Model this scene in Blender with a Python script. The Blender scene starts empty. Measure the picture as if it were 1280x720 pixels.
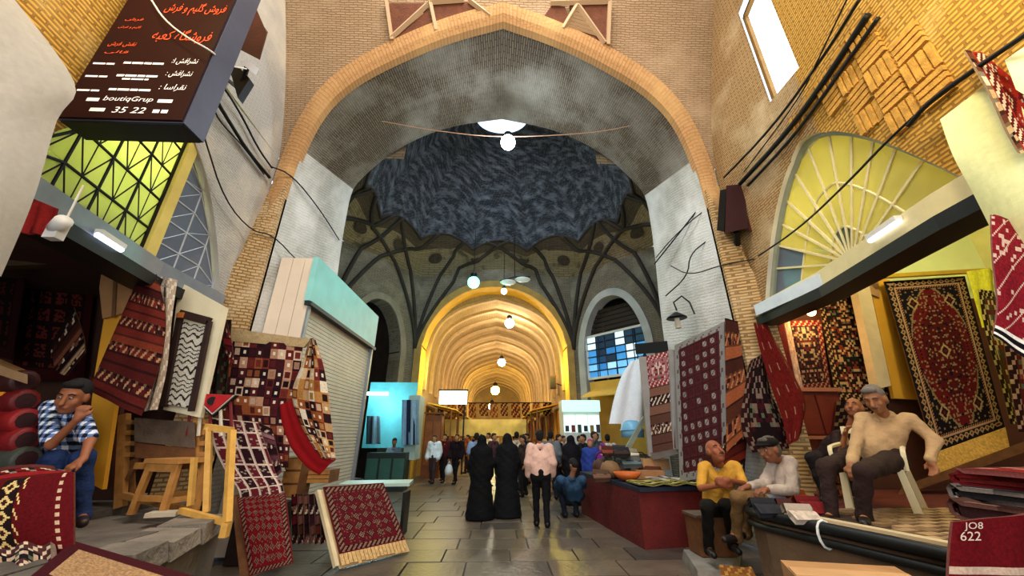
import bpy, math, random
import numpy as np
from mathutils import Vector
random.seed(7); RNG = np.random.default_rng(7)
SC = bpy.context.scene; COL = SC.collection

# ------------------------------------------------------------------ camera, sky, exposure
EYE = 1.6
FPX = 460.0
PITCH = math.atan(185 / FPX); YAW = -math.atan(18 / math.hypot(FPX, 185))
cd = bpy.data.cameras.new('camera'); cam = bpy.data.objects.new('camera', cd); COL.objects.link(cam)
cd.sensor_width = 36.0; cd.lens = 36.0 * FPX / 1280; cd.clip_start = .05; cd.clip_end = 300
cam.location = (0, 0, EYE); cam.rotation_euler = (math.pi / 2 + PITCH, 0, YAW)
SC.camera = cam
SC.view_settings.view_transform = 'Standard'; SC.view_settings.look = 'None'
SC.view_settings.gamma = 1.0; SC.view_settings.use_curve_mapping = False
SC.view_settings.exposure = 0.35
wd = bpy.data.worlds.new('sky'); SC.world = wd; wd.use_nodes = True
bg = wd.node_tree.nodes['Background']; bg.inputs[0].default_value = (.62, .80, 1.0, 1); bg.inputs[1].default_value = 1.7

def area(name, loc, target, sx, sy, power, color):
    l = bpy.data.lights.new(name, 'AREA'); l.shape = 'RECTANGLE'; l.size = sx; l.size_y = sy
    l.energy = power; l.color = color
    o = bpy.data.objects.new(name, l); COL.objects.link(o); o.location = loc
    o.rotation_euler = (Vector(target) - Vector(loc)).to_track_quat('-Z', 'Y').to_euler(); return o
def bulb_light(name, loc, power, color, r=.08):
    l = bpy.data.lights.new(name, 'POINT'); l.energy = power; l.color = color; l.shadow_soft_size = r
    o = bpy.data.objects.new(name, l); COL.objects.link(o); o.location = loc; return o
WARM = (1.0, .62, .22); YELL = (1.0, .74, .25); COOL = (.62, .82, 1.0); NEUT = (1.0, .9, .74)
# daylight that comes in by the open gateway behind the camera and by the round opening of the near vault
area('gateway_daylight', (0, -4.4, 4.2), (0, 6, 4.5), 7.0, 5.0, 420, (1.0, .93, .83))
area('vault_daylight', (0, 1.6, 11.4), (0, 3.2, 0), 4.0, 4.0, 620, (1.0, .95, .88))
bulb_light('shop_front_lamp', (3.1, 1.3, 5.4), 85, (1., .76, .26), .15); bulb_light('shop_front_lamp', (-3.0, 1.5, 6.0), 55, (1., .76, .3), .15)
area('oculus_daylight', (0, 11.9, 14.6), (0, 11.9, 0), 1.3, 1.3, 300, (.68, .85, 1.0))

# ------------------------------------------------------------------ pixel of the photograph -> point at a real depth
def ray(px, py):
    x = px - 640; y = 360 - py
    Y = FPX * math.cos(PITCH) - y * math.sin(PITCH); Z = FPX * math.sin(PITCH) + y * math.cos(PITCH)
    c, s = math.cos(YAW), math.sin(YAW)
    return np.array([x * c - Y * s, x * s + Y * c, Z])
def at(px, py, Y):
    d = ray(px, py); return d * (Y / d[1]) + np.array([0, 0, EYE])
def atx(px, py, X):
    d = ray(px, py); return d * (X / d[0]) + np.array([0, 0, EYE])
def atz(px, py, Z):
    d = ray(px, py); return d * ((Z - EYE) / d[2]) + np.array([0, 0, EYE])
WALLPLAN = [(4.5, 6.1), (4.45, 4.4), (4.1, 2.7), (3.9, .5)]
def wallpt(px, py, side, off=0.0):
    d = ray(px, py); out = None
    for (x0, y0), (x1, y1) in zip(WALLPLAN, WALLPLAN[1:]):
        x0 = (x0 - off) * side; x1 = (x1 - off) * side
        A = np.array([[d[0], -(x1 - x0)], [d[1], -(y1 - y0)]])
        t, s = np.linalg.solve(A, [x0, y0])
        if -.4 <= s <= 1.0001 and t > 0: return d * t + np.array([0, 0, EYE])
    return d * (4.0 * side / d[0]) + np.array([0, 0, EYE])
def wallx(Y, side):
    for (x0, y0), (x1, y1) in zip(WALLPLAN, WALLPLAN[1:]):
        if Y >= y1 or (x1, y1) == WALLPLAN[-1]:
            k = (Y - y0) / (y1 - y0); return side * (x0 + (x1 - x0) * max(k, 0))
def Yf(z): return 6.1 - .19 * max(0, z - 6.5) ** 1.5
def onfront(px, py, off=0):
    Y = 6.0
    for i in range(40): p = at(px, py, Y); Y = .5 * Y + .5 * (Yf(p[2]) - off)
    return at(px, py, Y)

# ------------------------------------------------------------------ materials
def lin1(c): return c / 12.92 if c <= .04045 else ((c + .055) / 1.055) ** 2.4
def lin(h):
    if isinstance(h, str): h = [int(h[i:i + 2], 16) / 255 for i in (0, 2, 4)]
    return tuple(lin1(c) for c in h)
MATS = {}
def mat(name, col, rough=.75, metal=0., var=.18, scale=6., bump=.12, emit=None, strength=0., spec=.35, trans=0.):
    if name in MATS: return MATS[name]
    m = bpy.data.materials.new(name); m.use_nodes = True; nt = m.node_tree; N = nt.nodes; L = nt.links
    b = N['Principled BSDF']; c = lin(col)
    b.inputs['Roughness'].default_value = rough; b.inputs['Metallic'].default_value = metal
    b.inputs['Specular IOR Level'].default_value = spec
    if trans: b.inputs['Transmission Weight'].default_value = trans
    tc = N.new('ShaderNodeTexCoord'); nz = N.new('ShaderNodeTexNoise'); nz.inputs['Scale'].default_value = scale
    nz.inputs['Detail'].default_value = 5; L.new(tc.outputs['Object'], nz.inputs['Vector'])
    cr = N.new('ShaderNodeValToRGB'); cr.color_ramp.elements[0].position = .3; cr.color_ramp.elements[1].position = .7
    cr.color_ramp.elements[0].color = tuple(x * (1 - var) for x in c) + (1,)
    cr.color_ramp.elements[1].color = tuple(min(1, x * (1 + var)) for x in c) + (1,)
    L.new(nz.outputs['Fac'], cr.inputs['Fac']); L.new(cr.outputs['Color'], b.inputs['Base Color'])
    if bump:
        n2 = N.new('ShaderNodeTexNoise'); n2.inputs['Scale'].default_value = scale * 6; n2.inputs['Detail'].default_value = 3
        L.new(tc.outputs['Object'], n2.inputs['Vector'])
        bp = N.new('ShaderNodeBump'); bp.inputs['Strength'].default_value = bump; bp.inputs['Distance'].default_value = .03
        L.new(n2.outputs['Fac'], bp.inputs['Height']); L.new(bp.outputs['Normal'], b.inputs['Normal'])
    if emit:
        b.inputs['Emission Color'].default_value = lin(emit) + (1,); b.inputs['Emission Strength'].default_value = strength
    MATS[name] = m; return m
def vmat(name, rough=.9, weave=140., bump=.25, spec=.1, lo=.66, hi=1.1):
    if name in MATS: return MATS[name]
    m = bpy.data.materials.new(name); m.use_nodes = True; nt = m.node_tree; N = nt.nodes; L = nt.links
    b = N['Principled BSDF']; b.inputs['Roughness'].default_value = rough; b.inputs['Specular IOR Level'].default_value = spec
    at_ = N.new('ShaderNodeAttribute'); at_.attribute_name = 'Col'
    tc = N.new('ShaderNodeTexCoord'); nz = N.new('ShaderNodeTexNoise'); nz.inputs['Scale'].default_value = weave * .4; nz.inputs['Detail'].default_value = 4
    L.new(tc.outputs['Object'], nz.inputs['Vector'])
    mr = N.new('ShaderNodeMapRange'); mr.inputs[1].default_value = .25; mr.inputs[2].default_value = .75; mr.inputs[3].default_value = lo; mr.inputs[4].default_value = hi
    L.new(nz.outputs['Fac'], mr.inputs[0])
    mx = N.new('ShaderNodeVectorMath'); mx.operation = 'SCALE'; L.new(at_.outputs['Color'], mx.inputs[0]); L.new(mr.outputs[0], mx.inputs['Scale'])
    L.new(mx.outputs[0], b.inputs['Base Color'])
    n2 = N.new('ShaderNodeTexNoise'); n2.inputs['Scale'].default_value = weave; L.new(tc.outputs['Object'], n2.inputs['Vector'])
    bp = N.new('ShaderNodeBump'); bp.inputs['Strength'].default_value = bump; bp.inputs['Distance'].default_value = .01
    L.new(n2.outputs['Fac'], bp.inputs['Height']); L.new(bp.outputs['Normal'], b.inputs['Normal'])
    MATS[name] = m; return m
def brickmat(name, c1, c2, mortar, sx=.22, sy=.075, rough=.9, bump=.6, stain=None, rot=0., msize=.012, stainscale=.6, patch=(.5, .62)):
    """coursed brickwork on the UV (metres), with weather stains"""
    m = bpy.data.materials.new(name); m.use_nodes = True; nt = m.node_tree; N = nt.nodes; L = nt.links
    b = N['Principled BSDF']; b.inputs['Roughness'].default_value = rough; b.inputs['Specular IOR Level'].default_value = .2
    uv = N.new('ShaderNodeUVMap'); uv.uv_map = 'UV'
    mp = N.new('ShaderNodeMapping'); mp.inputs['Rotation'].default_value = (0, 0, rot); L.new(uv.outputs[0], mp.inputs[0])
    nzw = N.new('ShaderNodeTexNoise'); nzw.inputs['Scale'].default_value = 3.; L.new(mp.outputs[0], nzw.inputs['Vector'])
    vs = N.new('ShaderNodeVectorMath'); vs.operation = 'SCALE'; vs.inputs['Scale'].default_value = .05; L.new(nzw.outputs['Color'], vs.inputs[0])
    va = N.new('ShaderNodeVectorMath'); va.operation = 'ADD'; L.new(mp.outputs[0], va.inputs[0]); L.new(vs.outputs[0], va.inputs[1])
    br = N.new('ShaderNodeTexBrick'); L.new(va.outputs[0], br.inputs['Vector'])
    br.inputs['Color1'].default_value = lin(c1) + (1,); br.inputs['Color2'].default_value = lin(c2) + (1,); br.inputs['Mortar'].default_value = lin(mortar) + (1,)
    br.inputs['Scale'].default_value = 1.; br.inputs['Mortar Size'].default_value = msize; br.inputs['Brick Width'].default_value = sx; br.inputs['Row Height'].default_value = sy
    br.inputs['Mortar Smooth'].default_value = .3
    out = br.outputs['Color']
    nz = N.new('ShaderNodeTexNoise'); nz.inputs['Scale'].default_value = stainscale; nz.inputs['Detail'].default_value = 6; nz.inputs['Roughness'].default_value = .6
    L.new(uv.outputs[0], nz.inputs['Vector'])
    if stain:
        cr = N.new('ShaderNodeValToRGB'); cr.color_ramp.elements[0].position = patch[0]; cr.color_ramp.elements[1].position = patch[1]
        L.new(nz.outputs['Fac'], cr.inputs['Fac'])
        mx = N.new('ShaderNodeMix'); mx.data_type = 'RGBA'; L.new(cr.outputs['Color'], mx.inputs[0]); L.new(out, mx.inputs[6]); mx.inputs[7].default_value = lin(stain) + (1,)
        out = mx.outputs[2]
    L.new(out, b.inputs['Base Color'])
    bp = N.new('ShaderNodeBump'); bp.inputs['Strength'].default_value = bump; bp.inputs['Distance'].default_value = .03; bp.invert = True
    L.new(br.outputs['Fac'], bp.inputs['Height'])
    n3 = N.new('ShaderNodeTexNoise'); n3.inputs['Scale'].default_value = 22; n3.inputs['Detail'].default_value = 4; L.new(uv.outputs[0], n3.inputs['Vector'])
    b2 = N.new('ShaderNodeBump'); b2.inputs['Strength'].default_value = .35; b2.inputs['Distance'].default_value = .03
    L.new(n3.outputs['Fac'], b2.inputs['Height']); L.new(bp.outputs['Normal'], b2.inputs['Normal']); L.new(b2.outputs['Normal'], b.inputs['Normal'])
    MATS[name] = m; return m
def glow(name, col, strength): return mat(name, col, .5, 0, 0, 1, 0, emit=col, strength=strength)
WOV = vmat('woven_wool'); CLOTH = vmat('soft_cloth', .85, 60., .1, .1, .93, 1.05)

# ------------------------------------------------------------------ mesh builder
class MB:
    def __init__(s): s.v = []; s.f = []; s.m = []; s.c = []; s.uv = {}
    def add(s, vs, fs, mi=0, col=None):
        o = len(s.v); s.v += [tuple(map(float, p)) for p in vs]
        for f in fs: s.f.append(tuple(o + i for i in f)); s.m.append(mi); s.c.append(col)
        return s
    def hexa(s, p, mi=0, col=None):   # p[0..3] one face ring, p[4..7] the opposite ring
        return s.add(p, [(3, 2, 1, 0), (4, 5, 6, 7), (0, 1, 5, 4), (1, 2, 6, 5), (2, 3, 7, 6), (3, 0, 4, 7)], mi, col)
    def box(s, c, d, rz=0., mi=0, col=None, tilt=None):
        cx, cy, cz = c; hx, hy, hz = d[0] / 2, d[1] / 2, d[2] / 2; ca, sa = math.cos(rz), math.sin(rz); P = []
        for z in (-hz, hz):
            for x, y in ((-hx, -hy), (hx, -hy), (hx, hy), (-hx, hy)):
                q = Vector((x, y, z))
                if tilt: q.rotate(tilt)
                P.append((cx + q.x * ca - q.y * sa, cy + q.x * sa + q.y * ca, cz + q.z))
        return s.hexa(P, mi, col)
    def bar(s, a, b, w, h=None, up=(0, 0, 1), mi=0, col=None):
        a = Vector(a); b = Vector(b); d = (b - a).normalized(); h = h or w; u = Vector(up)
        if abs(d.dot(u)) > .98: u = Vector((0, 1, 0))
        r = d.cross(u).normalized() * w / 2; n = r.cross(d).normalized() * h / 2
        return s.hexa([a - r - n, a + r - n, a + r + n, a - r + n, b - r - n, b + r - n, b + r + n, b - r + n], mi, col)
    def tube(s, pts, r, n=6, mi=0, col=None, cap=True):
        pts = [Vector(p) for p in pts]; K = len(pts); rs = r if hasattr(r, '__len__') else [r] * K
        vs = []; pu = None
        for i, p in enumerate(pts):
            d = (pts[min(i + 1, K - 1)] - pts[max(i - 1, 0)]); d = d.normalized() if d.length > 1e-9 else Vector((0, 0, 1))
            if pu is None: pu = d.orthogonal().normalized()
            pu = (pu - d * pu.dot(d)); pu = pu.normalized() if pu.length > 1e-6 else d.orthogonal().normalized()
            w = d.cross(pu)
            vs += [p + (pu * math.cos(2 * math.pi * k / n) + w * math.sin(2 * math.pi * k / n)) * rs[i] for k in range(n)]
        fs = [(i * n + k, i * n + (k + 1) % n, (i + 1) * n + (k + 1) % n, (i + 1) * n + k) for i in range(K - 1) for k in range(n)]
        if cap: fs += [tuple(range(n - 1, -1, -1)), tuple((K - 1) * n + k for k in range(n))]
        return s.add(vs, fs, mi, col)
    def lathe(s, prof, c, n=16, mi=0, col=None):
        K = len(prof); vs = [(c[0] + r * math.cos(2 * math.pi * k / n), c[1] + r * math.sin(2 * math.pi * k / n), c[2] + z) for r, z in prof for k in range(n)]
        fs = [(i * n + k, i * n + (k + 1) % n, (i + 1) * n + (k + 1) % n, (i + 1) * n + k) for i in range(K - 1) for k in range(n)]
        if prof[0][0] > 1e-4: fs.append(tuple(range(n - 1, -1, -1)))
        if prof[-1][0] > 1e-4: fs.append(tuple((K - 1) * n + k for k in range(n)))
        return s.add(vs, fs, mi, col)
    def ball(s, c, r, n=10, mi=0, col=None, sc=(1, 1, 1)):
        K = max(4, n // 2 + 1); vs = []; 
        for i in range(K + 1):
            th = math.pi * i / K
            for k in range(n):
                a = 2 * math.pi * k / n
                vs.append((c[0] + r * sc[0] * math.sin(th) * math.cos(a), c[1] + r * sc[1] * math.sin(th) * math.sin(a), c[2] - r * sc[2] * math.cos(th)))
        fs = [(i * n + k, i * n + (k + 1) % n, (i + 1) * n + (k + 1) % n, (i + 1) * n + k) for i in range(K) for k in range(n)]
        return s.add(vs, fs, mi, col)
    def prism(s, poly, vec, mi=0, col=None):
        n = len(poly); v = Vector(vec); P = [Vector(p) for p in poly]
        return s.add(P + [p + v for p in P], [tuple(range(n - 1, -1, -1)), tuple(range(n, 2 * n))] + [(i, (i + 1) % n, n + (i + 1) % n, n + i) for i in range(n)], mi, col)
    def grid(s, P, mi=0, UV=None, flip=False):   # P[i][j] points; UV[i][j] metres
        n, m = len(P), len(P[0]); o = len(s.v)
        for row in P: s.v += [tuple(map(float, p)) for p in row]
        for i in range(n - 1):
            for j in range(m - 1):
                q = [(i, j), (i, j + 1), (i + 1, j + 1), (i + 1, j)]
                if flip: q = q[::-1]
                if UV is not None: s.uv[len(s.f)] = [UV[a][b] for a, b in q]
                s.f.append(tuple(o + a * m + b for a, b in q)); s.m.append(mi); s.c.append(None)
        return s
    def quad(s, P, mi=0, UV=None):
        if UV: s.uv[len(s.f)] = UV
        return s.add(P, [tuple(range(len(P)))], mi)
    def build(s, name, mats, parent=None, smooth=False):
        me = bpy.data.meshes.new(name); me.from_pydata(s.v, [], s.f)
        if not isinstance(mats, (list, tuple)): mats = [mats]
        for m in mats: me.materials.append(m)
        if len(mats) > 1: me.polygons.foreach_set('material_index', s.m)
        if any(c is not None for c in s.c):
            ca = me.color_attributes.new('Col', 'FLOAT_COLOR', 'CORNER'); a = []
            for f, c in zip(s.f, s.c): a += (list(lin(c)) + [1.] if c is not None else [.5, .5, .5, 1.]) * len(f)
            ca.data.foreach_set('color', a)
        if s.uv:
            ul = me.uv_layers.new(name='UV'); a = []
            for i, f in enumerate(s.f):
                u = s.uv.get(i)
                for k, vi in enumerate(f): a += list(u[k]) if u else [s.v[vi][0] + s.v[vi][1], s.v[vi][2]]
            ul.data.foreach_set('uv', a)
        if smooth: me.polygons.foreach_set('use_smooth', [True] * len(s.f))
        me.update(); return link(name, me, parent)
def link(name, me, parent=None):
    o = bpy.data.objects.new(name, me); COL.objects.link(o)
    if parent is not None:
        o.parent = parent
        if parent.type == 'EMPTY': o.location = -parent.location
    return o
def tag(o, label=None, cat=None, group=None, kind=None):
    if label: o['label'] = label
    if cat: o['category'] = cat
    if group: o['group'] = group
    if kind: o['kind'] = kind
    return o
def thing(name, label, cat, loc, group=None):
    o = bpy.data.objects.new(name, None); COL.objects.link(o); o.location = Vector([float(x) for x in loc]); o.empty_display_size = .1
    return tag(o, label, cat, group)
def copy_tree(root, loc, rz=0., label=None):
    r = root.copy(); COL.objects.link(r); r.location = loc; r.rotation_euler = (0, 0, rz)
    if label: r['label'] = label
    for ch in root.children:
        c = ch.copy(); COL.objects.link(c); c.parent = r
        for g in ch.children: d = g.copy(); COL.objects.link(d); d.parent = c
    return r

# ------------------------------------------------------------------ woven things: a surface S(u,v) with one colour per knot
def sheet(name, S, nu, nv, colors=None, thick=.012, parent=None, m=None, away=None, smooth=True):
    u = np.linspace(0, 1, nu + 1); v = np.linspace(0, 1, nv + 1); U, V = np.meshgrid(u, v)
    P = S(U.ravel(), V.ravel()).reshape(nv + 1, nu + 1, 3)
    cu, cv = min(nu, 14), min(nv, 14)
    U2, V2 = np.meshgrid(np.linspace(0, 1, cu + 1), np.linspace(0, 1, cv + 1)); e = 1e-3
    Q = S(U2.ravel(), V2.ravel())
    nrm = np.cross(S(np.clip(U2.ravel() + e, 0, 1 + e), V2.ravel()) - Q, S(U2.ravel(), V2.ravel() + e) - Q)
    nrm /= np.maximum(np.linalg.norm(nrm, axis=1, keepdims=True), 1e-9)
    ref = np.array([0, 0, EYE]) if away is None else np.array(away)
    nrm *= np.where(((Q - ref) * nrm).sum(1, keepdims=True) < 0, -1, 1)
    B = (Q + nrm * thick).reshape(cv + 1, cu + 1, 3); F0 = Q.reshape(cv + 1, cu + 1, 3)
    n1 = (nv + 1) * (nu + 1); n2 = (cv + 1) * (cu + 1)
    verts = np.concatenate([P.reshape(-1, 3), B.reshape(-1, 3), F0.reshape(-1, 3)])
    i, j = np.meshgrid(np.arange(nv), np.arange(nu), indexing='ij'); a = (i * (nu + 1) + j).ravel()
    f1 = np.stack([a, a + nu + 1, a + nu + 2, a + 1], 1)
    i, j = np.meshgrid(np.arange(cv), np.arange(cu), indexing='ij'); b = (n1 + i * (cu + 1) + j).ravel()
    f2 = np.stack([b, b + 1, b + cu + 2, b + cu + 1], 1)
    ring = [j for j in range(cu)] + [i * (cu + 1) + cu for i in range(cv)] + [cv * (cu + 1) + j for j in range(cu, 0, -1)] + [i * (cu + 1) for i in range(cv, 0, -1)]
    ring = np.array(ring); nx = np.roll(ring, -1)
    f3 = np.stack([n1 + ring, n1 + nx, n1 + n2 + nx, n1 + n2 + ring], 1)
    F = np.concatenate([f1, f2, f3])
    me = bpy.data.meshes.new(name); me.from_pydata(verts.tolist(), [], F.tolist())
    me.materials.append(m or WOV)
    if colors is not None:
        c = np.asarray(colors, float).reshape(-1, 3)
        c = np.where(c <= .04045, c / 12.92, ((np.maximum(c, .0) + .055) / 1.055) ** 2.4)
        edge = c.mean(0) * .7
        c = np.concatenate([c, np.tile(edge, (len(F) - len(c), 1))])
        c4 = np.concatenate([c, np.ones((len(c), 1))], 1)
        ca = me.color_attributes.new('Col', 'FLOAT_COLOR', 'CORNER'); ca.data.foreach_set('color', np.repeat(c4, 4, axis=0).ravel())
    if smooth: me.polygons.foreach_set('use_smooth', [True] * len(F))
    me.update(); return link(name, me, parent)
def patch(tl, tr, br, bl, fold=0., nf=3, ph=0., dirv=None):
    tl, tr, br, bl = [np.array(p, float) for p in (tl, tr, br, bl)]
    n = np.cross(tr - tl, bl - tl); n /= np.linalg.norm(n)
    if np.dot(n, tl - np.array([0, 0, EYE])) > 0: n = -n
    def S(u, v):
        u = u[:, None]; v = v[:, None]
        p = tl * (1 - u) * (1 - v) + tr * u * (1 - v) + br * u * v + bl * (1 - u) * v
        if fold: p = p + n * fold * (np.sin(u * nf * 2 * np.pi + ph + v * .8) * (.35 + .65 * v) + 1)
        return p
    return S
def rows(Lp, Rp, bulge=0.):   # left and right edge points, top to bottom
    Lp = np.array(Lp, float); Rp = np.array(Rp, float); K = len(Lp); t = np.linspace(0, 1, K)
    def cat(P, v):
        x = np.clip(v, 0, 1) * (K - 1); i = np.clip(x.astype(int), 0, K - 2); f = (x - i)[:, None]
        p0 = P[np.clip(i - 1, 0, K - 1)]; p1 = P[i]; p2 = P[i + 1]; p3 = P[np.clip(i + 2, 0, K - 1)]
        return .5 * (2 * p1 + (p2 - p0) * f + (2 * p0 - 5 * p1 + 4 * p2 - p3) * f ** 2 + (3 * p1 - p0 - 3 * p2 + p3) * f ** 3)
    def S(u, v):
        a = cat(Lp, v); b = cat(Rp, v); u = u[:, None]; p = a * (1 - u) + b * u
        if bulge: p = p + np.array([0, -1, 0]) * bulge * (np.sin(np.pi * u) + .35 * np.sin(3 * np.pi * u + 1))
        return p
    return S
def hx(h): return np.array([int(h[i:i + 2], 16) / 255 for i in (0, 2, 4)])
def field(nu, nv, h): return np.tile(hx(h), (nv, nu, 1))
def hsh(a, b, k=0): return np.modf(np.abs(np.sin(a * 12.9898 + b * 78.233 + k * 37.7) * 43758.5453))[0]
def XY(nu, nv): return np.meshgrid(np.arange(nu), np.arange(nv))
def pat_medallion(nu, nv, red='6e1418', navy='1a1218', cream='c9a878', red2='4a0d14', seed=1, pale='b98f70'):
    x, y = XY(nu, nv); c = field(nu, nv, navy); d = np.minimum(np.minimum(x, nu - 1 - x), np.minimum(y, nv - 1 - y)); b = max(6, nu // 9)
    c[d >= b] = hx(red2)
    loz = (d >= 2) & (d < b - 2); k = (np.where((x < b) | (x >= nu - b), y, x)) % 7; w = np.abs(k - 3) + np.abs(d - (b // 2))
    c[loz & (w <= 3)] = hx(cream); c[loz & (w <= 1)] = hx(red)
    c[(d == b) | (d == b - 1)] = hx(pale); c[d == b + 3] = hx(navy)
    c[(d > b) & (d < b + 3) & ((x + y) % 3 == 0)] = hx(cream)
    f = d > b + 3; cx, cy = nu / 2, nv / 2; m = (np.abs(x - cx) / (nu * .5 - b)) ** 1.55 + (np.abs(y - cy) / (nv * .5 - b)) ** 1.55
    c[f & (m > .98)] = hx(navy); c[f & (m <= .98)] = hx(red); c[f & (np.abs(m - .98) < .03)] = hx(cream) * .8
    c[f & (m < .52)] = hx(red) * .82; c[f & (np.abs(m - .52) < .02)] = hx(red2)
    g = hsh(x // 2, y // 2, seed); sym = hsh(np.minimum(x, nu - 1 - x) // 2, np.minimum(y, nv - 1 - y) // 2, seed)
    c[f & (sym > .9)] = hx(cream) * .8; c[f & (sym < .10)] = hx(navy); c[f & (sym > .52) & (sym < .58)] = hx(pale) * .75
    for qx, qy in ((.5, .5), (.27, .17), (.73, .17), (.27, .83), (.73, .83)):
        mm = np.abs(x - nu * qx) / (nu * .075) + np.abs(y - nv * qy) / (nu * .095)
        c[(mm < 1)] = hx(cream); c[mm < .65] = hx(navy); c[mm < .3] = hx(red)
    return c
def pat_floral(nu, nv, ground='17101a', a='7a1c1e', b='c09a72', seed=3, border='5a1016'):
    x, y = XY(nu, nv); s = hsh(np.minimum(x, nu - 1 - x) // 2, y // 2, seed); c = field(nu, nv, ground)
    c[s > .55] = hx(a); c[s > .8] = hx(b); c[(s > .3) & (s < .36)] = hx('59604a')
    d = np.minimum(np.minimum(x, nu - 1 - x), np.minimum(y, nv - 1 - y)); bd = (d < 5)
    c[bd] = hx(border); c[bd & ((x // 2 + y // 2) % 3 == 0)] = hx(b); c[d == 5] = hx(ground); return c
def pat_guls(nu, nv, red='7c151b', dark='2a0c10', cream='cdb39a', px=9, py=9, seed=5):
    x, y = XY(nu, nv); c = field(nu, nv, red); d = np.minimum(np.minimum(x, nu - 1 - x), np.minimum(y, nv - 1 - y))
    gx = (x % px) - px // 2; gy = (y % py) - py // 2; m = np.abs(gx) + np.abs(gy)
    c[m <= min(px, py) // 2 - 1] = hx(dark); c[m == 2] = hx(cream); c[m == 0] = hx(cream)
    c[hsh(x, y, seed) > .9] = hx(cream) * .8
    c[d < 6] = hx(dark); c[(d < 5) & (d > 0) & ((x + y) % 4 < 2)] = hx(cream); c[(d == 5) | (d == 0)] = hx(red); return c
def pat_stripes(nu, nv, cols, seed=2, bw=5, motif='d5c0a2'):
    x, y = XY(nu, nv); c = np.zeros((nv, nu, 3)); C = np.array([hx(h) for h in cols]); k = (y // bw); c[:] = C[(hsh(k, k * 0, seed) * len(C)).astype(int)]
    s = hsh(x // 2, y // 2, seed); on = (k % 3 == 1); c[on & (((x + (y % bw)) % 6) < 2)] = hx(motif); c[on & (s > .75)] = hx('2a1216')
    c[(y % bw == 0)] *= .6; return c
def pat_patchwork(nu, nv, cell, cols, seed=4, motif=True):
    x, y = XY(nu, nv); i = x // cell; j = y // cell; C = np.array([hx(h) for h in cols]); c = C[(hsh(i, j, seed) * len(C)).astype(int) % len(C)]
    if motif:
        gx = x % cell - cell / 2 + .5; gy = y % cell - cell / 2 + .5; r = np.maximum(np.abs(gx), np.abs(gy)); h2 = hsh(i, j, seed + 9)
        inn = (r < cell * .28) & (h2 > .45); c[inn] = C[(hsh(j, i, seed + 2) * len(C)).astype(int) % len(C)][inn] * .9
        c[(np.abs(gx) + np.abs(gy) < 1.1) & (h2 < .3)] = hx('d8c8b0')
    return c
def pat_compart(nu, nv, grey='8d8a88', red='5e1a20', cream='9a9694', cell=8):
    x, y = XY(nu, nv); d = np.minimum(np.minimum(x, nu - 1 - x), np.minimum(y, nv - 1 - y)); c = field(nu, nv, grey)
    f = d >= 6; c[f] = hx(red); gx, gy = (x - 6) % cell, (y - 6) % cell; s = hsh((x - 6) // cell, (y - 6) // cell, 3)
    inn = f & (gx > 1) & (gx < cell - 2) & (gy > 1) & (gy < cell - 2); c[inn & (s > .35)] = hx(cream) * (.75 + .25 * s[..., None])[inn & (s > .35)]
    c[inn & (s <= .35)] = hx('3a1519'); c[inn & ((gx + gy) == cell - 1)] = hx(red); c[f & ((gx == 0) | (gy == 0))] = hx('34141a')
    c[(d < 6) & (d > 1) & ((x // 2 + y // 3) % 4 == 0)] = hx('5c4a4a'); c[d == 5] = hx('4a1a1e'); return c
def pat_gridlines(nu, nv, base='5d1a22', line='d9c0ae', cw=9, ch=9, dark='2c1118'):
    x, y = XY(nu, nv); c = field(nu, nv, base); i, j = x // cw, y // ch; s = hsh(i, j, 8); c[s > .5] = hx(dark); c[hsh(x // 2, y, 3) > .86] = hx(line) * .7
    c[(x % cw == 0) | (y % ch == 0)] = hx(line); c[(x % cw == 1)] = hx(line) * .85; return c
def pat_squiggle(nu, nv):
    x, y = XY(nu, nv); c = field(nu, nv, 'cfc6b4'); w = np.sin(y * 1.15 + 1.6 * np.sin(x * .45) + .12 * x * np.sin(y * .21)); c[w > .55] = hx('2e2422'); return c
def pat_dark(nu, nv, a='34090c', b='1c0a0c', cells=True, lit='7d2f26'):
    x, y = XY(nu, nv); c = field(nu, nv, a); gx, gy = x % 10, y % 10; d = np.minimum(np.minimum(x, nu - 1 - x), np.minimum(y, nv - 1 - y))
    inn = (gx > 1) & (gy > 1) & (gx < 9) & (gy < 9); c[inn] = hx(lit) * .8; c[inn & (hsh(x, y, 4) > .6)] = hx(b); c[~inn] = hx(b); c[d < 5] = hx(a); c[d == 5] = hx(b); return c
def plain(nu, nv, h, seed=1, amt=.08):
    x, y = XY(nu, nv); return np.clip(field(nu, nv, h) * (1 + amt * (hsh(x, y, seed)[..., None] - .5)), 0, 1)

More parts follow.
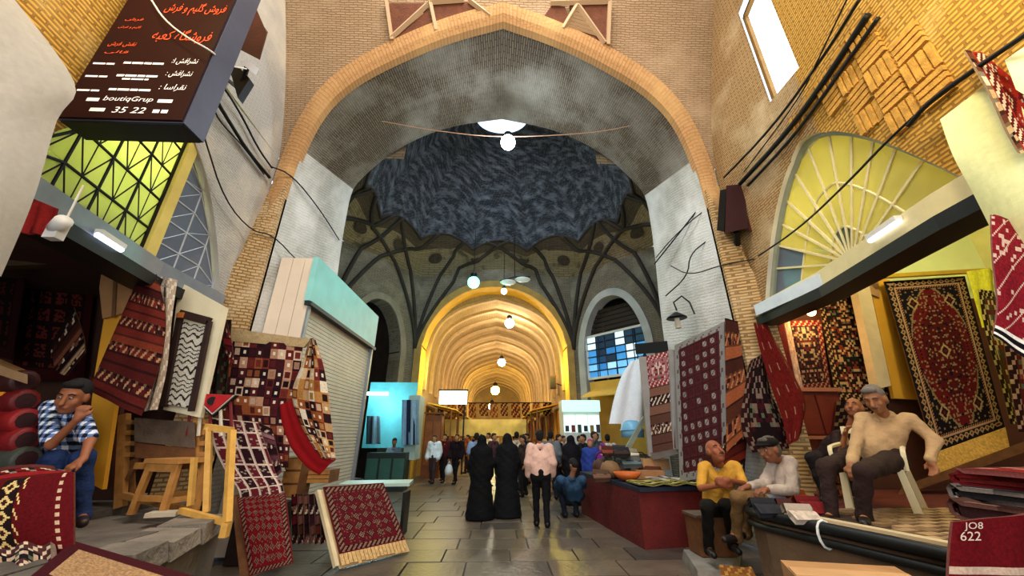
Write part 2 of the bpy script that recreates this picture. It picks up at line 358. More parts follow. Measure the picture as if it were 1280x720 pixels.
# ------------------------------------------------------------------ figures: one smooth surface grown round a skeleton of tapered bones
def field_mesh(prims, h, k=.025, floor=None):
    """prims: ('c', a, b, ra, rb) tapered bone or ('e', centre, (rx,ry,rz), 3x3 axes) ellipsoid -> (verts, quads)"""
    lo = np.full(3, 1e9); hi = -lo
    for p in prims:
        pts = [(p[1], max(p[3], 0)), (p[2], max(p[4], 0))] if p[0] == 'c' else [(p[1], max(p[2]))]
        for q, r in pts: lo = np.minimum(lo, np.array(q) - r); hi = np.maximum(hi, np.array(q) + r)
    lo = lo - 3 * h - k; hi = hi + 3 * h + k; n = np.ceil((hi - lo) / h).astype(int) + 1
    D = np.full(n, 1., np.float32); ax = [lo[i] + h * np.arange(n[i]) for i in range(3)]
    for p in prims:
        if p[0] == 'c': a, b = np.array(p[1], float), np.array(p[2], float); r = max(p[3], p[4]); l2 = np.minimum(a, b) - r; h2 = np.maximum(a, b) + r
        else: a = np.array(p[1], float); r = max(p[2]); l2 = a - r; h2 = a + r
        m = k + 2 * h; s0 = np.maximum(((l2 - m - lo) / h).astype(int), 0); s1 = np.minimum(((h2 + m - lo) / h).astype(int) + 2, n)
        sl = tuple(slice(s0[i], s1[i]) for i in range(3))
        X = ax[0][sl[0]][:, None, None]; Y = ax[1][sl[1]][None, :, None]; Z = ax[2][sl[2]][None, None, :]
        if p[0] == 'c':
            ab = b - a; L2 = max(float(ab @ ab), 1e-9)
            t = np.clip(((X - a[0]) * ab[0] + (Y - a[1]) * ab[1] + (Z - a[2]) * ab[2]) / L2, 0, 1)
            d = np.sqrt((X - a[0] - t * ab[0]) ** 2 + (Y - a[1] - t * ab[1]) ** 2 + (Z - a[2] - t * ab[2]) ** 2) - (p[3] + (p[4] - p[3]) * t)
        else:
            A = p[3] if len(p) > 3 and p[3] is not None else np.eye(3); x, y, z = X - a[0], Y - a[1], Z - a[2]; rr = np.array(p[2], float)
            q = [(x * A[i][0] + y * A[i][1] + z * A[i][2]) / rr[i] for i in range(3)]
            kk = np.sqrt(q[0] ** 2 + q[1] ** 2 + q[2] ** 2); q2 = [q[i] / rr[i] for i in range(3)]
            k1 = np.sqrt(q2[0] ** 2 + q2[1] ** 2 + q2[2] ** 2); d = kk * (kk - 1) / np.maximum(k1, 1e-6)
        E = D[sl]; hh = np.clip(.5 + .5 * (E - d) / k, 0, 1); D[sl] = E * (1 - hh) + d * hh - k * hh * (1 - hh)
    if floor is not None: D = np.maximum(D, (floor - ax[2])[None, None, :].astype(np.float32))
    S = D < 0; N = np.array(D.shape) - 1
    cnt = np.zeros(N, np.uint8); corners = [(i, j, l) for i in (0, 1) for j in (0, 1) for l in (0, 1)]
    for c in corners: cnt += S[c[0]:c[0] + N[0], c[1]:c[1] + N[1], c[2]:c[2] + N[2]]
    act = (cnt > 0) & (cnt < 8); idx = np.argwhere(act); vid = np.full(N, -1, np.int64); vid[act] = np.arange(len(idx))
    acc = np.zeros((len(idx), 3)); num = np.zeros(len(idx))
    def val(c): return D[idx[:, 0] + c[0], idx[:, 1] + c[1], idx[:, 2] + c[2]]
    vals = {c: val(c) for c in corners}
    for c in corners:
        for axx in range(3):
            if c[axx] == 0:
                c2 = list(c); c2[axx] = 1; c2 = tuple(c2); a, b = vals[c], vals[c2]; m = (a < 0) != (b < 0)
                t = np.where(m, a / np.where(np.abs(a - b) < 1e-9, 1, a - b), 0); p = np.array(c, float)[None] + np.zeros((len(idx), 3)); p[:, axx] += t
                acc += p * m[:, None]; num += m
    V = lo + h * (idx + acc / np.maximum(num, 1)[:, None]); F = []
    for axx in range(3):
        a1, a2 = (axx + 1) % 3, (axx + 2) % 3
        s0 = [slice(1, N[i]) for i in range(3)]; s1 = list(s0); s0[axx] = slice(0, N[axx]); s1[axx] = slice(1, N[axx] + 1)
        A, B = S[tuple(s0)], S[tuple(s1)]; E = np.argwhere(A != B)
        if len(E) == 0: continue
        base = E.copy(); base[:, a1] += 1; base[:, a2] += 1; inside = A[tuple(E.T)]
        def g(d1, d2):
            q = base.copy(); q[:, a1] += d1; q[:, a2] += d2; return vid[tuple(q.T)]
        q = np.stack([g(-1, -1), g(0, -1), g(0, 0), g(-1, 0)], 1); q[~inside] = q[~inside][:, ::-1]; F.append(q)
    F = np.concatenate(F); return V, F[(F >= 0).all(1)]
def flesh(name, prims, h, m, parent=None, k=.025, colfn=None, floor=None, wr=0.):
    V, F = field_mesh(prims, h, k, floor)
    if wr:      # cloth folds: shallow waves along the surface normal
        fn = np.cross(V[F[:, 2]] - V[F[:, 0]], V[F[:, 3]] - V[F[:, 1]]); n = np.zeros_like(V)
        for q in range(4): np.add.at(n, F[:, q], fn)
        n /= np.maximum(np.linalg.norm(n, axis=1, keepdims=True), 1e-9); x, y, z = V.T
        w = np.sin(31 * z + 17 * x - 9 * y + 2 * np.sin(9 * x + 4 * z)) + .7 * np.sin(23 * x + 27 * y + 14 * z + 2 * np.sin(11 * z)) + .5 * np.sin(53 * z - 29 * x + 20 * y); V = V + n * (wr * (w[:, None] - .4))
    me = bpy.data.meshes.new(name); me.from_pydata(V.tolist(), [], F.tolist()); me.materials.append(m)
    if colfn is not None:
        C = colfn(V[F].mean(1)); C = np.where(C <= .04045, C / 12.92, ((C + .055) / 1.055) ** 2.4)
        ca = me.color_attributes.new('Col', 'FLOAT_COLOR', 'CORNER'); ca.data.foreach_set('color', np.repeat(np.concatenate([C, np.ones((len(C), 1))], 1), 4, axis=0).ravel())
    me.polygons.foreach_set('use_smooth', [True] * len(F)); me.update(); return link(name, me, parent)
def nrm(v): v = np.array(v, float); return v / max(np.linalg.norm(v), 1e-9)
def skinm(h): return mat('skin_' + h, h, .6, 0, .06, 9, .05)
def clothm(h): return mat('garment_' + h, h, .88, 0, .14, 4, .45, spec=.15)
def head_prims(c, f, up, s=1.):
    f = nrm(f); up = nrm(np.array(up) - f * np.dot(up, f)); r = np.cross(f, up); A = np.array([r, f, up]); L = lambda x, y, z: c + (r * x + f * y + up * z) * s
    P = [('e', L(0, -.01, .03), (.075 * s, .094 * s, .095 * s), A), ('e', L(0, .018, -.035), (.062 * s, .074 * s, .082 * s), A), ('e', L(0, .05, -.088), (.030 * s, .028 * s, .022 * s), A),
         ('c', L(0, .088, .018), L(0, .112, -.028), .010 * s, .017 * s), ('c', L(-.035, .076, .034), L(.035, .076, .034), .013 * s, .013 * s),
         ('c', L(-.02, .086, -.058), L(.02, .086, -.058), .010 * s, .010 * s)]
    for sx in (-1, 1): P += [('e', L(sx * .078, -.008, .0), (.012 * s, .026 * s, .034 * s), A), ('e', L(sx * .042, .062, -.022), (.022 * s, .02 * s, .026 * s), A)]
    return P, L, A
def face(o, L, s, brow='1c1410', moust=None, lid=False):
    for sx in (-1, 1):
        if not lid:
            e = MB().ball(L(sx * .03, .083, .012), .0105 * s, 8).build('eye', mat('eye_white', 'a89c8c', .4), o, True)
            MB().ball(L(sx * .03, .0905, .012), .006 * s, 8).build('pupil', mat('pupil', '140e0a', .2), e, True)
        MB().tube([L(sx * .014, .091, .034), L(sx * .032, .0905, .041), L(sx * .052, .078, .034)], [.004 * s, .006 * s, .003 * s], 6).build('eyebrow', mat('brow_' + brow, brow, .9), o, True)
    MB().tube([L(-.024, .088, -.057), L(-.008, .0965, -.056), L(.008, .0965, -.056), L(.024, .088, -.057)], [.003 * s, .0055 * s, .0055 * s, .003 * s], 6).build('mouth', mat('lips', '6e362c', .6), o, True)
    if moust: MB().tube([L(-.032, .088, -.05), L(0, .106, -.042), L(.032, .088, -.05)], [.004 * s, .010 * s, .004 * s], 8).build('moustache', mat('brow_' + moust, moust, .9), o, True)
def hair_prims(c, f, up, s, bald=0.):
    _, L, A = head_prims(c, f, up, s)
    if bald: P = [('e', L(0, -.035, .0), (.083 * s, .080 * s, .062 * s), A)]
    else: P = [('e', L(0, -.026, .052), (.083 * s, .094 * s, .092 * s), A), ('e', L(0, -.05, .0), (.079 * s, .066 * s, .08 * s), A), ('e', L(0, .045, .102), (.06 * s, .04 * s, .03 * s), A)]
    return P
def hand_prims(w, d, n, s=1., curl=.5, thumb=1):
    """w wrist, d direction of the fingers, n normal of the palm (towards where the fingers curl)"""
    d = nrm(d); n = nrm(np.array(n) - d * np.dot(n, d)); t = np.cross(d, n) * thumb; P = [('c', w, w + d * .03 * s, .024 * s, .027 * s)]
    for i, (o, l) in enumerate(((.030, .072), (.010, .08), (-.011, .075), (-.030, .058))):
        k = w + d * .082 * s + t * o * s; P.append(('c', w + d * .02 * s + t * o * .6 * s, k, .0145 * s, .0115 * s))
        a = curl * .9; m = k + (d * math.cos(a) + n * math.sin(a)) * l * .52 * s; e = m + (d * math.cos(2.1 * a) + n * math.sin(2.1 * a)) * l * .48 * s
        P += [('c', k, m, .0105 * s, .0095 * s), ('c', m, e, .0095 * s, .0075 * s)]
    b = w + d * .025 * s + t * .026 * s; m = b + (d * .7 + t * .75 + n * .25) * .038 * s; P += [('c', b, m, .014 * s, .011 * s), ('c', m, m + (d * .9 + t * .2 + n * .35) * .032 * s, .011 * s, .008 * s)]
    return P
def figure(name, label, J, look, h=.011, s=1., group=None, base=None, cat='person'):
    """J: joints in world space; look: colours and garments"""
    J = {k: np.array(v, float) for k, v in J.items()}; g = lambda k: J[k]
    root = thing(name, label, cat, base if base is not None else (J['pelvis'][0], J['pelvis'][1], min(J['anL'][2], J['anR'][2]) - .07), group)
    sk = skinm(look.get('skin', '8a5238')); fat = look.get('fat', 1.); f, up = nrm(J['face']), nrm(J.get('up', (0, 0, 1)))
    hp, L, A = head_prims(g('head'), f, up, s * look.get('headscale', 1.)); hs = s * look.get('headscale', 1.); B = list(hp)
    nb = (g('shL') + g('shR')) / 2 + np.array([0, 0, .035 * s]); B.append(('c', nb, g('head') - up * .07 * hs - f * .012, .056 * s, .052 * s))
    side = nrm(g('shR') - g('shL')); ch = (g('shL') + g('shR')) / 2 * .62 + g('pelvis') * .38; hL, hR = g('hipL'), g('hipR')
    def torso(e):
        P = []
        for sg, hip in ((-1, hL), (1, hR)):
            P += [('c', g('pelvis') + side * sg * .07 * s, ch + side * sg * .075 * s, (.108 * fat + e) * s, (.112 * (1 + (fat - 1) * .45) + e) * s),
                  ('c', ch + side * sg * .07 * s, (g('shL') if sg < 0 else g('shR')) * .8 + nb * .2, (.11 + e) * s, (.055 + e) * s)]
        if fat > 1: P.append(('e', g('pelvis') * .58 + ch * .42 + nrm(J['front']) * .06 * s, ((.135 * fat + e) * s, (.12 * fat + e) * s, (.16 * fat + e) * s), None))
        return P
    B += torso(-.018)
    def arm(e, upto=1.):
        P = []
        for q in 'LR':
            a, b, w = g('sh' + q), g('el' + q), g('wr' + q)
            if upto >= 1: P += [('c', a, b, (.052 + e) * s, (.041 + e) * s), ('c', b, b + (w - b) * (upto - 1 if upto > 1 else 1), (.041 + e) * s, (.030 + e) * s)]
            else: P.append(('c', a, a + (b - a) * upto, (.054 + e) * s, (.048 + e) * s))
        return P
    B += arm(-.004)
    def legs(e, upto=2.):
        P = []
        for q in 'LR':
            a, b, w = g('hip' + q), g('kn' + q), g('an' + q); P += [('c', a, b, (.088 + e) * s, (.058 + e) * s), ('c', b, w, (.056 + e) * s, (.040 + e) * s)]
        return P
    B += legs(-.012)
    for q in 'LR':
        wd_ = J.get('hd' + q, g('wr' + q) - g('el' + q)); B += hand_prims(g('wr' + q), wd_, J.get('pn' + q, (0, 0, -1)), s, look.get('curl' + q, .5), 1 if q == 'L' else -1)
        to = nrm(J.get('toe' + q, J['front'])); a = g('an' + q); B += [('c', a, a + to * .14 * s + np.array([0, 0, -.035 * s]), .036 * s, .028 * s)]
    body = flesh('body', B, h, sk, root, .018)
    if h < .013: face(body, L, hs, look.get('brow', '1c1410'), look.get('moust'), look.get('lid'))
    if look.get('hair'): flesh('hair', hair_prims(g('head'), f, up, hs, look.get('bald', 0)), h, mat('hair_' + look['hair'], look['hair'], .8, 0, .2, 30, .4), root, .012)
    if look.get('cap'):
        P = [('e', L(0, -.012, .072), (.092 * hs, .108 * hs, .062 * hs), A), ('e', L(0, .07, .062), (.078 * hs, .07 * hs, .016 * hs), A)]
        flesh('cap', P, h, clothm(look['cap']), root, .01)
    if look.get('shirt'):
        P = torso(.012) + arm(.012 + look.get('loose', 0), look.get('sleeve', .75))
        if look.get('collar', 1): P.append(('c', nb - side * .03 * s + np.array([0, 0, -.005]), nb + side * .03 * s, .062 * s, .062 * s))
        if look.get('check'):
            flesh('shirt', P, h, CLOTH, root, .02, lambda C: check_cols(C, look['check']), wr=.003)
        else: flesh('shirt', P, h, clothm(look['shirt']), root, .02, wr=.0035 if h < .013 else .0028)
    if look.get('trousers'):
        P = legs(.016) + [('c', g('an' + q), g('an' + q) - np.array([0, 0, .032 * s]), .056 * s, .058 * s) for q in 'LR'] + [('c', hL, hR, .112 * s * min(fat, 1.15), .112 * s * min(fat, 1.15)), ('c', g('pelvis') - side * .06 * s + np.array([0, 0, .03]), g('pelvis') + side * .06 * s + np.array([0, 0, .03]), .118 * s * fat, .118 * s * fat)]
        flesh('trousers', P, h, clothm(look['trousers']), root, .025, wr=.0035)
    if look.get('robe'):
        z0 = min(g('anL')[2], g('anR')[2]) - .07; c = g('pelvis'); b0 = np.array([c[0], c[1], z0 + .05]); P = torso(.02) + arm(.02) + [('c', c, b0, .22 * s, .33 * s), ('c', nb - np.array([0, 0, .12]) * s, c, .2 * s, .23 * s)]
        if look.get('veil', 1): P += [('e', L(0, -.03, .03), (.105 * hs, .105 * hs, .115 * hs), A), ('c', g('head') - f * .03, nb - np.array([0, 0, .1]), .09 * s, .17 * s)]
        flesh('chador', P, h, clothm(look['robe']), root, .08, None, z0, wr=.0035)
    for q in 'LR':
        to = nrm(J.get('toe' + q, J['front'])); a = g('an' + q)
        flesh('shoe', [('c', a + np.array([0, 0, -.025 * s]) - to * .03 * s, a + to * .185 * s + np.array([0, 0, -.036 * s]), .047 * s, .036 * s), ('c', a, a + np.array([0, 0, -.02 * s]), .043 * s, .043 * s)], h, mat('shoe_' + look.get('shoes', '17110f'), look.get('shoes', '17110f'), .45), root, .012, None, a[2] - .07 * s)
    return root
def check_cols(C, cols):
    a = np.floor(C[:, 2] / .036).astype(int) % 2; b = np.floor((C[:, 0] + .3 * C[:, 1]) / .036).astype(int) % 2; out = np.tile(hx(cols[0]), (len(C), 1)); out[(a + b) == 1] = hx(cols[1]); out[(a + b) == 2] = hx(cols[2]); return out
def standing(name, label, x, y, face_dir, look, H=1.7, stride=.12, h=.02, group=None, z=0., bend=0., cat='person', arms=.0):
    s = H / 1.72; f = nrm((face_dir[0], face_dir[1], 0)); r = np.cross(f, (0, 0, 1)); up = np.array([0, 0, 1.]); o = np.array([x, y, z]); P = lambda a, b, c: o + (r * a + f * b + up * c) * s
    J = dict(pelvis=P(0, 0, .93), shL=P(-.185, bend, 1.40), shR=P(.185, bend, 1.40), head=P(0, bend * 1.3 + .03, 1.60), face=f, front=f, hipL=P(-.09, 0, .88), hipR=P(.09, 0, .88),
             knL=P(-.095, stride * .7 + .02, .49), knR=P(.095, -stride * .3 + .02, .49), anL=P(-.095, stride, .08), anR=P(.095, -stride, .08 + stride * .15),
             elL=P(-.25, bend - .03 - arms, 1.12), elR=P(.25, bend - .03 + arms, 1.12), wrL=P(-.24, bend + .10 + arms, .88 + abs(arms)), wrR=P(.24, bend + .10 + arms, .88 + abs(arms)), pnL=r, pnR=-r)
    return figure(name, label, J, look, h, s, group, (x, y, z), cat)

# ================================================================== THE SETTING
PH = .85                                                     # height of the trading platforms on both sides
PLASTER = mat('plaster', 'cfc8ba', .9, 0, .16, 1.6, .35); PLASTER2 = mat('plaster_grey', 'aeb0ae', .9, 0, .2, 1.3, .4)
TAN = brickmat('tan_brick', 'b99d7c', 'ad8f6d', '8b7155', .18, .042, stain='c2a685', patch=(.5, .75), bump=1.)
YBR = brickmat('yellow_brick', 'cfa04a', 'c49540', '906a2e', .18, .046, bump=1., stain='d0b070', patch=(.6, .8))
RIB = brickmat('ribbed_brick', '7c705f', '6a5f51', '453c33', .30, .05, bump=1., stain='a19c92', patch=(.45, .72), stainscale=.45)
INTRA = brickmat('limewashed_brick', 'b4b4ae', 'acaca5', '9c9b94', .3, .06, bump=.4, stain='d2d2ce', patch=(.42, .6), stainscale=.5)
RIMM = brickmat('rim_brick', 'bb8f62', 'b48959', 'a27b50', .34, .07, bump=.35, stain='cda46c', patch=(.5, .7))
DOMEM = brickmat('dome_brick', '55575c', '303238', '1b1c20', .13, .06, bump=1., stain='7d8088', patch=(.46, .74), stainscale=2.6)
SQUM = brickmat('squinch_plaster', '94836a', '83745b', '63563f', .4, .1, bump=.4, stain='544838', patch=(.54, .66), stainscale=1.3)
RIBD = mat('squinch_rib', '352e29', .9, 0, .2, 3, .3); BAYW = brickmat('bay_wall', '857a69', '776c5d', '5d5448', .26, .07, bump=.5, stain='9a917f', patch=(.5, .7))
CORW = brickmat('corridor_plaster', 'b29565', 'a68a5b', '876c42', .26, .07, bump=.4, stain='bea272', patch=(.5, .7))
CORR = mat('corridor_rib', 'bf9f70', .85, 0, .12, 4, .2); DARKW = mat('dark_timber', '2a1d15', .6, 0, .25, 9, .2)

def chaikin(P, n=2):
    P = [np.array(p, float) for p in P]
    for _ in range(n):
        Q = [P[0]]
        for a, b in zip(P, P[1:]): Q += [a * .75 + b * .25, a * .25 + b * .75]
        P = Q + [P[-1]]
    return np.array(P)
def resample(P, n):
    L = np.concatenate([[0], np.cumsum(np.linalg.norm(np.diff(P, axis=0), axis=1))]); t = np.linspace(0, L[-1], n)
    return np.stack([np.interp(t, L, P[:, i]) for i in range(P.shape[1])], 1)
def profile(half, nlow, nup, zs):      # right half bottom -> apex, mirrored to left bottom -> apex -> right bottom
    P = chaikin(half, 2); k = np.argmin(np.abs(P[:, 1] - zs) + (P[:, 0] < half[0][0] * .8) * 9)
    R = np.concatenate([resample(P[:k + 1], nlow), resample(P[k:], nup)[1:]]); Lf = R.copy(); Lf[:, 0] *= -1
    return np.concatenate([Lf, R[::-1][1:]])
AF = profile([(4.12, 0), (4.12, 5.5), (4.12, 6.7), (3.74, 7.75), (3.12, 8.38), (2.15, 8.88), (1.15, 9.28), (0, 9.58)], 10, 26, 6.6)
AB = profile([(3.80, 0), (3.80, 4.0), (3.93, 5.9), (3.96, 7.5), (3.80, 7.95), (2.95, 9.05), (1.63, 9.9), (0, 10.25)], 10, 26, 7.2)
NA = len(AF); P3F = np.array([(x, Yf(z), z) for x, z in AF]); P3B = np.array([(x, 8.2, z) for x, z in AB])
arc = np.concatenate([[0], np.cumsum(np.linalg.norm(np.diff(AF, axis=0), axis=1))])
g = MB(); ns = 10
PP = [[P3F[i] * (1 - j / ns) + P3B[i] * j / ns for j in range(ns + 1)] for i in range(NA)]
UV = [[(j / ns * 2.6, arc[i]) for j in range(ns + 1)] for i in range(NA)]
lowi = [i for i in range(NA) if AF[i][1] > 6.9]; a0, a1 = lowi[0], lowi[-1]
g.grid(PP[:a0 + 1], 1, UV[:a0 + 1]); g.grid(PP[a0:a1 + 1], 0, UV[a0:a1 + 1]); g.grid(PP[a1:], 1, UV[a1:])
tag(g.build('wall_archway', [RIB, INTRA], None, True), kind='structure')
# face of the great arch: leans towards the viewer as it rises into the near vault
Q = []
for i in range(NA):
    x, z = AF[i]; side = -1 if x < 0 else 1
    k = abs(i - NA // 2) / (NA // 2)
    zz = z if z < 6.6 else 6.6 + (11.2 - 6.6) * min(1, (1 - abs(x) / 4.12) / .42); xx = side * 4.5 if zz < 11.1999 else x / (4.12 * .58) * 4.5
    xx = xx + side * max(0, min(zz, 10) - 7) * .04; Q.append((max(-4.7, min(4.7, xx)), zz))
ns = 14; G = []; UVs = []
for i in range(NA):
    rowp, rowu = [], []
    for j in range(ns + 1):
        t = j / ns; x = AF[i][0] * (1 - t) + Q[i][0] * t; z = AF[i][1] * (1 - t) + Q[i][1] * t; rowp.append((x, Yf(z) + .04, z)); rowu.append((x, z))
    G.append(rowp); UVs.append(rowu)
spand = MB().grid(G, 0, UVs).build('wall_arch_face', [TAN], None, True); tag(spand, kind='structure')
# raised brick rim round the arch
rim = MB(); R0, R1 = [], []
for i in range(NA):
    a = AF[max(i - 1, 0)]; b = AF[min(i + 1, NA - 1)]; d = nrm(b - a); nn = np.array([-d[1], d[0]]); nn = nn if (nn[0] * AF[i][0] > 0 or abs(AF[i][0]) < .3) else -nn
    if abs(AF[i][0]) < .3: nn = np.array([0, 1.])
    R0.append(AF[i]); R1.append(AF[i] + nn * .34)
prof = [(0, .10), (0, -.05), (.35, -.09), (.72, -.09), (.78, -.05), (1, -.05), (1, .10)]
rim.grid([[(R0[i][0] * (1 - t) + R1[i][0] * t, Yf(R0[i][1] * (1 - t) + R1[i][1] * t) + d, R0[i][1] * (1 - t) + R1[i][1] * t) for t, d in prof] for i in range(NA)], 0, [[(t * .34 + abs(d), arc[i]) for t, d in prof] for i in range(NA)])
tag(rim.build('trim_1', [RIMM], None, False), kind='structure')
# framed brick triangles in the top of the vault
BROWN = mat('dark_red_brick', '6b3f2a', .9, 0, .2, 5, .4)
for tri in ([(486, 4), (534, 4), (541, 38), (492, 50)], [(540, 2), (585, 2), (608, 20), (548, 36)], [(760, 4), (758, 52), (725, 44), (712, 6)], [(706, 8), (718, 40), (676, 26), (690, 6)]):
    pts = [onfront(x, y, .03) for x, y in tri]; MB().prism(pts, (0, .06, 0)).build('recess_panel', BROWN, spand)
for a, b in (((483, 0), (490, 50)), ((537, 0), (545, 38)), ((537, 3), (580, 0)), ((762, 0), (760, 56)), ((722, 6), (756, 54)), ((722, 6), (704, 36)), ((688, 4), (762, 2)), ((488, 48), (534, 6)), ((586, 0), (612, 20))):
    MB().bar(onfront(*a, .06), onfront(*b, .06), .07, .08, (0, -1, .5)).build('brick_rib', TAN, spand)
for k in range(6):
    t = (k + 1) / 7
    MB().bar(onfront(722 - 14 * t, 8 + 28 * t, .05), onfront(723 + 30 * t, 8 + 42 * t, .05), .035, .05, (0, -1, .5)).build('brick_course', TAN, spand)
    MB().bar(onfront(490 + 2 * t, 48 - 4 * t + 0, .05), onfront(490 + 45 * t, 46 - 36 * t, .05), .035, .05, (0, -1, .5)).build('brick_course', TAN, spand)

# side walls above the shops: plan polyline, window arch and skylight cut out
WY0, WRY, WRZ, WZ = 4.1, 1.62, 1.95, 3.66
def archz(Y): d = abs(Y - WY0) / WRY; return WZ + WRZ * (1 - d ** 1.7) if d < 1 else None
def sidewall(side, name):
    m = MB(); Ys = np.concatenate([np.linspace(-5, .5, 8)[:-1], np.arange(.5, 6.1001, .05)]); R = []
    for Y in Ys:
        x = wallx(max(Y, .5), side); az = archz(Y); segs = []
        zl = az if az else 3.62
        if side > 0 and 3.6 <= Y <= 4.4:
            cut = 9.0 - max(0, (4.0 - Y)) * 1.1; segs = [(zl, 6.55 + (Y - 3.6) * .25), (cut, 11.3)]
        else: segs = [(zl, 11.3)]
        R.append((x, Y, segs))
    for (x0, y0, s0), (x1, y1, s1) in zip(R, R[1:]):
        if len(s0) != len(s1): 
            k = s0 if len(s0) == 1 else s1; s0 = s1 = k
        near = (y0 < 3.05) if side < 0 else (y0 < 3.7)
        mi = 0 if near else 1
        for (a0_, b0_), (a1_, b1_) in zip(s0, s1):
            n = 6
            m.grid([[(x0, y0, a0_ + (b0_ - a0_) * i / n) for i in range(n + 1)], [(x1, y1, a1_ + (b1_ - a1_) * i / n) for i in range(n + 1)]], mi,
                   [[(y0, a0_ + (b0_ - a0_) * i / n) for i in range(n + 1)], [(y1, a1_ + (b1_ - a1_) * i / n) for i in range(n + 1)]])
    # reveals of the arch
    for (x0, y0, s0), (x1, y1, s1) in zip(R, R[1:]):
        if archz(y0) and archz(y1): m.quad([(x0, y0, archz(y0)), (x1, y1, archz(y1)), (x1 + side * .3, y1, archz(y1)), (x0 + side * .3, y0, archz(y0))], 2)
    # pier between the shop front and the great arch
    pm_ = MB(); pm_.uv[0] = [(0, 0), (.5, 0), (.5, 6), (0, 6)]; pm_.hexa([(side * 4.12, 6.12, 0), (side * 4.12, 5.98, 0), (side * 4.6, 5.72, 0), (side * 4.75, 6.12, 0), (side * 4.12, 6.12, 6.2), (side * 4.12, 5.98, 6.2), (side * 4.6, 5.72, 3.7), (side * 4.75, 6.12, 6.2)], 0); tag(pm_.build('wall_pier', [PIERB]), kind='structure')
    return tag(m.build(name, [YBR, SIDEP[side], PLASTER, PIERB]), kind='structure')
SIDEP = {-1: brickmat('left_plaster', 'b3b1ac', 'aba9a4', '9b9993', .16, .04, bump=.3, stain='cbc3b2', patch=(.42, .6), stainscale=.5),
         1: brickmat('right_brickwork', 'b99a6c', 'ab8b5e', '82643f', .18, .046, bump=.9, stain='c4ae88', patch=(.52, .7), stainscale=.7)}
PIERB = brickmat('pier_brick', 'c8a878', 'b99767', '8a6c46', .16, .055, bump=1., stain='d8c09a', patch=(.5, .7))
wl = sidewall(-1, 'wall_left'); wr = sidewall(1, 'wall_right')
# raised basket-weave brick panel above the fan window
YB1 = mat('panel_brick', 'c08f3e', .9, 0, .25, 12, .4)
for iy in range(7):
    for iz in range(5):
        Yc, Zc = 2.05 + iy * .31, 4.62 + iz * .31 + max(0, 0)
        az = archz(Yc)
        if (az and Zc < az + .25) or Yc > 4.0 or Yc < 2.2 or (Yc < 2.5 and Zc > 5.3): continue
        ho = (iy + iz) % 2; x = wallx(Yc, 1)
        for k in range(4):
            o = (k - 1.5) * .075; c = (x - .012, Yc + (0 if ho else o), Zc + (o if ho else 0)); dr = math.atan2(*(WALLPLAN[2][0] - WALLPLAN[1][0], WALLPLAN[1][1] - WALLPLAN[2][1])) if Yc > 2.7 else .09
            MB().box(c, (.05, .27 if ho else .055, .055 if ho else .27), -.2 if Yc > 2.7 else -.09).build('brick', YB1, wr)
# near vault above the frame, with its round opening
m = MB(); hole = [(2.2 * math.cos(a), 1.6 + 2.2 * math.sin(a)) for a in np.linspace(0, 2 * math.pi, 49)]
def sq(a):
    c, s = math.cos(a), math.sin(a); k = min(4.75 / max(abs(c), 1e-6), (4.6 if s > 0 else 6.6) / max(abs(s), 1e-6)); return (c * k, 1.6 + s * k)
ring = [[(hole[i][0] * (1 - t) + sq(a)[0] * t, hole[i][1] * (1 - t) + sq(a)[1] * t, 11.2 + 2.2 * math.cos(t * math.pi / 2)) for t in np.linspace(0, 1, 7)] for i, a in enumerate(np.linspace(0, 2 * math.pi, 49))]
m.grid(ring, 0, [[(a * 3, t * 4) for t in np.linspace(0, 1, 7)] for a in np.linspace(0, 2 * math.pi, 49)]); tag(m.build('ceiling', [TAN], None, True), kind='structure')
# wall behind the viewer with the open gateway
m = MB()
for x0, x1, z0, z1 in ((-9.8, -3.4, 0, 11.2), (3.4, 9.8, 0, 11.2), (-3.4, 3.4, 7.5, 11.2)): m.quad([(x0, -5, z0), (x1, -5, z0), (x1, -5, z1), (x0, -5, z1)], 0, [(x0, z0), (x1, z0), (x1, z1), (x0, z1)])
tag(m.build('wall_gateway', [YBR]), kind='structure')

# floor of the aisle: stone pavers
fl = tag(MB().add([(-12, -6, -.03), (12, -6, -.03), (12, 56, -.03), (-12, 56, -.03)], [(0, 1, 2, 3)]).build('floor', mat('paving_joint', '4f4b46', .8, 0, .2, 3, .3)), kind='structure')
PV = [mat('paver_' + str(i), c, .34, 0, .22, 2.2, .25, spec=.5) for i, c in enumerate(('574d43', '4c453d', '605447', '443f39'))]
pm = {}
y = 3.0
while y < 17.5:
    dy = .62 if y < 12 else 1.0; x = -3.75 + (.45 if int(y * 10) % 2 else 0)
    while x < 3.6:
        dx = random.choice((.8, .95, 1.1)); hgt = random.uniform(-.004, .004); w = min(dx, 3.75 - x)
        MB().hexa([(x + .008, y + .008, -.03), (x + w - .008, y + .008, -.03), (x + w - .008, y + dy - .008, -.03), (x + .008, y + dy - .008, -.03)] + [(x + .012, y + .012, hgt), (x + w - .012, y + .012, hgt), (x + w - .012, y + dy - .012, hgt), (x + .012, y + dy - .012, hgt)]).build('paver', random.choice(PV), fl); x += dx
    y += dy
tag(MB().box((0, 35, -.015), (7, 34, .03)).build('floor_corridor', mat('corridor_floor', '7d6a4c', .35, 0, .2, 1.5, .2, spec=.5)), kind='structure')

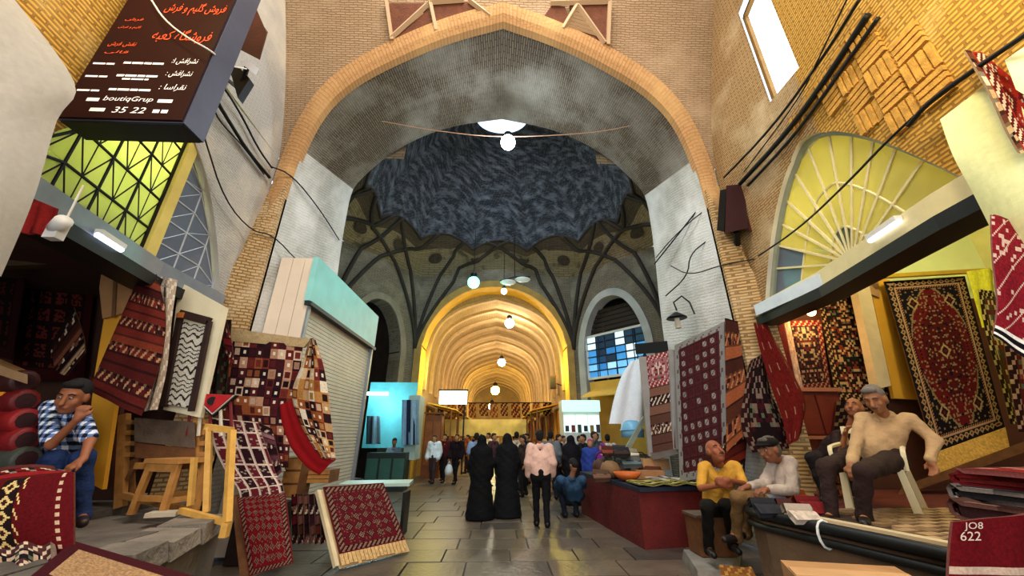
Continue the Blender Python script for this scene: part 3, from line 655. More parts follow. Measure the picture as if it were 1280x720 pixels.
# second bay: eight walls, ribbed squinch net, dark dome with an open eye
OCT = [(-3.95, 8.2), (-6.2, 9.4), (-6.2, 12.9), (-3.75, 16.3), (3.4, 16.3), (6.2, 12.9), (6.2, 9.4), (3.95, 8.2)]
ZT = 8.7
def pointed(u, w, zs, za):      # height of a pointed opening at offset u from its middle
    d = abs(u) / w; return zs + (za - zs) * (1 - d ** 2.2) ** .62 if d < 1 else None
def baywall(name, p, q, op, deep=.6, mats=None, zt=ZT):
    p, q = np.array(p, float), np.array(q, float); Ln = np.linalg.norm(q - p); d = (q - p) / Ln; nb = np.array([-d[1], d[0]]); ctr = np.array([0, 11.9])
    if np.dot(nb, (p + q) / 2 - ctr) < 0: nb = -nb
    m = MB(); S = np.unique(np.concatenate([np.linspace(0, Ln, 25), np.linspace(op[0] - op[1] * .999, op[0] + op[1] * .999, 41)])) if op else np.linspace(0, Ln, 13)
    W = lambda s, z, o=0: (p[0] + d[0] * s + nb[0] * o, p[1] + d[1] * s + nb[1] * o, z)
    for s0, s1 in zip(S, S[1:]):
        h0 = pointed(s0 - op[0], op[1], op[2], op[3]) if op else None; h1 = pointed(s1 - op[0], op[1], op[2], op[3]) if op else None
        z0, z1 = (h0 or 0), (h1 or 0)
        if (h0 is None) != (h1 is None): z0 = z1 = 0
        if h0 and h1: m.quad([W(s0, h0), W(s1, h1), W(s1, h1, deep), W(s0, h0, deep)], 1)
        m.grid([[W(s0, z0 + (zt - z0) * i / 4) for i in range(5)], [W(s1, z1 + (zt - z1) * i / 4) for i in range(5)]], 0, [[(s0, z0 + (zt - z0) * i / 4) for i in range(5)], [(s1, z1 + (zt - z1) * i / 4) for i in range(5)]])
    if op:
        for sg in (-1, 1):
            s = op[0] + sg * op[1]; m.quad([W(s, 0), W(s, op[2]), W(s, op[2], deep), W(s, 0, deep)], 1)
    o = tag(m.build(name, mats or [BAYW, BAYW]), kind='structure'); return o, W
YREV = mat('yellow_reveal', 'd6a83c', .8, 0, .12, 2, .2)
for i, (a, b) in enumerate(zip(OCT, OCT[1:])):
    Ln = math.hypot(b[0] - a[0], b[1] - a[1])
    if i == 3: wc, WC = baywall('wall_corridor_end', a, b, (3.55 + .02, 3.25, 5.3, 8.2), 1.0, [BAYW, YREV], 9.2)
    elif i == 2: _, WL2 = baywall('wall_left_bay', a, b, (Ln * .52, 1.25, 4.9, 6.9), .7)
    elif i == 4: _, WR2 = baywall('wall_right_bay', a, b, (Ln * .46, 1.45, 5.0, 7.2), .5, [BAYW, PLASTER2])
    else: baywall('wall_bay_side', a, b, None)
# raised mouldings of the bay arches
def archband(name, W, op, w, mt, off=-.06):
    m = MB(); rowsL = []
    for k in range(45):
        a = math.pi * k / 44; u = -math.cos(a) * op[1] * .9995; z = pointed(u, op[1], op[2], op[3]); u2 = u * (1 + w / op[1]); z2 = op[2] + (z - op[2]) * (1 + w / (op[3] - op[2]) * 1.0)
        rowsL.append([W(op[0] + u, z, .02), W(op[0] + u, z, off), W(op[0] + u2, z2, off), W(op[0] + u2, z2, .02)])
    b0 = [W(op[0] - op[1], 0, .02), W(op[0] - op[1], 0, off), W(op[0] - op[1] - w, 0, off), W(op[0] - op[1] - w, 0, .02)]; b1 = [W(op[0] + op[1], 0, .02), W(op[0] + op[1], 0, off), W(op[0] + op[1] + w, 0, off), W(op[0] + op[1] + w, 0, .02)]
    m.grid([b0] + rowsL + [b1]); return tag(m.build(name, mt), kind='structure')
L2 = math.hypot(2.45, 3.4); R2 = math.hypot(2.8, 3.4)
archband('trim_2', WC, (3.57, 3.25, 5.3, 8.2), .3, mat('ochre_rim', 'b08a4a', .85, 0, .15, 3, .2))
archband('trim_3', WL2, (L2 * .52, 1.25, 4.9, 6.9), .28, mat('grey_rim', '867c6c', .85, 0, .15, 3, .2)); archband('trim_4', WR2, (R2 * .46, 1.45, 5.0, 7.2), .32, MATS['plaster_grey'])
# dome + squinch zone
DC = np.array([0, 11.9]); DRX, DRY, DZ0, DH = 5.0, 3.75, 9.3, 5.0
def dpt(phi, t):        # t 0 at the springing, 1 at the crown
    th = t * math.pi / 2; return np.array([DC[0] + DRX * math.cos(th) * math.cos(phi), DC[1] + DRY * math.cos(th) * math.sin(phi), DZ0 + DH * math.sin(th)])
NP = 96; TMAX = .86
def scal(phi): return .055 + .075 * abs(math.cos(phi * 6)) ** .8      # lunettes bite into the dome
def dt0(phi): k = min(1, max(0, (-math.sin(phi) - .42) / .3)); k = k * k * (3 - 2 * k); return scal(phi) * (1 - k) + .17 * k
NP = 240
D = [[dpt(2 * math.pi * i / NP, dt0(2 * math.pi * i / NP) + (TMAX - dt0(2 * math.pi * i / NP)) * j / 22) for j in range(23)] for i in range(NP + 1)]
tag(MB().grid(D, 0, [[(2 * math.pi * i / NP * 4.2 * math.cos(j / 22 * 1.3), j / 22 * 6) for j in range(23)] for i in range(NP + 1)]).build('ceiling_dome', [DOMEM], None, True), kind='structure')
def octpt(phi):
    d = np.array([math.cos(phi), math.sin(phi)]); best = None
    for (x0, y0), (x1, y1) in zip(OCT, OCT[1:] + OCT[:1]):
        A = np.array([[d[0], -(x1 - x0)], [d[1], -(y1 - y0)]])
        if abs(np.linalg.det(A)) < 1e-9: continue
        t, s = np.linalg.solve(A, [x0 - DC[0], y0 - DC[1]])
        if t > 0 and -1e-6 <= s <= 1 + 1e-6 and (best is None or t < best): best = t
    return DC + d * best
def scal(phi): return .055 + .075 * abs(math.cos(phi * 6)) ** .8      # lunettes bite into the dome
def squ(phi, t):
    lo = np.array([*octpt(phi), ZT]) if not (0.35 * math.pi < phi < .65 * math.pi) else np.array([*octpt(phi), 9.1]); hi = dpt(phi, dt0(phi)); k = t ** 1.25; p = lo * (1 - t) + hi * t; p[2] = lo[2] + (hi[2] - lo[2]) * t ** .8; return p
phs = np.linspace(0, 2 * math.pi, 145); phs = [p for p in np.linspace(-.30 * math.pi, 1.30 * math.pi, 145)]
SQ = [[squ(p, j / 8) for j in range(9)] for p in phs]; UVq = [[(p * 5, j / 8 * 2.2) for j in range(9)] for p in phs]
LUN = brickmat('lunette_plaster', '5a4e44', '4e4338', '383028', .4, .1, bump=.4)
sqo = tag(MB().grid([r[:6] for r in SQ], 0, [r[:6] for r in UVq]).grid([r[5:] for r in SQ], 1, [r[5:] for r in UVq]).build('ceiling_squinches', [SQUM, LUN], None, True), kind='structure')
# crossing ribs of the net, rising from the corners
C = np.array([0, 11.9])
def ribpt(phc, dl, s_):
    if s_ < .45:
        k = s_ / .45; ph = phc + dl * .34 * k ** 1.6; q = octpt(ph); z = 5.2 + (ZT - 5.2) * k; p = np.array([q[0], q[1], z])
    else:
        k = (s_ - .45) / .55; ph = phc + dl * (.34 + .66 * k ** .9); p = squ(ph, k)
    return p + nrm(np.array([0, 11.9, p[2]]) - p) * .05
for i, (cx, cy) in enumerate(OCT):
    if cy < 8.5: continue
    phc = math.atan2(cy - C[1], cx - C[0])
    for dl in (-.80, -.36, .36, .80):
        P = [ribpt(phc, dl, s_) for s_ in np.linspace(0, 1, 23)]
        if min(math.sin(phc + dl * q) for q in (0, .5, 1)) < -.55: continue
        MB().tube(P, .085, 6).build('vault_rib', RIBD, sqo, True)
for k in range(24):
    p0 = 2 * math.pi * k / 24
    MB().tube([dpt(p0 + (2 * math.pi / 24) * t, dt0(p0 + (2 * math.pi / 24) * t)) for t in np.linspace(0, 1, 7) if math.sin(p0 + (2 * math.pi / 24) * t) > -.6] or [(0, 12, 14.5), (0, 12, 14.6)], .06, 5).build('lunette_edge', RIBD, sqo, True)

# brick hood that closes the bay behind the great arch
m = MB(); up_ = [i for i in range(NA) if AB[i][1] > 7.4]
m.grid([[(AB[i][0] * (1 + t * .75), 8.2 + t * .5, AB[i][1] + t * .9) for t in (0, .3, .6, 1)] for i in up_], 0, [[(t * 2, arc[i]) for t in (0, .3, .6, 1)] for i in up_]); tag(m.build('ceiling_hood', [RIB], None, True), kind='structure')
# dim rooms behind the arches of the bay
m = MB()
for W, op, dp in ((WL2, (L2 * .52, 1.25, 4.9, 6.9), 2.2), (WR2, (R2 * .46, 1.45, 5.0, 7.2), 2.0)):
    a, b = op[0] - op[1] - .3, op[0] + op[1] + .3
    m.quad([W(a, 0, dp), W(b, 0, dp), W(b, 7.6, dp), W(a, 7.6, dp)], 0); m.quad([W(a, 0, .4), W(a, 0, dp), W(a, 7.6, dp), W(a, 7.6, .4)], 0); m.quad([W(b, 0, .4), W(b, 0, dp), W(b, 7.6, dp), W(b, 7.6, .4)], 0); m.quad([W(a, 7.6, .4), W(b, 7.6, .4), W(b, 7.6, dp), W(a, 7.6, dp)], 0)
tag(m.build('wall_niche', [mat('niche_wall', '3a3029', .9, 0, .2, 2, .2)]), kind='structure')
MED = mat('medallion_paint', '3f352b', .9, 0, .35, 9, .2)
for ph in (.30, .42, .58, .70, .18, .82, .06, .94):
    for t0, sc_ in ((.38, 1.),):
        G = [[squ(math.pi * ph + .055 * sc_ * math.cos(a) * r, t0 + .13 * sc_ * math.sin(a) * r) for r in (.02, .5, 1.)] for a in np.linspace(0, 2 * math.pi, 15)]
        G = [[p + (np.array([0, 11.9, 7.5]) - p) * .012 for p in r] for r in G]; MB().grid(G).build('medallion', MED, sqo)
# long corridor
CZ = [(3.3, 0), (3.3, 3.2), (3.3, 5.3), (2.95, 6.6), (2.2, 7.35), (1.1, 7.85), (0, 8.1)]
CP = profile(CZ, 8, 14, 5.0); NC = len(CP); ca = np.concatenate([[0], np.cumsum(np.linalg.norm(np.diff(CP, axis=0), axis=1))]); CX = -.17
m = MB(); ys = np.linspace(17.3, 52, 36)
m.grid([[(CP[i][0] + CX, yy, CP[i][1]) for yy in ys] for i in range(NC)], 0, [[(yy, ca[i]) for yy in ys] for i in range(NC)])
cw = tag(m.build('ceiling_corridor', [CORW], None, True), kind='structure')
k = 0; yy = 17.6
while yy < 51:
    m = MB(); pr = [(0, -.16), (.13, -.16), (.13, .16), (0, .16)]
    idx = [i for i in range(NC) if CP[i][1] > 3.4]; R = []
    for i in idx:
        a = CP[max(i - 1, 0)]; b = CP[min(i + 1, NC - 1)]; d = nrm(b - a); n = np.array([d[1], -d[0]])
        R.append([(CP[i][0] + CX + n[0] * o, yy + e, CP[i][1] + n[1] * o) for o, e in pr])
    m.grid(R); m.build('vault_rib', CORR, cw, False); yy += 1.75 if yy < 35 else 2.6
m = MB(); m.quad([(-3.6, 52, 0), (3.4, 52, 0), (3.4, 52, 8.3), (-3.6, 52, 8.3)], 0, [(-3.6, 0), (3.4, 0), (3.4, 8.3), (-3.6, 8.3)])
tag(m.build('wall_far', [CORW]), kind='structure')
tag(MB().grid([[(CP[i][0] * k + CX, 17.3, CP[i][1] * (1 + (k - 1) * .6)) for k in (1., 1.3, 1.8)] for i in range(NC)], 0, [[(k * 3, ca[i]) for k in (1., 1.3, 1.8)] for i in range(NC)]).build('wall_light_seal', [CORW]), kind='structure')  # hidden ring added to block sky light leaking in round the vault

# shop recesses on both sides
SHOPL = mat('left_shop_wall', '4a2f24', .8, 0, .2, 2, .2); SHOPR = mat('right_shop_wall', 'd9cf8a', .85, 0, .12, 2, .15); SHOPB = mat('right_shop_back', '5a3020', .8, 0, .2, 2, .2)
PALE = mat('pale_green_plaster', 'e6ecb0', .8, 0, .08, 1.5, .1)
m = MB()
m.quad([(-7.8, -5, 0), (-7.8, 6.1, 0), (-7.8, 6.1, 3.75), (-7.8, -5, 3.75)], 0); m.quad([(-7.8, 6.05, 0), (-4.5, 6.05, 0), (-4.5, 6.05, 3.75), (-7.8, 6.05, 3.75)], 0)
m.quad([(-7.8, -5, 3.75), (-4.2, -5, 3.75), (-4.75, 6.1, 3.75), (-7.8, 6.1, 3.75)], 0); m.quad([(-7.8, -5, 3.8), (-4.2, -5, 3.8), (-4.75, 6.1, 3.8), (-7.8, 6.1, 3.8)], 1)
m.quad([(-7.0, -5, 3.75), (-7.0, 6.1, 3.75), (-7.0, 6.1, 7), (-7.0, -5, 7)], 1); m.quad([(-7.8, -5, 6.8), (-4.0, -5, 6.8), (-4.5, 6.1, 6.8), (-7.8, 6.1, 6.8)], 1); m.quad([(-7.8, 6.05, 3.75), (-4.5, 6.05, 3.75), (-4.5, 6.05, 7), (-7.8, 6.05, 7)], 1)
tag(m.build('wall_left_shop', [SHOPL, PALE]), kind='structure')
m = MB(); EX = lambda x: 6.75 - (x - 4.6) * .10
m.quad([(4.6, EX(4.6), 0), (10, EX(10), 0), (10, EX(10), 4.05), (4.6, EX(4.6), 4.05)], 1); m.quad([(4.6, EX(4.6), 4.05), (10, EX(10), 4.05), (10, EX(10), 6.6), (4.6, EX(4.6), 6.6)], 2)
m.quad([(9.6, -5, 0), (9.6, 6.5, 0), (9.6, 6.5, 6.6), (9.6, -5, 6.6)], 0); m.quad([(4.05, -5, 6.4), (9.8, -5, 6.4), (9.8, 6.9, 6.4), (4.55, 6.9, 6.4)], 2)
tag(m.build('wall_right_shop', [SHOPR, SHOPB, PALE]), kind='structure')

# ------------------------------------------------------------------ windows over the shops
def translucent(name, col, k=.75, e=0.):
    m = bpy.data.materials.new(name); m.use_nodes = True; nt = m.node_tree; N = nt.nodes; L = nt.links; N.remove(N['Principled BSDF'])
    a = N.new('ShaderNodeBsdfTranslucent'); b = N.new('ShaderNodeBsdfDiffuse'); x = N.new('ShaderNodeMixShader'); x.inputs[0].default_value = 1 - k
    nz = N.new('ShaderNodeTexNoise'); nz.inputs['Scale'].default_value = 1.2; tc = N.new('ShaderNodeTexCoord'); L.new(tc.outputs['Object'], nz.inputs['Vector'])
    cr = N.new('ShaderNodeValToRGB'); c = lin(col); cr.color_ramp.elements[0].color = tuple(v * .75 for v in c) + (1,); cr.color_ramp.elements[1].color = tuple(min(1, v * 1.2) for v in c) + (1,); L.new(nz.outputs['Fac'], cr.inputs['Fac'])
    for q in (a, b): L.new(cr.outputs['Color'], q.inputs['Color'])
    L.new(a.outputs[0], x.inputs[1]); L.new(b.outputs[0], x.inputs[2])
    g = N.new('ShaderNodeBsdfGlossy'); g.inputs['Roughness'].default_value = .15; y = N.new('ShaderNodeMixShader'); y.inputs[0].default_value = .05
    L.new(x.outputs[0], y.inputs[1]); L.new(g.outputs[0], y.inputs[2]); L.new(y.outputs[0], N['Material Output'].inputs[0]); MATS[name] = m; return m
GL_Y = translucent('yellow_frosted_pane', 'e9e29a'); GL_L = translucent('lime_frosted_pane', 'e6efb4', .8); GL_G = mat('grey_pane', '5d6674', .3, 0, .2, 1.5, .05, spec=.6); GL_D = mat('dark_pane', '3c4632', .3, 0, .2, 2, 0, spec=.6)
IRON = mat('black_iron', '191919', .5, .4, .1, 9, .05); CREAMP = mat('cream_paint', 'd9cc9a', .5, 0, .08, 5, .05); WHITEP = mat('white_paint', 'd8d8d4', .5, 0, .08, 5, .05)
STEEL = mat('grey_metal', '8e969e', .4, .5, .1, 5, .05); BLACK = mat('black_paint', '121212', .5, 0, .1, 5, .05)
def wp(Y, z, side, off=0.): return np.array([wallx(Y, side) - side * off, Y, z])
# fan window on the right
fw = MB(); k = 48
rimp = [wp(WY0 - math.cos(math.pi * i / k) * WRY * .995, max(WZ, archz(WY0 - math.cos(math.pi * i / k) * WRY * .995)), 1, -.12) for i in range(k + 1)]
fw.tube(rimp, .05, 6); fw.bar(rimp[0], rimp[-1], .08); win1 = tag(fw.build('window_1', mat('grey_window_frame', '8a9080', .5, 0, .1, 5, .05)), kind='structure')
def fan(a, r):
    c = -math.cos(a); lo, hi = 0., 1.
    dirY, dirZ = WRY * c, WRZ * math.sin(a) ** .8 * .96
    for _ in range(30):
        mid = (lo + hi) / 2; Y = WY0 + dirY * mid; z = archz(Y)
        if z and WZ + dirZ * mid < z: lo = mid
        else: hi = mid
    return wp(WY0 + dirY * lo * r, WZ + dirZ * lo * r, 1, -.14)
NSEC = 12; RR = (.0, .27, .6, 1.)
for i in range(NSEC):
    a0_, a1_ = math.pi * i / NSEC, math.pi * (i + 1) / NSEC
    for j in range(3):
        g = .012; n = 4
        if j == 0:
            if i not in (5, 6, 4): mt = GL_Y
            else: mt = GL_D
            P = [fan(a0_, .02)] + [fan(a0_ + (a1_ - a0_) * t / n, RR[1] - .01) for t in range(n + 1)]
        else:
            mt = GL_G if (j == 2 and i in (10, 11)) else GL_Y
            P = [fan(a0_ + g + (a1_ - a0_ - 2 * g) * t / n, RR[j] + .01) for t in range(n + 1)] + [fan(a0_ + g + (a1_ - a0_ - 2 * g) * (n - t) / n, RR[j + 1] - .01) for t in range(n + 1)]
        MB().prism(P, (.012, 0, 0)).build('pane', mt, win1)
    if i: MB().bar(fan(a0_, .03), fan(a0_, .995), .028, .035, (1, 0, 0)).build('glazing_bar', CREAMP, win1)
for r in RR[1:3]: MB().tube([fan(math.pi * t / 40, r) for t in range(41)], .017, 5).build('glazing_arc', CREAMP, win1)
# iron lattice windows on the left: lit near half, grey far half
def latt(name, y0, y1, z1, mt, bmt, br, cell, off, two=False):
    f = MB(); f.bar(wp(y0, WZ + .05, -1, off), wp(y1, WZ + .05, -1, off), .05); f.bar(wp(y1, WZ, -1, off), wp(y1, archz(min(y1, 5.55)) or WZ + .3, -1, off), .06)
    w = tag(f.build(name, bmt), kind='structure'); ny = round((y1 - y0) / cell); nz = int((z1 - WZ) / cell) + 1; cy = (y1 - y0) / ny
    def cl(Y, z):
        t = archz(min(max(Y, WY0 - WRY + .02), WY0 + WRY - .02)) - .02; return wp(Y, min(z, t), -1, off)
    for i in range(ny):
        for j in range(nz):
            Y0, Y1, z0, z1_ = y0 + i * cy, y0 + (i + 1) * cy, WZ + j * cell, WZ + (j + 1) * cell
            if max(archz(min(max(Y0, 2.55), 5.65)), archz(min(max(Y1, 2.55), 5.65))) < z0 + .06: continue
            m_ = (Y0 + Y1) / 2; A, B, Cc, Dd, E, F = cl(Y0, z0), cl(Y1, z0), cl(Y1, z1_), cl(Y0, z1_), cl(m_, z0), cl(m_, z1_)
            tris = [(A, E, Dd), (E, F, Dd), (E, Cc, F), (E, B, Cc)] if not two else [(A, B, Cc), (A, Cc, Dd)]
            for T in tris:
                c = sum(T) / 3; P = [q + (c - q) * .03 for q in T]
                if np.linalg.norm(np.cross(T[1] - T[0], T[2] - T[0])) < .004: continue
                MB().prism(P, (-.01, 0, 0)).build('pane', mt, w)
            segs = [((A, B), br), ((A, Dd), br)] + ([((E, Dd), br * .5), ((E, F), br * .4), ((E, Cc), br * .5)] if not two else [((A, Cc), br * .5)])
            for (p, q), r in segs:
                if np.linalg.norm(p - q) > .05: MB().tube([p, q], r, 5).build('lattice_bar', bmt, w)
    return w
latt('window_2', 2.62, 4.28, 5.75, GL_L, IRON, .017, .42, -.1)
latt('window_3', 4.45, 5.62, 5.6, GL_G, mat('white_iron', 'b9bdc2', .4, .3, .1, 5, .05), .012, .34, -.1, True)
MB().hexa([wp(4.28, WZ, -1, -.02), wp(4.45, WZ, -1, -.02), wp(4.45, WZ, -1, -.35), wp(4.28, WZ, -1, -.35), wp(4.28, archz(4.28), -1, -.02), wp(4.45, archz(4.45), -1, -.02), wp(4.45, archz(4.45), -1, -.35), wp(4.28, archz(4.28), -1, -.35)]).build('trim_5', mat('yellow_plaster', 'dcc66a', .8, 0, .1, 3, .1))['kind'] = 'structure'
bulb_light('left_window_lamp', (-4.8, 3.45, 5.4), 70, (1., .97, .5), .1); bulb_light('left_window_lamp', (-5.7, 4.6, 4.6), 14, (.75, .9, 1), .1); bulb_light('right_upper_fill', (6.6, 4.2, 5.3), 120, (1., .92, .5), .15)  # right upper light is unseen, added to brighten fan panes and shop wall
# white skylight in the right wall
ps = [(3.6, 6.55), (4.4, 6.75), (4.4, 9.0), (4.0, 9.0), (3.6, 8.56)]
P = [wp(Y, z, 1, -.16) for Y, z in ps]; w4 = MB()
for a, b in zip(P, P[1:] + P[:1]): w4.bar(a, b, .06, .1, (1, 0, 0))
w4 = tag(w4.build('window_4', mat('skylight_frame', '80602c', .7, 0, .15, 6, .1)), kind='structure')
MB().prism([p + np.array([.03, 0, 0]) for p in P], (.02, 0, 0)).build('pane', glow('daylight_pane', 'f4f8ff', 2.2), w4)
# lintels with lit strips over the shop fronts
def lintel(name, side, mt, Ys):
    m = MB()
    for a, b in zip(Ys, Ys[1:]):
        for z0, z1, o, mi in ((3.30, 3.44, .20, 1), (3.44, 3.66, .16, 0)):
            q = [wp(a, z0, side, o), wp(b, z0, side, o), wp(b, z0, side, -.15), wp(a, z0, side, -.15)]; m.hexa(q + [p + np.array([0, 0, z1 - z0]) for p in q], mi)
    return tag(m.build(name, [mt, BLACK]), kind='structure')
lintel('trim_6', -1, STEEL, [1.2, 2.0, 2.7, 3.5, 4.4, 5.6]); lintel('trim_7', 1, CREAMP, [1.2, 2.0, 2.7, 3.5, 4.4, 5.75])
def tube_light(lbl, a, b, col, st):
    m = MB().bar(a, b, .07, .05); o = tag(m.build('fluorescent_light', WHITEP), lbl, 'light'); d = np.array([0, 0, -.04]); MB().tube([a + d, b + d], .028, 8).build('tube', glow('tube_glow_' + col, col, st), o); return o
tube_light('short bluish fluorescent light on the grey lintel under the lattice window', wp(3.35, 3.5, -1, .22), wp(3.68, 3.5, -1, .22), 'cfe4ff', 3.)
tube_light('slanted white fluorescent light on the cream lintel by the fan window hub', wp(3.0, 3.62, 1, .2), wp(3.4, 3.62, 1, .2), 'f2f4ff', 1.5)
b = MB().box(wp(5.0, 3.53, 1, .19), (.05, 1.3, .18), .03).build('sign_strip', mat('pale_blue_panel', 'c9d4dc', .4, 0, .1, 4, .03)); tag(b, 'pale blue strip sign on the far end of the cream lintel', 'sign')

# ------------------------------------------------------------------ trading platforms
STONE = [mat('step_stone_' + str(i), c, .85, 0, .3, 4, .6) for i, c in enumerate(('6f655a', '7d7264', '5d544b'))]
def platform(name, lbl, poly, mt):
    P = [(x, y, 0) for x, y in poly]; P2 = [(x, y, PH) for x, y in poly]
    o = MB().prism(P, (0, 0, PH - .08)).build(name, mt); return tag(o, lbl, 'platform')
CEMENT = mat('platform_cement', '6b6258', .85, 0, .25, 2.2, .5)
pl = platform('stone_platform', 'long raised stone platform along the left carpet shops', [(-2.35, -1.5), (-2.42, 3.0), (-2.8, 4.5), (-4.1, 4.7), (-4.1, 5.95), (-7.7, 5.95), (-7.7, -1.5)], CEMENT)
E1 = [(-2.35, -1.5), (-2.38, 0.6), (-2.42, 2.6), (-2.42, 3.0), (-2.52, 3.45), (-2.64, 3.95), (-2.8, 4.5)]
for (x0, y0), (x1, y1) in zip(E1, E1[1:]):
    dz = random.uniform(-.015, .02); MB().hexa([(x0 + .05, y0 + .01, PH - .14), (x1 + .05, y1 - .02, PH - .12), (x1 - .42 - random.random() * .1, y1 - .02, PH - .12), (x0 - .4, y0 + .01, PH - .12), (x0 + .03, y0 + .02, PH + dz), (x1 + .02, y1 - .03, PH + dz * .5), (x1 - .42, y1 - .03, PH), (x0 - .4, y0 + .02, PH)]).build('stone', random.choice(STONE), pl)
xs = -2.85
while xs > -7.4:
    w = random.uniform(.6, .9); yv = -1.4
    while yv < 5.6:
        d = random.uniform(.7, 1.0); lx = {True: 4.5, False: 5.9}[xs > -4.1]
        if yv + d < lx and yv > 1.2 and xs - w > -7.6: MB().box((xs - w / 2, yv + d / 2, PH - .045), (w - .02, d - .02, .09 + random.random() * .008)).build('slab', random.choice(STONE), pl)
        yv += d
    xs -= w
pr = platform('stone_platform', 'raised platform with black pipe edge under the right carpet shop', [(3.5, -1.5), (3.42, 1.5), (3.17, 3.0), (2.80, 4.4), (2.84, 4.66), (3.12, 5.12), (4.2, 5.3), (4.6, 6.1), (9.5, 6.2), (9.5, -1.5)], mat('brown_cement', '6a5440', .85, 0, .25, 2.2, .4))
MB().prism([(x, y, PH - .08) for x, y in [(3.55, -1.5), (3.47, 1.5), (3.22, 3.0), (2.85, 4.4), (2.89, 4.65), (3.16, 5.08), (4.2, 5.25), (4.65, 6.05), (9.4, 6.1), (9.4, -1.5)]], (0, 0, .08)).build('platform_top', mat('red_floor_carpet', '571c17', .9, 0, .2, 3, .2), pr)
e = [(3.42, 1.5), (3.17, 3.0), (2.80, 4.4), (2.84, 4.66)]
MB().tube([(x - .02, y, PH - .02) for x, y in e], .05, 8).build('edge_pipe', BLACK, pr, True); MB().tube([(x - .03, y, PH - .13) for x, y in e], .035, 8).build('edge_pipe', BLACK, pr, True)
MB().tube([(2.95 + .07 * math.cos(a) , 3.78, PH - .07 + .11 * math.sin(a)) for a in np.linspace(0, 6.2, 13)], .012, 5).build('tie', WHITEP, pr)
# embossed tiles of the platform by the chair
TL = [mat('tan_tile_' + str(i), c, .6, 0, .15, 6, .2) for i, c in enumerate(('9c7c58', '8a6b49', 'a88762'))]
v0, v1 = np.array(at(1010, 652, 4.1)[:2]), None
for i in range(15):
    for j in range(7):
        yy = 2.95 + i * .13; x0 = 3.33 + (4.5 - yy) * -.27 + .35 + j * .21 + (i % 2) * .1
        if yy < 4.45: MB().box((x0, yy, PH + .017), (.178, .09, .022), .17).build('tile', random.choice(TL), pr)

MB().hexa([(2.93, 4.36, PH), (3.02, 4.38, PH), (3.38, 3.0, PH), (3.29, 2.98, PH), (2.93, 4.36, PH + .03), (3.02, 4.38, PH + .03), (3.38, 3.0, PH + .03), (3.29, 2.98, PH + .03)]).build('border_strip', mat('cream_strip', 'c9b48e', .6, 0, .12, 5, .1), pr)
MB().hexa([(3.03, 4.42, PH), (4.6, 4.6, PH), (4.6, 2.9, PH), (3.36, 2.9, PH), (3.03, 4.42, PH + .006), (4.6, 4.6, PH + .006), (4.6, 2.9, PH + .006), (3.36, 2.9, PH + .006)]).build('tile_bed', mat('tile_bed', '3c2a1e', .9, 0, .15, 4, .2), pr)
# ------------------------------------------------------------------ shop sign on the left
AR = {'ف': ('\ufed1', '\ufed3', '\ufed4', '\ufed2'), 'ر': ('\ufead', '\ufead', '\ufeae', '\ufeae'), 'و': ('\ufeed', '\ufeed', '\ufeee', '\ufeee'), 'ش': ('\ufeb5', '\ufeb7', '\ufeb8', '\ufeb6'), 'گ': ('\ufb92', '\ufb94', '\ufb95', '\ufb93'),
      'ا': ('\ufe8d', '\ufe8d', '\ufe8e', '\ufe8e'), 'ه': ('\ufee9', '\ufeeb', '\ufeec', '\ufeea'), 'ک': ('\ufb8e', '\ufb90', '\ufb91', '\ufb8f'), 'ع': ('\ufec9', '\ufecb', '\ufecc', '\ufeca'), 'ب': ('\ufe8f', '\ufe91', '\ufe92', '\ufe90'),
      'ن': ('\ufee5', '\ufee7', '\ufee8', '\ufee6'), 'ی': ('\ufbfc', '\ufbfe', '\ufbff', '\ufbfd'), 'ل': ('\ufedd', '\ufedf', '\ufee0', '\ufede'), 'م': ('\ufee1', '\ufee3', '\ufee4', '\ufee2'), 'ق': ('\ufed5', '\ufed7', '\ufed8', '\ufed6'), 'س': ('\ufeb1', '\ufeb3', '\ufeb4', '\ufeb2'), 'ت': ('\ufe95', '\ufe97', '\ufe98', '\ufe96'), 'د': ('\ufea9', '\ufea9', '\ufeaa', '\ufeaa')}
NOJ = 'اروده'[:4]
def shape(t):
    out = []
    for i, ch in enumerate(t):
        if ch not in AR: out.append(ch); continue
        pj = i > 0 and t[i - 1] in AR and t[i - 1] not in NOJ; nj = i + 1 < len(t) and t[i + 1] in AR and ch not in NOJ
        out.append(AR[ch][(2 if nj else 3) if pj else (1 if nj else 0)])
    return ''.join(reversed(out))
DG = None
def lettering(name, text, org, ux, uz, w, h, m, parent, shear=0.):
    """flat letters stretched into a box w x h whose lower left corner is org"""
    c = bpy.data.curves.new(name, 'FONT'); c.body = text; c.extrude = .0; c.resolution_u = 3; c.shear = shear; o = bpy.data.objects.new(name, c); COL.objects.link(o)
    dg = bpy.context.evaluated_depsgraph_get(); dg.update(); me = bpy.data.meshes.new_from_object(o.evaluated_get(dg)); COL.objects.unlink(o); bpy.data.objects.remove(o)
    n = len(me.vertices); a = np.zeros(n * 3); me.vertices.foreach_get('co', a); a = a.reshape(-1, 3); lo, hi = a.min(0), a.max(0); s = (a - lo) / np.maximum(hi - lo, 1e-6)
    P = np.array(org)[None] + s[:, :1] * w * np.array(ux)[None] + s[:, 1:2] * h * np.array(uz)[None]; me.vertices.foreach_set('co', P.ravel()); me.materials.clear(); me.materials.append(m); me.update()
    return tag(link(name, me, parent), kind='stuff')
SY = 2.62
bl, brr = at(72, 146, SY), at(228, 155, SY); bl[2] = brr[2] = (bl[2] + brr[2]) / 2; sw = brr[0] - bl[0]; SHH = 2.3
m = MB().box(((bl[0] + brr[0]) / 2, SY + .13, bl[2] + SHH / 2), (sw, .24, SHH)); sg = m.build('shop_sign', mat('sign_edge', '4a4d5e', .45, .1, .1, 3, .05))
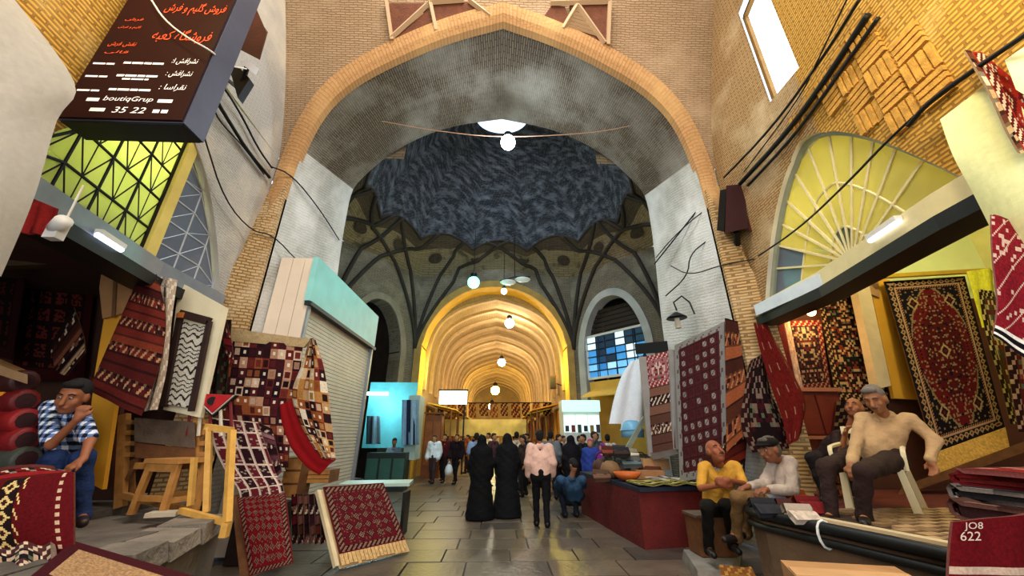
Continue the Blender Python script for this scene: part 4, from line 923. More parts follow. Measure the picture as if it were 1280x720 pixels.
tag(sg, 'dark maroon shop sign box with orange and white Persian lettering', 'sign')
MB().box(((bl[0] + brr[0]) / 2, SY, bl[2] + SHH / 2), (sw - .02, .03, SHH - .02)).build('sign_face', mat('maroon_face', '260a0b', .6, 0, .15, 1.2, .03, spec=.15), sg)
MB().box(((bl[0] + brr[0]) / 2, SY + .13, bl[2] - .005), (sw - .04, .22, .02)).build('sign_underside', BLACK, sg)
ORG = mat('orange_letters', 'e2502a', .5, 0, .05, 3, 0, emit='e2502a', strength=.35); WHT = mat('white_letters', 'f3ece6', .5, 0, .03, 3, 0, emit='f3ece6', strength=.3)
def st(txt, fx, fz, fw_, fh, m, sh=.2, ar=True): lettering('lettering', shape(txt) if ar else txt, (bl[0] + fx * sw, SY - .02, bl[2] + fz), (1, 0, 0), (0, 0, 1), fw_ * sw, fh, m, sg, sh)
st('فروش گلیم و فرش', .40, 1.42, .56, .20, ORG); st('فروشگاه کعبه', .42, 1.0, .52, .20, ORG); st('فرش', .10, 1.30, .16, .05, ORG); st('گلیم و فرش', .08, 1.18, .2, .05, ORG); st('نقش فرش', .08, .92, .24, .07, ORG); st('قالی', .09, .82, .2, .045, ORG)
for k, (z, tx) in enumerate(((.70, 'نشرافش ۱:'), (.53, 'نشرافش :'), (.35, 'نقراسا :'))):
    st(tx, .70, z, .22, .09, WHT); st('▬▬ ▬▬▬ ▬▬ ▬▬▬', .30, z - .01, .34, .026, WHT, 0, False); st('▬▬▬ ▬▬', .05, z - .03, .18, .022, WHT, 0, False)
    if k == 1: st('▬▬ ▬▬▬ ▬', .36, z - .05, .22, .02, WHT, 0, False)
st('boutiqGrup', .30, .195, .4, .075, WHT, .2, False); st('▬▬', .17, .2, .1, .04, WHT, 0, False); st('▬▬', .74, .205, .12, .04, WHT, 0, False); st('35 22', .42, .07, .26, .07, WHT, .2, False); st('▬▬', .24, .08, .12, .04, WHT, 0, False); st('▬ ▬', .74, .08, .12, .04, WHT, 0, False)
MB().tube([(brr[0] - .1, SY + .2, bl[2] + 1.2), (brr[0] - .35, SY + .4, bl[2] + 1.3), (wallx(3.1, -1), 3.1, bl[2] + 1.35)], .03, 6).build('bracket', IRON, sg)
# floodlight and a second sign fixed beyond it
t = thing('floodlight', 'dark brown floodlight with a white lens hung beside the shop sign', 'lamp', at(318, 60, 3.6))
MB().hexa([at(300, 62, 3.5), at(325, 75, 3.5), at(333, 40, 3.5), at(318, 5, 3.5), at(295, 60, 3.75), at(325, 72, 3.8), at(335, 40, 3.8), at(312, 8, 3.8)]).build('housing', mat('rust_brown', '4a2219', .5, .1, .2, 4, .1), t)
MB().hexa([at(300, 78, 3.45), at(320, 94, 3.45), at(324, 86, 3.45), at(308, 74, 3.45), at(300, 78, 3.55), at(320, 94, 3.55), at(324, 86, 3.55), at(308, 74, 3.55)]).build('lens', mat('white_lens', 'e6e9ee', .2, 0, .03, 3, 0), t)
MB().tube([at(310, 80, 3.5), at(300, 112, 3.6), wallpt(285, 100, -1)], .03, 6).build('arm', IRON, t)
MB().prism([at(285, 80, 3.55), at(300, 85, 3.55), at(312, 98, 3.55), at(297, 122, 3.55)], (0, .1, 0)).build('bracket_plate', IRON, t)
def cable(lbl, pts, r=.012, mt=None, name='cable', n=5, group=None):
    P = [np.array(p) for p in pts]; Q = chaikin(P, 2); return tag(MB().tube(Q, r, n).build(name, mt or IRON, None, True), lbl, 'cable', group)
WIRE = mat('white_wire', 'd9d4cc', .5, 0, .05, 3, 0)
cable('white wire looping down across the front of the maroon sign', [at(188, -2, 2.55), at(205, 25, 2.5), at(235, 48, 2.5), at(262, 62, 2.5), at(285, 82, 3.0), at(308, 86, 3.44)], .009, WIRE)
for i, (lb, pts) in enumerate((('thick black cable along the left wall beside the lattice windows', ((258, 105), (285, 150), (310, 190), (337, 222))), ('black cable above the thick one on the left wall', ((268, 92), (300, 140), (322, 185), (340, 210))),
                               ('thin black cable hanging lowest of three on the left wall', ((262, 120), (272, 150), (300, 178), (330, 218))))):
    cable(lb, [wallpt(x, y, -1, .06) for x, y in pts], (.03, .018, .012)[i])
cable('black wire sagging from the window corner to the left pier', [wallpt(255, 170, -1, .1), wallpt(280, 250, -1, .1), wallpt(315, 290, -1, .1), at(340, 292, 5.9), at(375, 330, 6.6), at(400, 345, 7.0)], .012)
cable('black wire crossing the left jamb of the great arch', [at(338, 208, 5.9), at(365, 218, 5.95), at(400, 262, 7.0), at(424, 300, 8.0)], .014)
# right: bundles of cables
for i, (lb, r, pts) in enumerate((
    ('thickest black cable of the bundle sloping down the right brick wall', .04, ((1085, 18), (1042, 85), (985, 165), (925, 230))), ('grey cable lying along the thickest one on the right wall', .025, ((1098, 22), (1050, 90), (995, 168), (935, 232))),
    ('black cable above the bundle, from the top of the frame to the dark speaker', .02, ((1075, -2), (1030, 70), (965, 160), (905, 222))), ('thin wire highest on the right brick wall near the white skylight', .010, ((1060, -4), (1020, 80), (1000, 122), (930, 215))),
    ('thin black wire crossing the fan window diagonally', .014, ((1275, 48), (1160, 130), (1110, 175), (1060, 228), (1000, 285), (948, 320))), ('thick black cable bent over the right white sheet and fan window', .022, ((1290, 38), (1225, 82), (1160, 128), (1135, 158))))):
    cable(lb, [wallpt(x, y, 1, .07 + .02 * i) for x, y in pts], r)
for lb, r, pts in (('black wire from the cable bundle across the right jamb plaster', .016, ((925, 228, 5.9), (880, 252, 6.2), (850, 290, 6.9), (818, 330, 7.8))), ('second black wire fanning down the right jamb plaster', .012, ((915, 240, 5.9), (870, 270, 6.3), (838, 300, 7.1), (820, 322, 7.8))),
                   ('lowest black wire fanning down the right jamb plaster', .012, ((955, 322, 5.6), (905, 330, 5.95), (862, 345, 6.5), (838, 332, 7.2))), ('black conduit stepping down beside the wall lantern', .014, ((885, 300, 6.3), (862, 318, 6.6), (860, 345, 6.65), (832, 370, 7.3)))):
    cable(lb, [at(x, y, Y) for x, y, Y in pts], r)
cable('pale cord strung across the great arch to the starry lamp', [at(470, 150, 6.9), at(540, 163, 7.2), at(620, 172, 7.4), at(720, 168, 7.2), at(780, 160, 6.8), at(830, 144, 6.2)], .012, mat('tan_cord', 'b98f74', .7, 0, .1, 3, 0))
# speaker boxes on the right pier
t = thing('speaker_box', 'dark maroon loudspeaker box on top of the right brick pier', 'speaker', at(925, 292, 5.6))
MB().hexa([at(905, 292, 5.5), at(935, 285, 5.5), at(935, 285, 5.9), at(905, 290, 5.9), at(908, 232, 5.5), at(930, 230, 5.5), at(930, 230, 5.9), at(908, 232, 5.9)]).build('cabinet', mat('maroon_box', '2e1216', .5, 0, .15, 4, .1), t)
MB().hexa([at(936, 288, 5.55), at(952, 294, 5.55), at(952, 294, 5.7), at(936, 288, 5.7), at(932, 236, 5.55), at(944, 238, 5.55), at(944, 238, 5.7), at(932, 236, 5.7)]).build('side_panel', mat('maroon_side', '47191c', .5, 0, .15, 4, .1), t)
MB().hexa([at(896, 288, 5.5), at(906, 290, 5.5), at(906, 290, 5.7), at(896, 288, 5.7), at(900, 238, 5.5), at(908, 236, 5.5), at(908, 236, 5.7), at(900, 238, 5.7)]).build('grille', IRON, t); MB().tube([at(920, 290, 5.6), at(922, 306, 5.85)], .05, 6).build('bracket', IRON, t)
# wall lantern on the right jamb
t = thing('wall_lantern', 'small wall lantern with a flat shade on a curled bracket', 'lamp', at(846, 398, 7.0)); c = at(846, 398, 7.0)
MB().lathe([(.0, .14), (.05, .12), (.19, .02), (.2, .0), (.0, .02)], c, 16).build('shade', IRON, t, True); MB().lathe([(.05, 0), (.055, -.2), (.0, -.22)], c, 10).build('glass', mat('lantern_glass', 'b9b3a2', .2, 0, .05, 3, 0), t)
MB().tube([at(846, 388, 7.0), at(842, 378, 7.05), at(852, 370, 7.0), at(862, 378, 6.9), at(868, 392, 6.75)], .018, 6).build('bracket', IRON, t)
# white sheets hung over the ends of both shop fronts
def sheetobj(name, lbl, S, nu, nv, col, cat='sheet', **k): return tag(sheet(name, S, nu, nv, plain(nu, nv, col, 1, .03), m=CLOTH, **k), lbl, cat)
sheetobj('canvas_sheet', 'big cream canvas sheet hanging beside the maroon shop sign', rows([at(-70, -40, 1.55), at(-70, 80, 1.7), at(-70, 160, 1.75), at(-70, 260, 1.8), at(-70, 360, 1.85)], [at(12, -8, 1.85), at(92, 102, 2.2), at(70, 150, 2.2), at(42, 245, 2.2), at(0, 345, 2.2)], .02), 16, 20, 'a09a90', thick=.01)
sheetobj('canvas_sheet', 'pale green-white canvas sheet hanging over the fan window end', rows([at(1174, 150, 2.3), at(1190, 195, 2.3), at(1214, 240, 2.3), at(1240, 292, 2.3)], [at(1250, 92, 1.98), at(1300, 170, 1.9), at(1310, 250, 1.9), at(1330, 330, 1.9)], .02), 16, 16, 'cdd09c', thick=.01)
sheetobj('canvas_sheet', 'small lemon canvas corner behind the upper hanging kilim', patch(at(1256, 75, 1.85), at(1300, 45, 1.7), at(1300, 130, 1.75), at(1270, 112, 1.85)), 6, 6, 'f2f0b0', thick=.01)
# lamps
def hang_lamp(lbl, p, r, col, st_, power, lc, cord=1.2, top=None):
    t = thing('hanging_lamp', lbl, 'lamp', p); MB().ball(p, r, 14).build('bulb', glow('bulb_' + col + str(st_), col, st_), t, True); p = np.array(p)
    MB().lathe([(r * .5, r * .8), (r * .55, r * 1.5), (.02, r * 1.9)], p, 10).build('socket', IRON, t, True); MB().tube([p + np.array([0, 0, r * 1.8]), p + np.array([0, 0, cord])], .012, 5).build('cord', IRON, t)
    l = bulb_light('bulb_light', p - np.array([0, 0, r + .06]), power, lc, r); return t

# ================================================================== CARPETS, GOODS AND FURNITURE OF THE LEFT SHOPS
def rug(name, lbl, S, nu, nv, cols, cat='carpet', thick=.014, group=None, m=None):
    return tag(sheet(name, S, nu, nv, cols, thick, None, m), lbl, cat, group)
def Q4(tl, tr, br, bl, Y, fold=0., nf=3, ph=0.):
    Ys = Y if hasattr(Y, '__len__') else [Y] * 4
    return patch(at(*tl, Ys[0]), at(*tr, Ys[1]), at(*br, Ys[2]), at(*bl, Ys[3]), fold, nf, ph)
def RW(Lp, Rp, Y, b=0.):
    Y = Y if hasattr(Y, '__len__') else [Y] * len(Lp); return rows([at(x, y, d) for (x, y), d in zip(Lp, Y)], [at(x, y, d) for (x, y), d in zip(Rp, Y)], b)
def fringe(parent, a, b, drop, n=26, col='d8b070', dep=(0, -.01, 0)):
    a, b, drop = np.array(a), np.array(b), np.array(drop); m = MB()
    for i in range(n):
        t0, t1 = (i + .08) / n, (i + .92) / n; j = random.uniform(.85, 1.08); p, q = a + (b - a) * t0, a + (b - a) * t1; d = np.array(dep)
        m.hexa([p + d, q + d, q, p, p + drop * j + d, q + drop * j + d, q + drop * j, p + drop * j])
    o = m.build('fringe', mat('fringe_' + col, col, .9, 0, .3, 30, .3), parent); return tag(o, kind='stuff')
RED = 'a8141c'
rug('hanging_carpet', 'dark red compartment carpet hung deepest in the left shop', Q4((32, 318), (122, 326), (104, 478), (14, 470), (5.6, 5.9, 5.9, 5.6)), 46, 70, pat_dark(46, 70))
rug('hanging_carpet', 'narrow dark carpet hung at the edge of the cream canvas sheet', Q4((-30, 320), (34, 330), (14, 450), (-30, 440), 5.2), 30, 50, pat_dark(30, 50, '2a0b0e', '160809', True, '4f1f1b'))
rug('hanging_kilim', 'folded cream and brown striped kilim on the dark back carpet', RW([(62, 432), (70, 462), (84, 470)], [(92, 384), (104, 420), (106, 442)], 4.9), 20, 28, pat_stripes(20, 28, ['3a1c16', 'b9926c', '1c1010', '7a4630'], 3, 3))
rug('red_valance', 'red cloth valance with fringe under the grey lintel', Q4((36, 246), (74, 262), (66, 296), (26, 292), 2.75, .02, 2), 16, 10, plain(16, 10, '7c1a18'), 'cloth')
cm = thing('security_camera', 'white security camera hanging below the grey lintel', 'camera', at(76, 280, 2.75))
MB().tube([at(70, 286, 2.75), at(80, 276, 2.68)], .055, 12).build('housing', WHITEP, cm, True); MB().box(at(70, 290, 2.75), (.1, .07, .13)).build('mount', WHITEP, cm); MB().tube([at(84, 272, 2.7), at(95, 250, 2.7), at(104, 232, 2.8)], .008, 5).build('lead', WIRE, cm)
MB().tube([at(74, 290, 2.75), at(62, 262, 2.75), at(36, 272, 2.75)], .008, 5).build('lead', WIRE, cm)
# shelf beam and panel between the shops
o = MB().bar(at(0, 322, 4.6), at(122, 318, 4.9), .12, .3).build('shop_beam', mat('olive_beam', '4a3a22', .7, 0, .2, 4, .2)); tag(o, 'brown timber beam across the dark left shop', 'beam'); o['kind'] = 'structure'
pn = thing('partition_panel', 'mustard partition board between the two left shops', 'panel', at(120, 600, 4.6))
def slab(P, d, name, m, parent=None): return MB().prism(P, d).build(name, m, parent)
MUST = mat('mustard_panel', 'd89a2c', .6, 0, .08, 2, .08); CARDB = mat('cardboard', 'a97c50', .8, 0, .12, 5, .15)
slab([at(142, 326, 4.62), at(178, 340, 4.62), at(160, 395, 4.62), at(128, 612, 4.62), at(104, 600, 4.62), at(118, 470, 4.62)], (0, .05, 0), 'board', MUST, pn)
slab([at(128, 330, 4.57), at(176, 342, 4.57), at(158, 390, 4.57), at(128, 398, 4.57), at(124, 360, 4.57)], (0, .04, 0), 'cardboard_cover', CARDB, pn)
slab([at(142, 340, 4.55), at(146, 340, 4.55), at(143, 396, 4.55), at(139, 396, 4.55)], (0, .02, 0), 'cardboard_fold', mat('cardboard_dark', '6e4c30', .8, 0, .1, 5, .1), pn)
rug('hanging_kilim', 'brick red striped kilim hung askew by one corner', RW([(181, 330), (160, 378), (136, 432), (112, 488)], [(194, 338), (206, 392), (200, 450), (176, 520)], (4.35, 4.3, 4.25, 4.2), .03), 48, 64, pat_stripes(48, 64, ['66221a', '481512', '74301e', '3a1210', '581b16'], 5, 4, 'a87f5a'))
rug('hanging_kilim', 'beige flowered cloth hung between the red kilim and the cream board', RW([(196, 345), (200, 392), (196, 450), (180, 515)], [(221, 350), (214, 400), (208, 460), (196, 512)], 4.45, .03), 24, 52, pat_floral(24, 52, 'b09a84', '5f463c', 'd6c8b4', 6, 'b09a84'))
o = slab([at(224, 352, 4.8), at(282, 384, 4.8), at(250, 522, 4.8), at(204, 512, 4.8)], (0, .06, 0), 'display_board', mat('cream_board', 'd8cbaa', .7, 0, .08, 3, .08)); tag(o, 'tall cream display board under the end of the grey lintel', 'board')
o = rug('framed_rug', 'cream squiggle rug in a dark brown frame on the cream board', Q4((229, 402), (258, 408), (236, 510), (209, 505), 4.72), 34, 80, pat_squiggle(34, 80))
for a, b, w in (((225, 392), (262, 402), .1), ((226, 392), (205, 508), .06), ((262, 402), (239, 514), .05)): MB().bar(at(*a, 4.71), at(*b, 4.71), w, .05, (0, 1, 0)).build('frame_edge', mat('frame_brown', '2b1712', .6, 0, .2, 6, .1), o)
MB().box(at(226, 394, 4.68), (.07, .03, .07)).build('frame_corner', mat('frame_orange', 'b4642a', .6, 0, .1, 6, .1), o)
rug('hanging_kilim', 'dark green and red kilim in the gap behind the cream board', Q4((262, 402), (290, 400), (285, 500), (240, 495), 5.3, .03), 24, 40, pat_floral(24, 40, '1a1a14', '4a1418', '3a3e28', 9, '2a1012'))
rug('hanging_kilim', 'triangle of dark red kilim with a pale edge beside the patchwork', RW([(276, 400), (280, 430), (286, 450)], [(284, 405), (290, 432), (292, 455)], 5.2), 10, 24, pat_stripes(10, 24, ['4a1016', '6e1a1c', 'd0b8a0'], 7, 4))
rug('patchwork_kilim', 'large dark patchwork kilim hung under the cream kiosk face', RW([(286, 424), (280, 465), (276, 505), (290, 545), (318, 580)], [(378, 431), (374, 470), (366, 510), (362, 550), (360, 585)], (5.75, 5.7, 5.65, 5.6, 5.6), .03), 60, 84, pat_patchwork(60, 84, 6, ['2a0f14', '3a1218', '4a171b', '5a1c1c', 'a3765c', '2a0f14', 'b4886c', '1b0c12', '6e2a20', 'c8a88e', '33131a', '8a4a26']))
rug('wooden_valance', 'beige batten over the patchwork kilim', Q4((284, 410), (388, 424), (380, 434), (284, 426), 5.72), 20, 3, plain(20, 3, 'b59a70'), 'batten', .05)
t = thing('runner_rug', 'patchwork diamond runner folded over on its bright red lining', 'carpet', at(400, 590, 5.6))
sheet('pile_face', RW([(390, 424), (378, 456), (366, 490), (372, 520), (386, 548), (402, 572)], [(394, 424), (404, 458), (410, 496), (414, 530), (417, 556), (419, 574)], 5.55, .06), 36, 80, pat_patchwork(36, 80, 6, ['b08a5e', '2a1216', 'c9aa84', '6a2420', '8a4a22', '1c1016', 'a8763e', 'd6c6ae'], 12), .02, t)
sheet('lining', RW([(350, 506), (353, 530), (362, 556), (382, 582), (400, 594)], [(368, 500), (378, 526), (392, 552), (408, 572), (420, 574)], 5.62, .04), 10, 20, plain(10, 20, '8c1216', 1, .05), .03, t, CLOTH); t['category'] = 'carpet'
# bag and tassels
t = thing('saddle_bag', 'red triangular saddlebag with white and black piping', 'bag', at(264, 520, 4.9))
for n, k, c in (('outer_panel', 1., '15100f'), ('white_piping', .9, 'ded6c8'), ('red_panel', .82, 'b01a20')):
    P = [at(264 + (x - 264) * k, 493 + (y - 493) * k, 4.85 - .02 * (1 - k) * 10) for x, y in ((234, 491), (296, 494), (265, 521))]; slab(P, (0, .05, 0), n, mat('bag_' + c, c, .85, 0, .1, 8, .2), t)
MB().tube([at(265, 501, 4.83), at(265, 501, 4.8)], .05, 12).build('medallion', mat('bag_15100f', '15100f'), t); 
for i in range(5): MB().tube([at(240 + 12 * i, 500, 4.88), at(234 + 14 * i, 545, 4.86)], .018, 5).build('strap', mat('strap_' + str(i % 2), ('6a1c1e', 'c9bda8')[i % 2], .9, 0, .1, 8, .2), t)
# stacked rolled carpets at the left edge
rc = ['701014', '5a0d0f', '801416', '3c0b0d', '620e12']
for i in range(5):
    y = 574 - i * 24; c = at(10, y, 3.95); ax = np.array([.42, -.12, 0]); t = thing('rolled_carpet', ('lowest grey-green rolled carpet of the stack by the left edge', 'second rolled red carpet from the bottom of the stack', 'middle bright red rolled carpet of the stack by the man', 'fourth rolled carpet up the stack, with an orange label patch', 'topmost dark rolled carpet with a light edge on the stack')[i], 'carpet', c - np.array([0, 0, .1]), 'rolled carpets by the left edge')
    col = ['3c4038', rc[0], rc[2], rc[4], '3a1512'][i]; MB().tube([c - ax * 1.6, c - ax * .2, c + ax * .55, c + ax * .6], [.112, .115, .112, .09], 14).build('roll', mat('rolled_' + col, col, .55, 0, .25, 5, .15), t, True)
    MB().tube([c + ax * .60, c + ax * .62], [.075, .03], 10).build('roll_core', mat('roll_core', '2a0c0e', .9), t)
    if i == 3: MB().box(c + np.array([.0, -.115, .02]), (.14, .015, .12)).build('patch', mat('orange_patch', 'e08a1e', .7), t)
o = MB().hexa([at(-20, 448, 3.9), at(34, 470, 3.7), at(34, 480, 3.7), at(-20, 462, 3.9), at(-20, 440, 4.3), at(36, 464, 4.3), at(36, 474, 4.3), at(-20, 456, 4.3)]).build('shelf_board', mat('pale_wood', 'b08a62', .6, 0, .15, 7, .1)); tag(o, 'pale wooden shelf edge above the rolled carpets', 'shelf')
# big bound bundle in front
t = thing('carpet_bundle', 'big bound bundle of crimson textiles with a band of cream diamonds', 'bundle', (-3.5, 3.2, PH)); bz = at(60, 590, 3.05)[2]
F = [np.array(at(x, y, Y)) for x, y, Y in ((-40, 606, 3.0), (92, 590, 3.15), (92, 700, 3.15), (-40, 700, 3.0))]
c = plain(64, 44, '560a10', 2, .15); x, y = XY(64, 44)
c[(x < 20)] = hx('5a0d12'); s = hsh(x // 2, y // 2, 5); c[(x < 20) & (s > .72)] = hx('a5282a'); bx = (x >= 24) & (x < 36); c[bx] = hx('1d100f'); k = np.abs((x - 29.5)) + np.abs(y % 8 - 4) * 1.2; c[bx & (k < 4.6)] = hx('d8b878'); c[bx & (k < 2)] = hx('3a1a14')
zz = (x >= 36) & (x < 39) & ((y % 8) // 2 == (x - 36)); c[zz] = hx('d8b878'); c[(x > 56)] = hx('5a0c12'); c[(x > 57) & (x < 60) & (y % 4 < 2)] = hx('c9a98c'); c[(y > 38) & (x < 36) & ((x + y) % 5 < 2)] = hx('d8b878')
def SF(u, v):
    u = u[:, None]; v = v[:, None]; p = F[0] * (1 - u) * (1 - v) + F[1] * u * (1 - v) + F[2] * u * v + F[3] * (1 - u) * v; return p + np.array([0, -1, 0]) * (.10 * np.sin(np.pi * np.clip(v, 0, 1)) ** .6 * np.sin(np.pi * np.clip(u, 0, 1)) ** .4)
sheet('front_face', SF, 64, 44, c, .02, t)
bk = np.array([-.62, .42, 0]); top = [F[0], F[1], F[1] + bk, F[0] + bk]
def ST(u, v):
    u = u[:, None]; v = v[:, None]; return top[0] * (1 - u) * (1 - v) + top[1] * u * (1 - v) + top[2] * u * v + top[3] * (1 - u) * v + np.array([0, 0, 1]) * .05 * np.sin(np.pi * np.clip(v, 0, 1)) * np.sin(np.pi * np.clip(u, 0, 1))
sheet('top_face', ST, 30, 14, pat_stripes(30, 14, ['7a0f16', '8c1a1c', '4c0e10'], 3, 3), .02, t)
MB().hexa([F[3], F[2], F[2] + bk, F[3] + bk] + [q - np.array([0, 0, .03]) for q in (F[0], F[1], F[1] + bk, F[0] + bk)]).build('bundle_core', mat('bundle_red', '6a0f15', .8, 0, .2, 6, .3), t)
# flat rug draped over the platform corner
o = rug('flat_rug', 'tan rug with dark maroon border lying on the front stone step', patch(atz(92, 676, PH + .05), atz(250, 722, PH + .03), atz(170, 790, PH + .03), atz(36, 722, PH + .05)), 60, 40, (lambda c, x, y: (c.__setitem__((np.minimum(np.minimum(x, 59 - x), np.minimum(y, 39 - y)) < 7), hx('3f0e16')), c)[1])(plain(60, 40, 'a5805a', 3, .25), *XY(60, 40)), thick=.03)
rug('crumpled_textile', 'crumpled cream and black patterned textile under the crimson bundle', Q4((-20, 690), (64, 684), (66, 720), (-20, 726), (3.0, 3.1, 2.95, 2.9), .05, 2), 30, 16, pat_floral(30, 16, '15141a', 'b99a80', 'cfb79c', 8, '4a2a2a'), 'textile', .03)
# stool
def boxy(n, a, b, w, h, m, p, up=(0, 0, 1)): return MB().bar(a, b, w, h, up).build(n, m, p)
WOOD = mat('light_wood', 'b07a3e', .55, 0, .2, 10, .15); WOOD2 = mat('yellow_wood', 'd4a04c', .5, 0, .15, 10, .1); WOOD3 = mat('brown_wood', '6e4526', .6, 0, .25, 8, .2); WOODG = mat('weathered_plank', '5a4a3c', .8, 0, .25, 6, .3)
def stool(lbl, c, w, d, h, rz, mt):
    t = thing('wooden_stool', lbl, 'stool', c); ca, sa = math.cos(rz), math.sin(rz); W = lambda x, y, z: np.array([c[0] + x * ca - y * sa, c[1] + x * sa + y * ca, c[2] + z])
    MB().box(W(0, 0, h - .02), (w + .06, d + .06, .045), rz).build('seat', mt, t)
    for sx in (-1, 1):
        for sy in (-1, 1): MB().bar(W(sx * w / 2, sy * d / 2, 0), W(sx * (w / 2 - .02), sy * (d / 2 - .02), h - .04), .055).build('leg', mt, t)
        MB().bar(W(sx * w / 2, -d / 2, .13), W(sx * w / 2, d / 2, .13), .03, .05).build('rung', mt, t); MB().bar(W(-w / 2, sx * d / 2, .15), W(w / 2, sx * d / 2, .15), .03, .055).build('rung', mt, t); MB().bar(W(-w / 2, sx * d / 2, h - .08), W(w / 2, sx * d / 2, h - .08), .03, .08).build('apron', mt, t)
    return t
stool('square light wooden stool standing before the weaving loom', np.array(atz(193, 643, PH)) + np.array([0, .12, 0]), .40, .34, .52, -.25, WOOD)
# loom with notched uprights
t = thing('weaving_loom', 'low wooden loom with notched posts and a dark weathered plank', 'loom', atz(200, 618, PH))
LY = 4.95
for px in (152, 244):
    a, b = at(px, 630, LY), at(px + 4, 518, LY); a[2] = PH; MB().bar(a, b, .09, .07, (0, 1, 0)).build('post', WOOD, t)
    for k in range(4): q = a + (b - a) * (.55 + .12 * k); MB().box(q + np.array([.07, -.01, 0]), (.09, .06, .05)).build('notch_peg', WOOD, t)
MB().hexa([at(168, 552, LY - .1), at(244, 560, LY - .1), at(244, 560, LY + .08), at(168, 552, LY + .08), at(168, 522, LY - .1), at(244, 528, LY - .1), at(244, 528, LY + .08), at(168, 522, LY + .08)]).build('plank', WOODG, t)
MB().hexa([at(168, 572, LY - .06), at(244, 578, LY - .06), at(244, 578, LY + .06), at(168, 572, LY + .06), at(168, 553, LY - .06), at(244, 561, LY - .06), at(244, 561, LY + .06), at(168, 553, LY + .06)]).build('lower_plank', WOOD3, t)
for k in range(5): q = at(176 + 15 * k, 582, LY - .03); MB().box(q, (.1, .06, .07)).build('peg', WOOD, t)
boxy('rail', at(150, 618, LY), at(246, 640, LY - .15), .06, .06, WOOD, t); boxy('brace', at(160, 600, LY), at(180, 558, LY), .05, .04, WOOD3, t)
for px in (152, 228): boxy('rear_leg', at(px + 14, 616, LY + .3), at(px + 12, 575, LY + .25), .05, .05, WOOD, t)
# yellow A-shaped frame
t = thing('easel', 'pale yellow wooden frame leaning beside the loom', 'easel', atz(268, 648, PH))
f = {k: at(x, y, Y) for k, (x, y, Y) in dict(a=(258, 640, 4.35), b=(284, 653, 4.15), c=(262, 534, 4.3), d=(290, 538, 4.25), e=(238, 632, 4.4), g=(226, 638, 4.35)).items()}
boxy('upright', f['a'], f['c'], .055, .05, WOOD2, t); boxy('upright', f['b'], f['d'], .06, .05, WOOD2, t); boxy('top_rail', f['c'] + (f['c'] - f['d']) * .15, f['d'], .05, .06, WOOD2, t); boxy('bottom_rail', f['g'], f['b'], .05, .05, WOOD2, t); boxy('upright', f['e'], at(243, 572, 4.4), .05, .04, WOOD2, t); boxy('foot', f['b'] + np.array([0, 0, 0]), f['b'] + np.array([0, 0, -.12]), .06, .06, WOOD2, t)
o = slab([at(112, 470, 5.2), at(152, 500, 5.2), at(135, 610, 5.2), at(112, 606, 5.2)], (0, .06, 0), 'door_panel', mat('red_brown_door', '4c1f14', .6, 0, .2, 4, .1)); tag(o, 'red brown board standing behind the loom', 'board')
for i, (x, y, l) in enumerate(((165, 600, 'pale folded papers under the loom beside the stool'), (205, 622, 'white paper scrap under the wooden stool'))): tag(MB().box(atz(x, y + 20, PH + .03), (.25, .16, .04), .3).build('paper_stack', mat('paper_' + str(i), 'b8a890', .9, 0, .1, 5, .05)), l, 'paper')
# carpets on a leaning rack by the platform corner
t = thing('display_rack', 'leaning timber rack board that carries two draped carpets', 'rack', (-2.9, 5.4, 0))
slab([at(289, 620, 5.05), at(298, 622, 5.05), at(312, 722, 4.95), at(300, 722, 4.95)], (.0, .12, 0), 'side_board', WOOD3, t); boxy('prop', at(345, 620, 5.6), at(352, 700, 5.7), .06, .05, WOOD3, t); boxy('top_bar', at(262, 526, 5.3), at(326, 530, 5.4), .06, .05, WOOD3, t)
rug('draped_kilim', 'maroon kilim with white grid lines draped over the leaning rack', RW([(262, 522), (266, 552), (280, 585), (298, 612), (300, 628)], [(322, 528), (330, 552), (342, 586), (352, 605), (356, 622)], (5.25, 5.2, 5.15, 5.05, 5.02), .015), 40, 60, pat_gridlines(40, 60), thick=.02)
rug('draped_carpet', 'crimson carpet with small pale motifs hanging below the white grid kilim', RW([(296, 622), (302, 655), (312, 720)], [(356, 616), (360, 650), (366, 704)], (5.0, 4.98, 4.95), .01), 46, 70, pat_guls(46, 70, '701019', '280c15', '8a6250', 6, 7), thick=.02)
rug('draped_kilim', 'narrow pink and black kilim beside the white grid kilim', RW([(322, 528), (334, 560), (346, 596)], [(340, 536), (346, 562), (352, 590)], 5.35), 10, 40, pat_stripes(10, 40, ['6a3a42', '2a1216', '9c6c70'], 4, 4))
# wooden chests behind
for lbl, x0, x1, y0, y1, Y in (('brown slatted wooden chest under the patchwork kilim', 350, 378, 572, 622, 6.0), ('lighter wooden crate on the floor by the red lining', 378, 412, 588, 604, 6.3)):
    a, b = at(x0, y1, Y), at(x1, y0, Y); t = thing('wooden_chest', lbl, 'chest', (a[0], Y, a[2])); MB().box(((a[0] + b[0]) / 2, Y + .2, (a[2] + b[2]) / 2), (b[0] - a[0], .4, b[2] - a[2])).build('body', WOOD3, t)
    for k in range(3): MB().box(((a[0] + b[0]) / 2, Y - .012, a[2] + (b[2] - a[2]) * (k + .5) / 3), (b[0] - a[0] + .02, .02, (b[2] - a[2]) / 3.6)).build('plank', WOOD, t)
o = MB().box((-3.35, 6.3, .35), (.5, .6, .68)).build('plinth', mat('dark_plinth', '2a1a16', .8, 0, .2, 5, .2)); tag(o, 'dark wooden plinth that carries the chests behind the rack', 'plinth')
